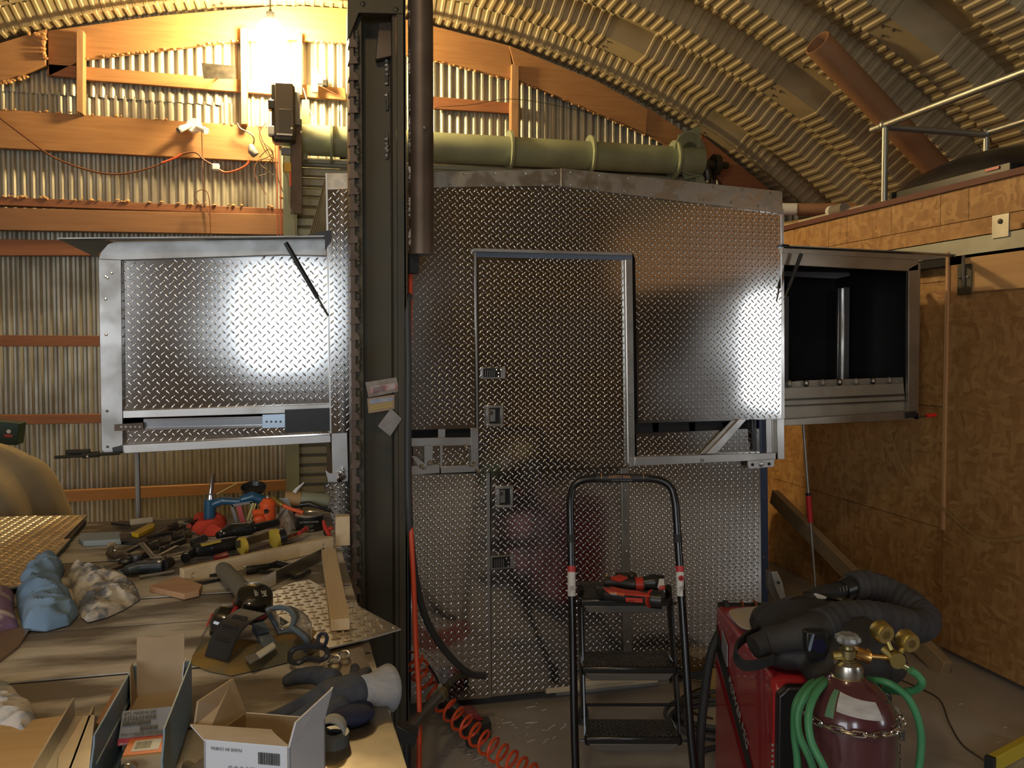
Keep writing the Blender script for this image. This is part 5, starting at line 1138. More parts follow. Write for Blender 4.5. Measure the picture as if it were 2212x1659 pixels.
# rear legs and spreader
rx0, rx1 = .205, .535
for a_, s in ((1256, 0), (1462, 1)):
    top = L(tx0+.03 if not s else tx1-.03, 2.60, .72); ft_ = PZ(a_+4, 1562, 0.0)
    lg = B().tube([top, ft_+Vector((0, 0, .02))], .011, 12).go('rear_leg', bt, ld, smooth=True)
    B().lathe([(.001, 0), (.022, 0), (.020, .05), (.012, .075), (.001, .075)], ft_, n=14).go('rubber_foot', rubber, lg, smooth=True)
q0, q1 = PZ(1260, 1562, 0), PZ(1466, 1562, 0); B().tube([q0+Vector((0, 0, .10))-FW*.06, q1+Vector((0, 0, .10))-FW*.06], .006).go('rear_cross_bar', bt, ld, smooth=True)
stepm = mat('worn_black_tread', (.05, .048, .043), (.13, .12, .10), rough=.45, scale=9, lo=.45, hi=.7)
def step(z, dep, x0, x1, nm):
    d0 = dl(z)+.005; t = .030
    bx_ = B(); cx = (x0+x1)/2
    bx_.prism([L(x0, d0, z), L(x1, d0, z), L(x1-.006, d0+dep, z), L(x0+.006, d0+dep, z)], (0, 0, -t)); s_ = bx_.go('step', bt, ld, bevel=.008)
    B().prism([L(x0+.012, d0-.001, z-.022), L(x1-.012, d0-.001, z-.022), L(x1-.03, d0-.001, z-.044), L(x0+.03, d0-.001, z-.044)], FW*.01).go('front_lip', mat('front_lip_black', (.12, .11, .095), rough=.32), s_, bevel=.002)
    b = B(); n = int((x1-x0-.02)/.014); m_ = int(dep/.014)   # herringbone tread bars
    for i in range(n):
        for j in range(m_):
            c = L(x0+.014+i*.014, d0+.008+j*.0135, z+.0004); ang = (.75 if (i//2+j) % 2 else -.75)-YAW
            b.cbox((0, 0, 0), (.013, .0032, .0018), Matrix.Translation(c) @ Matrix.Rotation(ang, 4, 'Z'))
    b.go('tread_pattern', stepm, s_, kind='stuff')
    for x in (x0-.012, x1): B().tube([L(x-.002, d0+.012, z-.018), L(x+.016, d0+.012, z-.018)], .004).go('step_pivot', bt, ld, smooth=True)
step(.295, .125, la(1266, .295), la(1482, .295), 0); step(.493, .135, la(1258, .493), la(1470, .493), 1); step(.69, .20, la(1254, .69), la(1456, .69), 2)
for x in (la(1266, .4), la(1475, .4)): B().bar(L(x, dl(.29)+.03, .27), L(x, dl(.69)+.07, .67), .004, .012).go('link_bar', bt, ld)
# ---- two cordless tools on the top step
rdp = mat('tool_red_plastic', (.55, .04, .02), rough=.35); gp_ = mat('tool_black_rubber', (.02, .018, .016), (.035, .03, .026), rough=.5, scale=30)
zs = .692
def S(u, v, h): return PZ(u, v, zs+h)
tl = thing('cordless_ratchet', 'red and black cordless right-angle tool lying along the front of the top step', 'power tool', S(1362, 1288, 0))
blob(tl, 'body', gp_, lambda b: (b.tube([S(1297, 1278, .025), S(1310, 1282, .026), S(1370, 1290, .026), S(1420, 1294, .026)], [.016, .022, .021, .024], 14), b.ell(S(1297, 1277, .025), (.017, .017, .017))), .003)
B().tube([S(1408, 1294, .027), S(1430, 1296, .027)], .0275, 18).go('battery_end', black, tl, smooth=True); B().tube([S(1405, 1293, .027), S(1409, 1294, .027)], .0278, 18).go('red_ring', rdp, tl, smooth=True)
b = B(); b.prism([S(1303, 1268, .046), S(1322, 1266, .048), S(1350, 1273, .048), S(1378, 1276, .047), S(1404, 1282, .048), S(1404, 1287, .044), S(1372, 1284, .044), S(1348, 1282, .044), S(1310, 1276, .044)], (0, 0, -.006)); b.go('red_side_shell', rdp, tl, bevel=.002)
B().prism([S(1312, 1276, .044), S(1350, 1281, .044), S(1348, 1287, .040), S(1314, 1281, .040)], -FW*.004).go('orange_label', mat('label_orange', (.75, .16, .05), rough=.4), tl); text('FUEL', .010, S(1318, 1284, .0405)-FW*.006, frame(RT, UP), whitep, tl)
B().prism([S(1350, 1290, .036), S(1388, 1292, .036), S(1388, 1302, .022), S(1352, 1300, .022)], -FW*.005).go('red_side_label', rdp, tl, bevel=.002); text('M12', .011, S(1356, 1300, .026)-FW*.008, frame(RT, UP), black, tl)
tl = thing('cordless_drill', 'red and black cordless drill with battery pack behind the right-angle tool', 'power tool', S(1350, 1262, 0))
blob(tl, 'body', gp_, lambda b: (b.tube([S(1305, 1258, .03), S(1330, 1257, .032), S(1360, 1262, .03), S(1395, 1264, .03)], [.014, .02, .018, .018], 12), b.ell(S(1365, 1246, .035), (.018, .018, .018)), b.tube([S(1330, 1246, .034), S(1362, 1244, .036)], [.015, .012], 10)), .003)
B().prism([S(1318, 1246, .052), S(1338, 1240, .055), S(1358, 1246, .052), S(1356, 1250, .048), S(1336, 1252, .048)], (0, 0, -.01)).go('red_shell', rdp, tl, bevel=.003); B().tube([S(1372, 1262, .032), S(1388, 1262, .032)], .0225, 14).go('red_handle_band', rdp, tl, smooth=True)
blob(tl, 'battery_pack', black, lambda b: (b.tube([S(1385, 1260, .034), S(1410, 1258, .036), S(1434, 1260, .034)], [.020, .028, .026], 12),), .0035)
B().prism([S(1424, 1250, .062), S(1434, 1250, .060), S(1435, 1268, .045), S(1420, 1270, .045)], -FW*.004).go('battery_label', whitep, tl); B().prism([S(1424, 1266, .05), S(1436, 1264, .05), S(1436, 1272, .04), S(1422, 1274, .04)], -FW*.006).go('red_battery_label', rdp, tl); B().ell(S(1311, 1244, .03), (.006, .006, .006)).go('chuck_tip', brass, tl, smooth=True)
# ================================================================ WELDER
wl = thing('welding_machine', 'large red and black wheeled wire-feed welder behind the gas cylinder', 'welder', L(.80, 2.3, 0))
x0, x1, d0, d1, zt = .655, .945, 2.01, 2.62, .655
b = B(); b.prism([L(x0, d0+.02, .12), L(x0, d0+.02, zt-.03), L(x0, d0+.05, zt), L(x0, d1, zt), L(x0, d1, .12)], RT*(x1-x0)); b.go('case', red, wl, bevel=.012)
B().prism([L(x0+.004, d0, .10), L(x1-.002, d0, .10), L(x1-.002, d0, zt-.03), L(x1-.03, d0, zt-.008), L(x0+.03, d0, zt-.008), L(x0+.004, d0, zt-.03)], FW*.03).go('rear_panel', black, wl, bevel=.006)
b = B()
for i in range(9): b.prism([L(x0+.05, d0-.002, .38+i*.012), L(x0+.13, d0-.002, .38+i*.012), L(x0+.13, d0-.002, .386+i*.012), L(x0+.05, d0-.002, .386+i*.012)], FW*.003)
b.go('louvres', grey, wl, kind='stuff')
B().prism([L(x0+.045, d0-.003, .50), L(x0+.15, d0-.003, .50), L(x0+.15, d0-.003, .507), L(x0+.045, d0-.003, .507)], FW*.003).go('rating_plate', galv, wl)
b = B(); q = L(x1-.06, d0-.002, .37)
for a_, c_, e_, f_ in ((0, 0, .045, .002), (0, .13, .045, .002), (0, 0, .002, .13), (.043, 0, .002, .13), (0, .05, .045, .002)): b.prism([q+RT*a_+UP*c_, q+RT*(a_+e_)+UP*c_, q+RT*(a_+e_)+UP*(c_+f_), q+RT*a_+UP*(c_+f_)], FW*.002)
b.go('outline_label', grey, wl)
# diagonal black band with the model name on the side panel, rib, vent holes
sp_ = lambda d, z, o=.0: L(x0-o, d, z)
B().prism([sp_(2.10, .28, .001), sp_(2.17, .28, .001), sp_(2.60, .52, .001), sp_(2.60, .60, .001)], RT*-.003).go('side_band', black, wl)
B().prism([sp_(2.05, .20, .001), sp_(2.06, .20, .001), sp_(2.60, .47, .001), sp_(2.60, .48, .001)], RT*-.004).go('side_groove', mat('dark_red_edge', (.16, .005, .01), rough=.4), wl)
B().prism([sp_(2.46, .52, .002), sp_(2.52, .55, .002), sp_(2.52, .61, .002), sp_(2.46, .585, .002)], RT*-.004).go('brand_badge', grey, wl)
exd = (FW*-.43+UP*-.24).normalized(); text('POWER MIG', .042, sp_(2.44, .485, .0055), frame(exd, UP), mat('dull_white_letters', (.35, .35, .33), rough=.5), wl)
b = B()
for i in range(26): b.ell(sp_(2.035, .14+i*.014, .0), (.004, .004, .004), n=6, m=4)
b.go('edge_rivets', mat('edge_grey', (.35, .3, .3), rough=.4), wl, kind='stuff')
hb = B().tube([PD(1568, 1311, 2.62), PD(1655, 1312, 2.66)], .016, 14).go('handle_bar', black, wl, smooth=True)
B().tube([PD(1563, 1311, 2.62), PD(1572, 1311, 2.62)], .021, 14).go('handle_cap', rubber, hb, smooth=True)
for u in (1602, 1631): B().tube([PD(u, 1311, 2.64)+UP*.019*math.cos(t)+FW*.019*math.sin(t) for t in [k*.5 for k in range(13)]], .004, 6).go('copper_strap', mat('copper_red', (.35, .12, .07), rough=.4, metal=.6), hb, smooth=True)
for x in (x0+.02, x1-.02):
    B().bar(L(x, 2.60, .62), L(x, 2.64, .655), .02, .02).go('handle_post', black, wl)
    B().lathe([(.03, -.015), (.095, -.02), (.10, -.01), (.10, .01), (.095, .02), (.03, .015)], L(x+(.05 if x > .8 else -.02), d0+.12, .10), RT, 24).go('wheel', rubber, wl, smooth=True)
for x in (x0+.03, x1-.03): B().lathe([(.012, -.01), (.04, -.012), (.04, .012), (.012, .01)], L(x, d1-.08, .04), RT, 18).go('caster', rubber, wl, smooth=True); B().box((-.01, -.01, .07), (.01, .01, .13), Matrix.Translation(L(x, d1-.08, 0))).go('caster_fork', steel, wl)
B().prism([L(x0, 1.70, .085), L(x1+.0, 1.70, .085), L(x1+.0, d1, .085), L(x0, d1, .085)], UP*.035).go('cart_tray', black, wl, bevel=.003)
br = B().prism([L(x1+.001, d0+.0, .52), L(x1+.020, d0-.02, .52), L(x1+.020, d0-.02, .55), L(x1+.001, d0+.0, .55)], FW*.02).go('chain_bracket', galv, wl)
# ---- gas cylinder
cy = L(.753, 1.826, 0); r = .1065
gc = thing('gas_cylinder', 'maroon welding gas cylinder with a torn white label standing on the welder cart', 'gas cylinder', cy+UP*.121)
mar = mat('maroon_enamel', (.075, .022, .028), (.095, .030, .035), rough=.22, coat=.5, scale=4)
prof = [(.001, .121), (r-.008, .121), (r, .13), (r, .650)]+[(r*math.cos(t)*.72+r*.28*math.cos(t)**.3, .650+.098*math.sin(t)) for t in [k*.157 for k in range(1, 9)]]+[(.040, .749), (.038, .752)]
B().lathe(prof, cy, n=40).go('shell', mar, gc, smooth=True)
B().lathe([(.030, .738), (.035, .742), (.036, .752), (.033, .755), (.034, .768), (.030, .781), (.020, .787), (.016, .785), (.001, .785)], cy, n=32).go('neck_ring', mat('nickel_collar', (.50, .46, .40), rough=.3, metal=1), gc, smooth=True)
# wrapped label
def wrap(z0, z1, a0, a1, sk=0., off=.0012, n=12):
    b = B()
    def rad(z):
        P = prof[3:]
        for (r0, h0), (r1, h1) in zip(P, P[1:]):
            if h0 <= z <= h1+1e-6: return r0+(r1-r0)*(z-h0)/(h1-h0)
        return r
    m = 8
    for j in range(m+1):
        for i in range(n+1):
            a = a0+(a1-a0)*i/n; z = z0+(z1-z0)*j/m+sk*i/n; rr = (rad(z) if z > .650 else r)+off
            b.v.append(cy+RT*rr*math.sin(a)-FW*rr*math.cos(a)+UP*z)
    for j in range(m):
        for i in range(n): b.f.append((j*(n+1)+i, j*(n+1)+i+1, (j+1)*(n+1)+i+1, (j+1)*(n+1)+i))
    return b
lbm = mat('scuffed_white_label', (.55, .54, .53), (.35, .34, .33), rough=.6, scale=14, stretch=(1, 1, 4))
wrap(.705, .737, -.62, .42, -.014).go('white_label', lbm, gc, smooth=True); wrap(.690, .738, -.85, -.66, 0).go('green_label', mat('green_label', (.10, .22, .12), rough=.5), gc, smooth=True)
# valve and handwheel
va = cy
B().lathe([(.016, .783), (.019, .787), (.019, .790), (.014, .792), (.014, .796), (.019, .798), (.019, .812), (.012, .814), (.011, .820), (.016, .822), (.018, .832), (.012, .834)], va, n=16).go('valve_body', mat('dull_brass', (.32, .27, .13), rough=.4, metal=.9), gc, smooth=True)
b = B(); n = 40
for rr, h in ((.001, 0), (.021, 0), (.026, .006), (.025, .014), (.018, .019), (.010, .018), (.001, .018)):
    for k in range(n):
        a = 2*math.pi*k/n; q = rr*(1+(.10*math.cos(a*8) if rr > .017 else 0)); b.v.append(va+UP*(.828+h)+Vector((q*math.cos(a), q*math.sin(a), 0)))
for i in range(6):
    for k in range(n): b.f.append((i*n+k, i*n+(k+1) % n, (i+1)*n+(k+1) % n, (i+1)*n+k))
b.go('handwheel', mat('cast_grey', (.34, .36, .36), rough=.45, metal=.5), gc, smooth=True)
B().tube([va+UP*.799-RT*.008, va+UP*.797-RT*.034], [.011, .009], 12).go('relief_plug', brass, gc, smooth=True)
# regulator
rg = thing('gas_regulator', 'brass gas regulator with two round gauges screwed to the cylinder valve', 'regulator', va+UP*.81)
dpt = 1.826
hubp = PD(1931, 1421, dpt-.01)
B().tube([va+UP*.806+RT*.016, PD(1868, 1417, dpt), PD(1876, 1418, dpt)], [.014, .014, .017], 12).go('union_nut', mat('orange_brass', (.70, .42, .14), rough=.3, metal=1), rg, smooth=True); B().tube([PD(1872, 1417, dpt), hubp], .006, 10).go('inlet_stem', MATS['orange_brass'], rg, smooth=True)
B().tube([hubp+FW*.03, hubp-FW*.02], .0175, 24).go('bonnet', brass, rg, smooth=True)
def gauge(u, v, uu, vv):
    c = PD(u, v, dpt-.01); g_ = B().lathe([(.001, -.002), (.020, -.002), (.0225, .002), (.0235, .024), (.020, .030), (.001, .030)], c, (FW*1+RT*-.18+UP*.12), 28).go('gauge', brass, rg, smooth=True)
    B().lathe([(.010, -.0035), (.019, -.0035), (.019, -.001), (.010, -.001), (.010, -.0035)], c, (FW*1+RT*-.18+UP*.12), 24).go('gauge_rim', mat('pale_brass', (.66, .52, .22), rough=.35, metal=1), g_, smooth=True)
    B().tube([c+FW*.01, hubp.lerp(c, .35)+FW*.0], .006, 10).go('gauge_stem', brass, rg, smooth=True)
gauge(1913, 1371, 0, 0); gauge(1968, 1390, 0, 0)
B().tube([PD(1943, 1434, dpt-.01), PD(1966, 1447, dpt-.01)], [.008, .006], 10).go('outlet_barb', mat('pale_brass2', (.75, .68, .42), rough=.3, metal=1), rg, smooth=True)
# green hose
gm_ = mat('green_hose_rubber', (.06, .26, .11), rough=.45)
gh = thing('gas_hose', 'long green gas hose looped round the cylinder neck down both sides', 'hose', cy+UP*.2)
def hose(uvd, name='loop'): B().tube(spline([PD(*p) for p in uvd], 8), .0085, 10).go(name, gm_, gh, smooth=True)
hose([(1966, 1447, 1.80), (1982, 1458, 1.80), (1992, 1475, 1.80), (1978, 1490, 1.83), (1948, 1494, 1.87), (1910, 1488, 1.92)])
hose([(1874, 1468, 1.88), (1920, 1476, 1.85), (1960, 1506, 1.84), (1984, 1556, 1.83), (1990, 1610, 1.83), (1980, 1680, 1.83), (1950, 1760, 1.83)])
hose([(1790, 1465, 1.88), (1768, 1474, 1.82), (1742, 1500, 1.78), (1724, 1540, 1.77), (1728, 1590, 1.76), (1750, 1640, 1.75), (1770, 1700, 1.76)])
hose([(1796, 1466, 1.88), (1776, 1480, 1.80), (1756, 1510, 1.75), (1746, 1550, 1.72), (1752, 1600, 1.70), (1776, 1650, 1.68), (1800, 1700, 1.68)])
hose([(1770, 1470, 1.90), (1748, 1480, 1.84), (1720, 1520, 1.80), (1716, 1580, 1.80), (1722, 1640, 1.80), (1724, 1720, 1.80)])
# chain
ch = thing('safety_chain', 'bright steel chain hung round the maroon cylinder', 'chain', cy+UP*.45)
def onc(deg, v, R_=.1135):
    a = math.radians(deg); p = cy+RT*R_*math.sin(a)-FW*R_*math.cos(a); d = p.dot(FW); return Vector((p.x, p.y, PD(1840, v, d).z))
cpts = spline([onc(-88, 1534), onc(-66, 1548), onc(-42, 1570), onc(-14, 1585), onc(14, 1588), onc(42, 1578), onc(66, 1560), PD(1934, 1528, 1.82)], 40)
def link(c, t, roll, s=1.0):
    t = t.normalized(); side = t.cross(FW).normalized() if abs(t.dot(FW)) < .95 else RT; nn_ = t.cross(side)
    x = side*math.cos(roll)+nn_*math.sin(roll); q = []
    for k in range(16):
        a = 2*math.pi*k/16; q.append(c+t*(math.cos(a)*.0085+(.0075 if math.cos(a) > 0 else -.0075))*s+x*math.sin(a)*.0068*s)
    return B().tube(q, .0019*s, 6, closed=True)
acc = 0; prev = cpts[0]; k = 0
for p_, q_ in zip(cpts, cpts[1:]):
    acc += (q_-p_).length
    if acc > .0215:
        link(q_, q_-p_, .25 if k % 2 == 0 else 1.45).go('chain_link', chrome, ch, smooth=True); acc = 0; k += 1
for k in range(9): link(PD(1942, 1555+k*15, 1.90), UP*-1, .3 if k % 2 else 1.4, .8).go('chain_link', chrome, ch, smooth=True)
B().bar(PD(1926, 1522, 1.84), PD(1944, 1545, 1.86), .006, .006).go('chain_hook', chrome, ch)
# ================================================================ RESPIRATOR BAG, HELMET HOSE, CLOTH
bagm = mat('black_nylon', (.018, .018, .020), (.028, .027, .028), rough=.65, scale=14)
bagc = mat('black_brown_cover', (.024, .022, .020), (.040, .037, .034), rough=.75, scale=12, bump=.003)
pb = thing('welding_helmet_bag', 'black welding hood and bag slumped over the welder top', 'bag', L(.80, 2.2, zt))
def bagf(b):
    b.ell(PD(1760, 1372, 2.18), (.16, .17, .085)); b.ell(PD(1830, 1400, 2.10), (.10, .12, .095)); b.ell(PD(1700, 1350, 2.30), (.10, .12, .06)); b.ell(PD(1800, 1425, 2.06), (.09, .09, .07))
    b.ell(PD(1900, 1430, 2.12), (.07, .07, .06)); b.ell(PD(1745, 1340, 2.30), (.12, .12, .06)); b.ell(PD(1790, 1450, 2.02), (.07, .05, .04)); b.ell(PD(1850, 1440, 2.03), (.09, .06, .06)); b.ell(PD(1700, 1400, 2.12), (.08, .09, .05))
b = B(); bagf(b); b.go('hood', bagm, pb, smooth=True, remesh=.008)
B().tube(spline([PD(1654, 1368, 2.18), PD(1668, 1336, 2.22), PD(1705, 1300, 2.28), PD(1760, 1288, 2.34), PD(1812, 1294, 2.34), PD(1852, 1310, 2.3)], 6), .010, 8).go('rim_piping', black, pb, smooth=True)
def visor(b): pass
vz = [PD(u, v, 1.985) for u, v in ((1742, 1366), (1788, 1366), (1792, 1398), (1780, 1424), (1752, 1424), (1742, 1400))]
B().prism(vz, FW*.03).go('lens_housing', black, pb, bevel=.004); B().lathe([(.001, 0), (.017, 0), (.018, .006), (.001, .006)], PD(1770, 1396, 1.983), FW, 20).go('knob', mat('deep_blue_gloss', (.02, .02, .06), rough=.1, coat=1), pb, smooth=True)
B().prism([PD(u, v, 1.98) for u, v in ((1746, 1402), (1756, 1370), (1760, 1370), (1752, 1404), (1748, 1408))], FW*.004).go('lens_glint', mat('glossy_blue_glint', (.20, .26, .35), rough=.08, coat=1), pb)  # glint on the lens modelled as a pale blue strip
B().prism([PD(u, v, 2.20) for u, v in ((1640, 1338), (1668, 1326), (1674, 1348), (1642, 1362))], FW*.02).go('buckle', black, pb, bevel=.003)
st_ = spline([PD(1660, 1352, 2.22), PD(1625, 1368, 2.16), PD(1596, 1390, 2.08), PD(1588, 1412, 2.02), PD(1604, 1436, 2.0), PD(1635, 1436, 2.0), PD(1670, 1425, 2.02)], 6)
b = B()
for p_, q_ in zip(st_, st_[1:]): b.bar(p_, q_+(q_-p_)*.15, .006, .030, UP+FW*-.4)
b.go('strap', mat('black_webbing', (.02, .02, .02), rough=.8), pb)
B().tube(spline([PD(1628, 1398, 2.06), PD(1660, 1385, 2.07), PD(1720, 1372, 2.05), PD(1780, 1352, 2.07)], 6), [.030]*6+[.036]*6+[.040]*7, 14).go('padded_sleeve', bagc, pb, smooth=True)
B().prism([PD(u, v, 2.33) for u, v in ((1742, 1292), (1762, 1282), (1776, 1286), (1786, 1290), (1784, 1294), (1755, 1294))], FW*.004).go('white_tag', whitep, pb)
hh = thing('breathing_hose', 'thick black ribbed cloth breathing hose looping out over the bag', 'hose', PD(1900, 1340, 2.2))
hp = spline([PD(1770, 1352, 2.07), PD(1810, 1338, 2.10), PD(1855, 1332, 2.14), PD(1905, 1336, 2.18), PD(1955, 1348, 2.24), PD(1992, 1352, 2.30), PD(1996, 1332, 2.36), PD(1962, 1302, 2.42), PD(1915, 1276, 2.46), PD(1872, 1264, 2.46), PD(1838, 1266, 2.44)], 12)
rr = [(.042+.0022*math.sin(i*1.35)+.004*noise.noise(Vector((i*.2, 0, 0)))) for i in range(len(hp))]
B().tube(hp, rr, 18).go('cloth_cover', mat('black_hose_cloth', (.032, .032, .035), (.055, .053, .055), rough=.8, scale=16, bump=.004), hh, smooth=True)
B().tube([PD(1838, 1268, 2.44), PD(1818, 1276, 2.42)], [.034, .030], 18).go('connector', black, hh, smooth=True); B().tube([PD(1818, 1276, 2.42), PD(1780, 1282, 2.38), PD(1745, 1292, 2.34)], [.024, .026, .02], 14).go('coupling_neck', bagm, hh, smooth=True)
b = B()
for k in range(3): b.bar(PD(1814+k*7, 1269-k*2, 2.385), PD(1816+k*7, 1280-k*2, 2.385), .004, .003)
b.go('connector_ribs', galv, hh)
wc = [PD(1566, 1313, 2.54), PD(1620, 1309, 2.54), PD(1668, 1302, 2.52), PD(1700, 1292, 2.48), PD(1730, 1290, 2.42)]
b = B(); rows = [wc, [PD(1574, 1328, 2.46), PD(1622, 1330, 2.44), PD(1665, 1322, 2.42), PD(1692, 1312, 2.40), PD(1720, 1306, 2.36)], [PD(1590, 1346, 2.40), PD(1618, 1350, 2.38), PD(1655, 1342, 2.36), PD(1680, 1330, 2.34), PD(1705, 1322, 2.32)], [PD(1600, 1354, 2.37), PD(1618, 1360, 2.34), PD(1640, 1356, 2.33), PD(1664, 1347, 2.32), PD(1690, 1336, 2.30)]]
for rw in rows: b.v += rw
for j in range(3):
    for i in range(4): b.f.append((j*5+i, j*5+i+1, (j+1)*5+i+1, (j+1)*5+i))
o = b.go('grey_cloth', mat('grey_stained_leather', (.42, .40, .38), (.50, .40, .27), rough=.8, scale=6, bump=.003), None, smooth=True, sub=2, solid=.006); tag(o, 'stained grey and tan leather flap draped over the welder handle end', 'cloth')
# bright bent bracket standing behind the welder
bk = thing('steel_bracket', 'bright bent steel bracket with holes leaning behind the welder handle', 'bracket', L(.95, 2.75, 0))
B().prism([PD(u, v, 2.78) for u, v in ((1667, 1236), (1679, 1234), (1690, 1258), (1698, 1294), (1686, 1296), (1674, 1268))], FW*.004).go('bright_face', galv, bk, bevel=.001); B().prism([PD(u, v, 2.79) for u, v in ((1659, 1236), (1668, 1236), (1676, 1272), (1684, 1296), (1672, 1298), (1660, 1270))], FW*.03).go('dark_face', mat('dark_bracket', (.16, .15, .13), rough=.5, metal=.6), bk)
B().lathe([(.001, 0), (.005, 0), (.005, .001), (.001, .001)], PD(1682, 1259, 2.775), FW, 12).go('bolt_hole', dark, bk); B().bar(PD(1680, 1294, 2.80), Vector((PD(1680, 1294, 2.80).x, PD(1680, 1294, 2.80).y, 0)), .02, .02).go('stand', iron, bk)
# ================================================================ FLOOR AREA
# thick black cable coil beside the welder
cab = thing('welding_cable', 'thick black cable dropping from the welder and coiled on the floor', 'cable', L(.6, 2.6, 0))
B().tube(spline([PD(1576, 1345, 2.6), PD(1552, 1372, 2.6), PD(1534, 1420, 2.58), PD(1522, 1500, 2.56), PD(1514, 1580, 2.54), PD(1512, 1640, 2.52), PD(1515, 1700, 2.45)], 6), .014, 10).go('drop', rubber, cab, smooth=True)
cc = PZ(1556, 1560, 0)
for k in range(5):
    rr_ = .17+.03*(k % 3); B().tube([cc+Vector((rr_*1.05*math.cos(a)+.01*k, rr_*.8*math.sin(a), .012+.018*(k//2)+.004*math.sin(a*2+k))) for a in [i*2*math.pi/36 for i in range(36)]], .009, 8, closed=True).go('coil', mat('dusty_black_cable', (.05, .045, .04), rough=.6), cab, smooth=True)
B().tube(spline([PZ(1510, 1625, .02), PZ(1540, 1616, .02), PZ(1600, 1612, .02)], 5), .011, 8).go('tail', rubber, cab, smooth=True)
o = B().tube(spline([PZ(1440, 1462, .005), PZ(1490, 1468, .005), PZ(1540, 1475, .005), PZ(1500, 1492, .005), PZ(1470, 1510, .005), PZ(1500, 1540, .005), PZ(1540, 1552, .005)], 6), .004, 6).go('thin_wire', brown, None, smooth=True); tag(o, 'thin brown wire loop on the floor under the truck body corner', 'wire')
yb = mat('yellowed_wood', (.35, .22, .06), (.42, .28, .09), rough=.6, scale=8)
o = B().prism([PZ(u, v, .10) for u, v in ((1535, 1442), (1600, 1448), (1600, 1470), (1534, 1466))], (0, 0, -.10)).go('timber_block', yb, None, bevel=.003); tag(o, 'yellowish timber block under the right corner of the truck body', 'timber block')
# blocking under the body
kb = thing('wood_blocking', 'stack of pale wood blocks holding up the truck body by the ladder', 'wood blocks', (1.08, 3.35, 0))
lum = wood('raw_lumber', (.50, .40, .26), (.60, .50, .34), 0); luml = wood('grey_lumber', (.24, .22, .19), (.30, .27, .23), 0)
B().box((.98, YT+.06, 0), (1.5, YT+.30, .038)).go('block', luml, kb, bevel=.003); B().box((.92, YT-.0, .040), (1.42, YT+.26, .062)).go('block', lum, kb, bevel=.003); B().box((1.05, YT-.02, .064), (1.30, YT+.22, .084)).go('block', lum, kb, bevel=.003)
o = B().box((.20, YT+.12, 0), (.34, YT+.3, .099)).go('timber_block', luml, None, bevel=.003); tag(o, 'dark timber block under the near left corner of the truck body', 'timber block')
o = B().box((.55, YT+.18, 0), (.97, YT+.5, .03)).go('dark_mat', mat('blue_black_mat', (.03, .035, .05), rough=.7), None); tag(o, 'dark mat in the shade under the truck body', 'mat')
# red straight hose and coil
orh = mat('orange_red_hose', (.72, .08, .02), rough=.4)
ah = thing('air_hose', 'orange red air hose hanging along the column and coiling over the floor', 'hose', (.35, 2.8, 0))
dn_ = [PY(887, 572, YC+.06), PY(886, 640, YC+.05), PY(884, 800, YC+.02), PY(884, 1000, YC), PY(886, 1100, YC-.02), PY(893, 1250, YC-.06), PY(899, 1400, YC-.1), PY(906, 1520, YC-.15), PY(905, 1659, YC-.2), PY(902, 1800, YC-.25)]
B().tube(spline(dn_, 5), .0085, 10).go('straight_run', orh, ah, smooth=True)
cst = PD(893, 1425, 2.95); ce = PD(1170, 1690, 2.62); n = 460; turns = 15
ctrl = spline([cst, PD(925, 1478, 2.98), PD(965, 1525, 2.94), PD(1015, 1575, 2.86), PD(1080, 1628, 2.76), ce], 30); pts = []
cum = [0]
for p_, q_ in zip(ctrl, ctrl[1:]): cum.append(cum[-1]+(q_-p_).length)
for i in range(n+1):
    tl_ = i/n*cum[-1]; k = max(j for j in range(len(ctrl)-1) if cum[j] <= tl_+1e-9); f = k+min(1, (tl_-cum[k])/(cum[k+1]-cum[k])); p_ = ctrl[k].lerp(ctrl[k+1], f-k); tg = (ctrl[k+1]-ctrl[k]).normalized(); s_ = tg.cross(FW).normalized(); nn_ = tg.cross(s_)
    a = i/n*turns*2*math.pi; pts.append(p_+(s_*math.cos(a)+nn_*math.sin(a))*.036)
B().tube(pts, .0055, 7).go('coil', orh, ah, smooth=True)
B().tube([PD(884, 1409, 2.9), PD(896, 1409, 2.8)], .004).go('branch', orh, ah)
# black cable with its connector
bc = thing('power_cable', 'thick black cable hanging beside the column with its stripped end on the floor', 'cable', PY(960, 1450, 2.9))
B().tube(spline([PY(884, 640, YC+.03), PY(880, 660, YC+.0), PY(882, 800, YC-.015), PY(881, 1000, YC-.02), PY(884, 1120, YC-.03), PY(896, 1240, YC), PY(918, 1330, YC+.05), PY(950, 1390, YC+.1), PY(990, 1436, YC+.15), PY(1020, 1456, YC+.2), PY(1048, 1460, YC+.22)], 6), .0125, 10).go('cable_run', mat('grey_black_cable', (.045, .047, .047), rough=.5), bc, smooth=True)
B().tube(spline([PY(1040, 1462, YC+.22), PY(1010, 1458, YC+.2), PY(990, 1462, YC+.16), PY(970, 1478, YC+.1)], 5), .010, 9).go('cable_tail', mat('olive_cable', (.08, .075, .05), rough=.6), bc, smooth=True)
gg2 = thing('cable_clamp_handle', 'grey tubular handle with brass nut lying against the column foot', 'handle', PD(920, 1550, 2.5))
a, c = PD(882, 1576, 2.48), PD(948, 1504, 2.72)
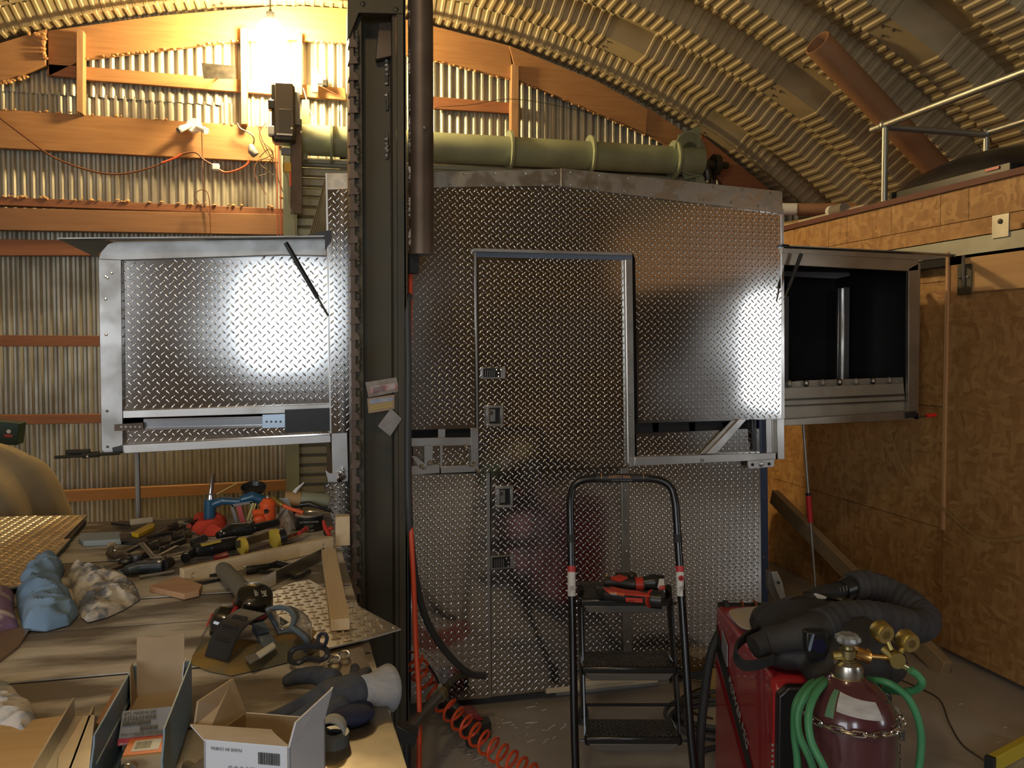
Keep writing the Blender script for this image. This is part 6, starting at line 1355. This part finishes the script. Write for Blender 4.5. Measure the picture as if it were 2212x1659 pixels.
B().tube([a, c], [.020, .018], 16).go('tube', mat('worn_grey_tube', (.13, .13, .12), (.2, .2, .18), rough=.35, metal=.6), gg2, smooth=True); B().lathe([(.001, 0), (.024, 0), (.024, .03), (.018, .04), (.001, .04)], c, (c-a), 8).go('brass_nut', MATS['dull_brass'], gg2); B().tube([c+(c-a).normalized()*.04, PD(966, 1480, 2.78)], [.016, .012], 12).go('end_fitting', mat('dull_gunmetal', (.1, .09, .07), rough=.5, metal=.7), gg2, smooth=True)
B().prism([PD(u, v, 2.40) for u, v in ((856, 1567), (902, 1590), (893, 1615), (862, 1600))], FW*.05).go('base_block', black, gg2, bevel=.003); B().tube(spline([PD(928, 1440, 2.95), PD(936, 1452, 2.9), PD(944, 1465, 2.85), PD(950, 1480, 2.8)], 5), .007, 8).go('chrome_cable', chrome, gg2, smooth=True)
B().tube([PD(880, 1580, 2.46), Vector((PD(880, 1580, 2.46).x, PD(880, 1580, 2.46).y, 0))], .012).go('foot_rod', iron, gg2)
# red and black tool on the floor
ft2 = thing('floor_power_tool', 'red and black cordless tool lying on the concrete under the coiled hose', 'power tool', PZ(1015, 1580, 0))
blob(ft2, 'body', gp_, lambda b: (b.tube([PZ(955, 1510, .04), PZ(990, 1545, .045), PZ(1020, 1575, .045)], [.03, .034, .036], 12), b.tube([PZ(1020, 1575, .04), PZ(1022, 1602, .035)], [.035, .03], 10)), .005)
B().tube([PZ(1008, 1545, .05), PZ(1026, 1568, .05)], .040, 16).go('red_housing', mat('dusty_red_plastic', (.30, .03, .03), (.2, .03, .03), rough=.5, scale=30), ft2, smooth=True); B().cbox(PZ(1042, 1572, .035), (.06, .05, .065), ch=.004).go('battery_pack', gp_, ft2)
# aluminium swarf and scraps on the floor
b = B()
for k in range(70):
    u, v = (R.gauss(1105, 50), R.gauss(1562, 18)) if k < 40 else (R.uniform(940, 1230), R.uniform(1540, 1650))
    p_ = PZ(u, v, .001); a = R.random()*3.1; l_ = R.uniform(.006, .022); dv = Vector((math.cos(a), math.sin(a), 0))*l_; sv = Vector((-dv.y, dv.x, 0)).normalized()*.0012
    b.add([p_-dv-sv, p_+dv-sv, p_+dv+sv+UP*.002, p_-dv+sv+UP*.002], [(0, 1, 2, 3)])
for k in range(16):
    p_ = PZ(R.uniform(1980, 2200), R.uniform(1400, 1640), .001); a = R.random()*3.1; dv = Vector((math.cos(a), math.sin(a), 0))*R.uniform(.008, .03); sv = Vector((-dv.y, dv.x, 0)).normalized()*.0012
    b.add([p_-dv-sv, p_+dv-sv, p_+dv+sv+UP*.002, p_-dv+sv+UP*.002], [(0, 1, 2, 3)])
o = b.go('metal_shavings', mat('shaving_metal', (.75, .74, .70), rough=.5, metal=.3), None); tag(o, 'bright metal shavings scattered over the concrete', 'shavings'); o['kind'] = 'stuff'
# ---- right-hand floor
t = thing('spirit_level', 'yellow box level with a black end cap lying on the floor', 'level', PZ(2180, 1628, 0))
a, c = PZ(2142, 1650, .03), PZ(2240, 1596, .03); B().bar(a, c, .028, .055).go('frame', mat('yellow_level_paint', (.60, .46, .04), rough=.4), t, bevel=.002); B().bar(a+(a-c)*.06, a, .032, .058).go('end_cap', rubber, t, bevel=.002)
o = B().tube(spline([PZ(1930, 1462, .003), PZ(1985, 1486, .003), PZ(2030, 1512, .003), PZ(2050, 1560, .003), PZ(2080, 1610, .003), PZ(2140, 1655, .003), PZ(2150, 1700, .003)], 6), .003, 6).go('floor_wire', brown, None, smooth=True); tag(o, 'thin brown wire snaking over the floor right of the welder', 'wire')
tw = mat('tan_string', (.35, .24, .08), rough=.7)
o = B().tube(spline([PX(1922, 930, 2.90), PX(1945, 1000, 2.90), PX(1985, 1055, 2.90), PX(2040, 1100, 2.90), PX(2095, 1148, 2.90), PX(2150, 1166, 2.90), PX(2230, 1156, 2.90)], 6), .003, 6).go('drooping_twine', tw, None, smooth=True); tag(o, 'thin tan cord drooping across the strand board wall', 'cord')
# leaning board and dark bin in the corner behind the truck
a, c = PX(1672, 1070, 2.3), PD(1850, 1260, 3.6)
a = PY(1672, 1072, 4.6); c2 = PY(1855, 1262, 3.75); dd_ = (c2-a); ft3 = a+dd_*(a.z/(a.z-c2.z))
o = B().bar(a, ft3+Vector((0, 0, .02)), .045, .09).go('leaning_board', wood('leaning_pine', (.34, .24, .13), (.40, .29, .16), 0), None, bevel=.003); tag(o, 'long pine board leaning in the dark gap beside the partition', 'board')
dk = thing('dark_bin', 'dark round-shouldered bin in the shade behind the truck body', 'bin', (2.45, 5.0, 0)); bb = B(); bb.lathe([(.001, 0), (.26, 0), (.31, .55), (.33, .60), (.30, .66), (.001, .70)], (2.42, 4.9, 0), n=28); bb.go('drum', mat('matt_dark_plastic', (.025, .027, .028), rough=.6), dk, smooth=True); B().lathe([(.30, .60), (.34, .61), (.34, .64), (.30, .66), (.30, .60)], (2.42, 4.9, 0), n=28).go('lid_rim', rubber, dk, smooth=True)
# ================================================================ LOFT
gp2 = mat('galvanised_pipe', (.42, .42, .38), rough=.4, metal=.8)
hr = thing('loft_handrail', 'galvanised pipe guard rail along the loft edge', 'handrail', (3.08, 3.5, 2.262))
xr = 3.05; pa1, pb1 = PX(1884, 278, xr), PX(2260, 140, xr); pa1.z = pb1.z = (pa1.z+pb1.z)/2
B().tube([pa1, Vector((xr, 2.4, pa1.z))], .019, 12).go('top_pipe', gp2, hr, smooth=True)
yy = PX(1912, 300, xr).y; B().tube([(xr, yy, 2.262), (xr, yy, pa1.z)], .017, 12).go('post', gp2, hr, smooth=True)
e1 = PY(2128, 287, yy+.03); B().tube([(xr, yy+.02, pa1.z-.005), (e1.x, yy+.02, pa1.z-.01)], .019, 12).go('cross_pipe', gp2, hr, smooth=True)
B().tube([(e1.x, yy+.02, 2.262), (e1.x, yy+.02, pa1.z)], .017, 12).go('post', gp2, hr, smooth=True); B().tube([(e1.x, yy+.02, pa1.z), (e1.x, 2.4, pa1.z)], .019, 12).go('far_top_pipe', gp2, hr, smooth=True)
for x in (xr, e1.x): B().ell((x, yy+.01, pa1.z), (.028, .028, .028)).go('elbow', gp2, hr, smooth=True)
tb2 = thing('cardboard_tube', 'long brown cardboard tube standing up slanted to the roof', 'tube', (4.1, 4.9, 2.25))
a, c = PY(1765, 92, 4.62), PY(2010, 350, 4.80); dv = (c-a); c = a+dv*((a.z-2.30)/(a.z-c.z)); ax_ = (c-a).normalized()
ctm = mat('brown_cardboard', (.30, .15, .07), (.34, .18, .09), rough=.65, scale=4)
b = B(); n = 24; x_ = ax_.orthogonal().normalized(); y_ = ax_.cross(x_)
for s_, rr2 in ((0, .085), ((c-a).length, .085), ((c-a).length, .075), (0, .075)):
    for k in range(n): an = 2*math.pi*k/n; b.v.append(a+ax_*s_+(x_*math.cos(an)+y_*math.sin(an))*rr2)
for i in range(4):
    for k in range(n): b.f.append((i*n+k, i*n+(k+1) % n, ((i+1) % 4)*n+(k+1) % n, ((i+1) % 4)*n+k))
b.go('tube_wall', ctm, tb2, smooth=True)
rb = thing('roof_cargo_box', 'flat glossy black roof cargo box lying on the loft', 'cargo box', (3.35, 3.7, 2.262))
b = B(); prof2 = [(0, 0), (.02, .05), (.10, .11), (.35, .15), (.62, .12), (.75, .04), (.76, 0)]
p0 = PX(1945, 420, 3.12); Y_0 = 4.05; Y_1 = 3.10
n = 12
for i in range(n+1):
    f = i/n; yv = Y_0+(Y_1-Y_0)*f; k = math.sin(math.pi*min(1, max(0, .06+.88*f)))**.45
    for x, z in prof2: b.v.append(Vector((3.10+.0+x*.95+(1-k)*.12*(1 if x < .4 else -1), yv, 2.315+z*(k*.9+.1)*1.25)))
m_ = len(prof2)
for i in range(n):
    for j in range(m_-1): b.f.append((i*m_+j, i*m_+j+1, (i+1)*m_+j+1, (i+1)*m_+j))
b.f += [tuple(range(m_)), tuple(n*m_+j for j in range(m_-1, -1, -1))]+[(0, n*m_, n*m_+m_-1, m_-1)]
b.go('lid_shell', mat('gloss_black_shell', (.010, .009, .012), rough=.32, coat=.2), rb, smooth=True, sub=1); B().box((3.09, 3.16, 2.263), (3.80, 3.98, 2.325)).go('base_tray', black, rb, bevel=.004)
B().box((3.084, 3.22, 2.305), (3.088, 3.30, 2.318)).go('red_mark', mat('red_reflector', (.5, .03, .02), rough=.3), rb); b = B()
for yy_ in (3.5, 3.75): b.ell((3.17, yy_, 2.36), (.01, .01, .006))
b.go('lid_rivets', chrome, rb, smooth=True)
pvc = mat('ivory_pipe', (.48, .42, .30), rough=.4)
def roll(u0, v0, u1, v1, X, r, m, label, cat='pipe', nm='loft_pipe'):
    t_ = thing(nm, label, cat, PX(u0, v0, X)); a_, c_ = PX(u0, v0, X), PX(u1, v1, X+.05)
    z_ = max(2.264+r, 0); a_.z = c_.z = z_+(0)
    o_ = B().tube([a_, c_], r, 16).go('tube', m, t_, smooth=True); B().tube([a_+(a_-c_).normalized()*.001, a_], r*.78, 14).go('end_opening', mat('pale_tube_end', (.55, .45, .32), rough=.5), t_, smooth=True); return t_
def rollp(p0, p1, r, m, label, cat='pipe', nm='loft_pipe'):
    t_ = thing(nm, label, cat, p0); B().tube([p0, p1], r, 16).go('tube', m, t_, smooth=True)
    B().tube([p0+(p0-p1).normalized()*.002, p0], r*.8, 14).go('end_opening', mat('pale_tube_end', (.55, .45, .32), rough=.5), t_, smooth=True); return t_
rollp(PY(1735, 483, 4.9), Vector((3.35, 4.1, 2.30)), .030, mat('brown_pipe', (.28, .15, .08), rough=.5), 'brown pipe end poking out above the partition corner beside the clear jar')
rollp(PY(1690, 490, 5.15), Vector((3.45, 4.3, 2.30)), .032, mat('ochre_pipe', (.30, .20, .09), rough=.5), 'ochre pipe end lowest at the truck body roof corner')
t_ = rollp(PY(1680, 452, 5.6), PY(1850, 452, 5.3), .045, ctm, 'long cardboard roll with a white printed end label on the loft', 'roll', 'cardboard_roll')
B().tube([PY(1688, 452, 5.58), PY(1722, 452, 5.52)], .0455, 16).go('end_label', whitep, t_, smooth=True)
t_ = thing('white_tube_bundle', 'pale plastic tubes and wrap lying along the loft edge', 'tubes', (3.12, 4.4, 2.262))
for i, (y0_, y1_, x_2, r_) in enumerate(((4.85, 4.2, 3.10, .020), (4.6, 3.95, 3.14, .016), (4.4, 3.9, 3.19, .022))): B().tube([(x_2, y0_, 2.264+r_), (x_2+.01, y1_, 2.264+r_)], r_, 12).go('tube', pvc, t_, smooth=True)
t_ = thing('clear_jar', 'clear jar with brown contents lying on the loft edge', 'jar', PX(1810, 468, 3.08)); q = PX(1800, 470, 3.08); q.z = 2.264+.036
B().tube([q, q+Vector((0, -.11, 0))], .035, 16).go('jar_body', mat('cloudy_plastic', (.55, .48, .38), rough=.25, trans=.5), t_, smooth=True); B().tube([q+Vector((0, -.03, 0)), q+Vector((0, -.09, 0))], .024, 12).go('contents', mat('brown_contents', (.18, .05, .02), rough=.5), t_, smooth=True); B().tube([q+Vector((0, .03, 0)), q], .037, 16).go('cap', whitep, t_, smooth=True)
for k, (zz, dy) in enumerate(((2.42, 0), (2.50, .03), (2.34, -.02))):
    q = PX(2205, 350, 4.2); o = B().box((4.05+.03*k, q.y-.6+dy, zz), (4.32, q.y+.12-dy, zz+.045)).go('stacked_board', lum, None, bevel=.003); tag(o, ['middle pale board of the small stack on the far side of the loft', 'top pale board of the small stack on the far side of the loft', 'bottom pale board of the small stack on the far side of the loft'][k], 'board', 'boards stacked on the loft')
q = PX(2205, 350, 4.2); o = B().box((4.15, q.y-.5, 2.262), (4.4, q.y, 2.339)).go('board_bearer', luml, None); tag(o, 'dark bearer under the board stack on the loft', 'bearer')
# ================================================================ END WALL ELECTRICS
yw = YB-.02
wm = mat('brown_wire', (.16, .06, .03), rough=.6)
def wire(uv, Y, r, m, label, cat='wire', nm='wire'):
    o = B().tube(spline([PY(u, v, Y+(0 if len(x) == 0 else x[0])) for u, v, *x in uv], 6), r, 7).go(nm, m, None, smooth=True); return tag(o, label, cat)
wire([(-30, 232), (60, 300), (120, 342), (200, 370), (260, 376), (320, 364), (360, 348), (400, 331), (424, 330), (440, 345), (462, 358)], yw-.05, .007, wm, 'long sagging brown extension cord along the end wall', 'cord', 'extension_cord')
wire([(462, 358), (485, 372), (510, 368), (530, 358), (538, 348)], yw-.05, .008, mat('orange_red_cord', (.60, .10, .04), rough=.5), 'short red cord between the white plug and the hanging socket', 'cord', 'extension_cord')
wire([(350, 352), (380, 340), (392, 332)], yw-.06, .0085, MATS['orange_red_cord'], 'red length of cord rising to the lamp holder', 'cord', 'extension_cord')
t = thing('white_plug', 'white plug joining the cords below the lamp holder', 'plug', PY(466, 362, yw-.06)); B().cbox(PY(466, 361, yw-.06), (.055, .04, .05), Euler((0, .4, 0)).to_matrix().to_4x4() if 0 else None, ch=.008).go('plug_body', whitep, t)
t = thing('twin_lamp_holder', 'white twin lamp holder with two swivel sockets and no bulbs', 'lamp holder', PY(420, 278, yw))
B().lathe([(.001, -.03), (.05, -.03), (.058, 0), (.001, 0)], PY(419, 272, yw-.0), (0, 1, 0), 24).go('round_base', whitep, t, smooth=True); B().tube([PY(412, 270, yw-.03), PY(388, 280, yw-.08)], [.018, .026], 14).go('swivel_socket', whitep, t, smooth=True); B().tube([PY(389, 280, yw-.08), PY(385, 282, yw-.09)], .022, 14).go('socket_mouth', grey, t, smooth=True)
B().tube([PY(426, 274, yw-.03), PY(446, 283, yw-.08)], [.018, .026], 14).go('swivel_socket', whitep, t, smooth=True); B().tube([PY(436, 284, yw-.02), PY(437, 330, yw-.02), PY(441, 440, yw-.02), PY(455, 470, yw-.04)], .004).go('lamp_flex', wm, t, smooth=True)
wire([(512, 266), (520, 278), (540, 288), (549, 300), (545, 318)], yw-.03, .006, brown, 'dark cord looping down to the hanging socket', 'cord', 'looping_flex')
t = thing('hanging_socket', 'grey black cord socket hanging beside the door operator', 'socket', PY(545, 325, yw-.05)); blob(t, 'socket_body', grey, lambda b: (b.tube([PY(541, 312, yw-.05), PY(545, 326, yw-.05), PY(553, 336, yw-.05)], [.02, .035, .03], 12),), .006)
for i, uv in enumerate(([(535, 262), (556, 272), (566, 300), (590, 350), (600, 385), (622, 440), (634, 470), (630, 508)], [(575, 265), (560, 290), (575, 330), (595, 345), (560, 345), (550, 375), (575, 420)], [(560, 340), (580, 322), (590, 340), (570, 360), (590, 378)], [(430, 440), (420, 420), (440, 410), (452, 430), (455, 505)], [(560, 300), (590, 330), (560, 350), (580, 372), (560, 380)])):
    wire(uv, yw-.06-.005*i, .0035, wm if i % 2 else brown, ['long thin brown wire hanging down past the door operator', 'looped thin wire under the hanging socket', 'small tangled wire beside the hanging socket', 'thin curled wire hanging over the brown girt', 'second tangled wire loop left of the door operator'][i])
for i, u in enumerate((598, 605)): wire([(u-4, 310), (u, 380), (u+1, 440), (u+2, 510)], yw-.12, .004, mat('pink_red_cord', (.70, .16, .10), rough=.5), ['left one of the two pink cords hanging straight below the door operator', 'right one of the two pink cords hanging straight below the door operator'][i], 'cord', 'pull_cord')
wire([(940, 232), (1020, 226), (1110, 214), (1240, 236), (1330, 262), (1420, 300)], yw-.05, .0025, steel, 'thin dark wire strung across the end wall under the header', 'wire')
# dark sheet and its stay
t = thing('dark_metal_sheet', 'small dark metal sheet tilted out from the upper girt', 'sheet', PY(470, 155, yw-.15)); B().prism([PY(435, 136, yw-.16), PY(509, 143, yw-.16), PY(509, 171, yw-.22), PY(440, 170, yw-.22)], (0, .003, .003)).go('sheet_metal', iron, t); B().bar(PY(472, 160, yw-.18), PY(472, 168, yw+.06), .01, .01).go('stay', iron, t)
# door operator
op = thing('door_operator', 'black and bronze electric door operator box with chain wheel beside the roll-up door', 'door operator', PY(612, 300, YD-.2))
B().cbox(PY(612, 244, YD-.22)+Vector((0, .05, 0)), (.165, .14, .43), ch=.02).go('motor_case', black, op)
cv = PY(614, 235, YD-.295); B().cbox(cv, (.125, .012, .37), ch=.005).go('front_cover', mat('bronze_grey_cover', (.15, .13, .11), rough=.4, metal=.6), op, bevel=.004); B().cbox(cv+Vector((.005, -.007, -.09)), (.085, .004, .17), ch=.001).go('raised_panel', mat('bronze_panel', (.11, .10, .085), rough=.4, metal=.6), op)
B().cbox(cv+Vector((0, -.008, -.185)), (.11, .004, .012)).go('bright_trim', chrome, op); B().cbox(PY(640, 360, YD-.15), (.085, .03, .70), ch=.004).go('side_bracket', rust, op); B().cbox(PY(642, 235, YD-.17), (.04, .03, .24), ch=.003).go('terminal_strip', grey, op)
for v in (228, 284): B().cbox(PY(587, v, YD-.2), (.05, .08, .07), ch=.008).go('side_switch', whitep if v > 250 else black, op)
for u, v in ((630, 278), (650, 286)): B().ell(PY(u, v, YD-.31 if u < 640 else YD-.17), (.010, .006, .010)).go('cover_bolt', chrome, op, smooth=True)
B().cbox(PY(612, 298, YD-.2), (.12, .1, .04)).go('lower_housing', iron, op); B().cbox(PY(620, 362, YD-.17), (.06, .03, .07), ch=.004).go('yellow_box', mat('yellow_switch', (.75, .45, .05), rough=.5), op)
B().bar(PY(627, 360, YD-.17), PY(627, 402, YD-.17), .014, .014).go('orange_lever', orange, op); B().cbox(PY(618, 328, YD-.17), (.07, .04, .05), ch=.004).go('grey_junction_box', grey, op)
B().tube(spline([PY(614, 335, YD-.19), PY(612, 365, YD-.19), PY(622, 390, YD-.19), PY(625, 440, YD-.19), PY(636, 470, YD-.19), PY(638, 508, YD-.19)], 6), .004).go('operator_wire', galv, op, smooth=True)
# plug cluster right of the bulb
t = thing('white_switch_cluster', 'white sockets and plugs on the girt beside the bulb', 'socket', PY(688, 170, yw)); B().cbox(PY(680, 175, yw), (.05, .05, .18), ch=.006).go('socket_strip', whitep, t); B().cbox(PY(692, 172, yw-.01), (.09, .05, .07), ch=.006).go('plug_body', whitep, t); B().cbox(PY(702, 180, yw-.02), (.04, .04, .05), ch=.006).go('dark_plug', iron, t)
wire([(655, 190), (670, 240), (685, 265)], yw-.06, .003, whitep, 'thin pale wire hanging right of the door operator'); wire([(690, 185), (720, 200), (746, 214)], yw-.05, .003, wm, 'thin brown wire from the white sockets to the column')
# small things by the roll-up door end
t = thing('dark_door_latch', 'dark hand crank hanging at the end of the roll-up door', 'crank', PY(1530, 360, YD)); B().tube([PY(1522, 352, YD), PY(1528, 372, YD), PY(1530, 400, YD)], [.03, .05, .02], 10).go('crank_body', iron, t, smooth=True); B().ell(PY(1528, 392, YD-.05), (.015, .01, .015)).go('crank_bolt', chrome, t, smooth=True)
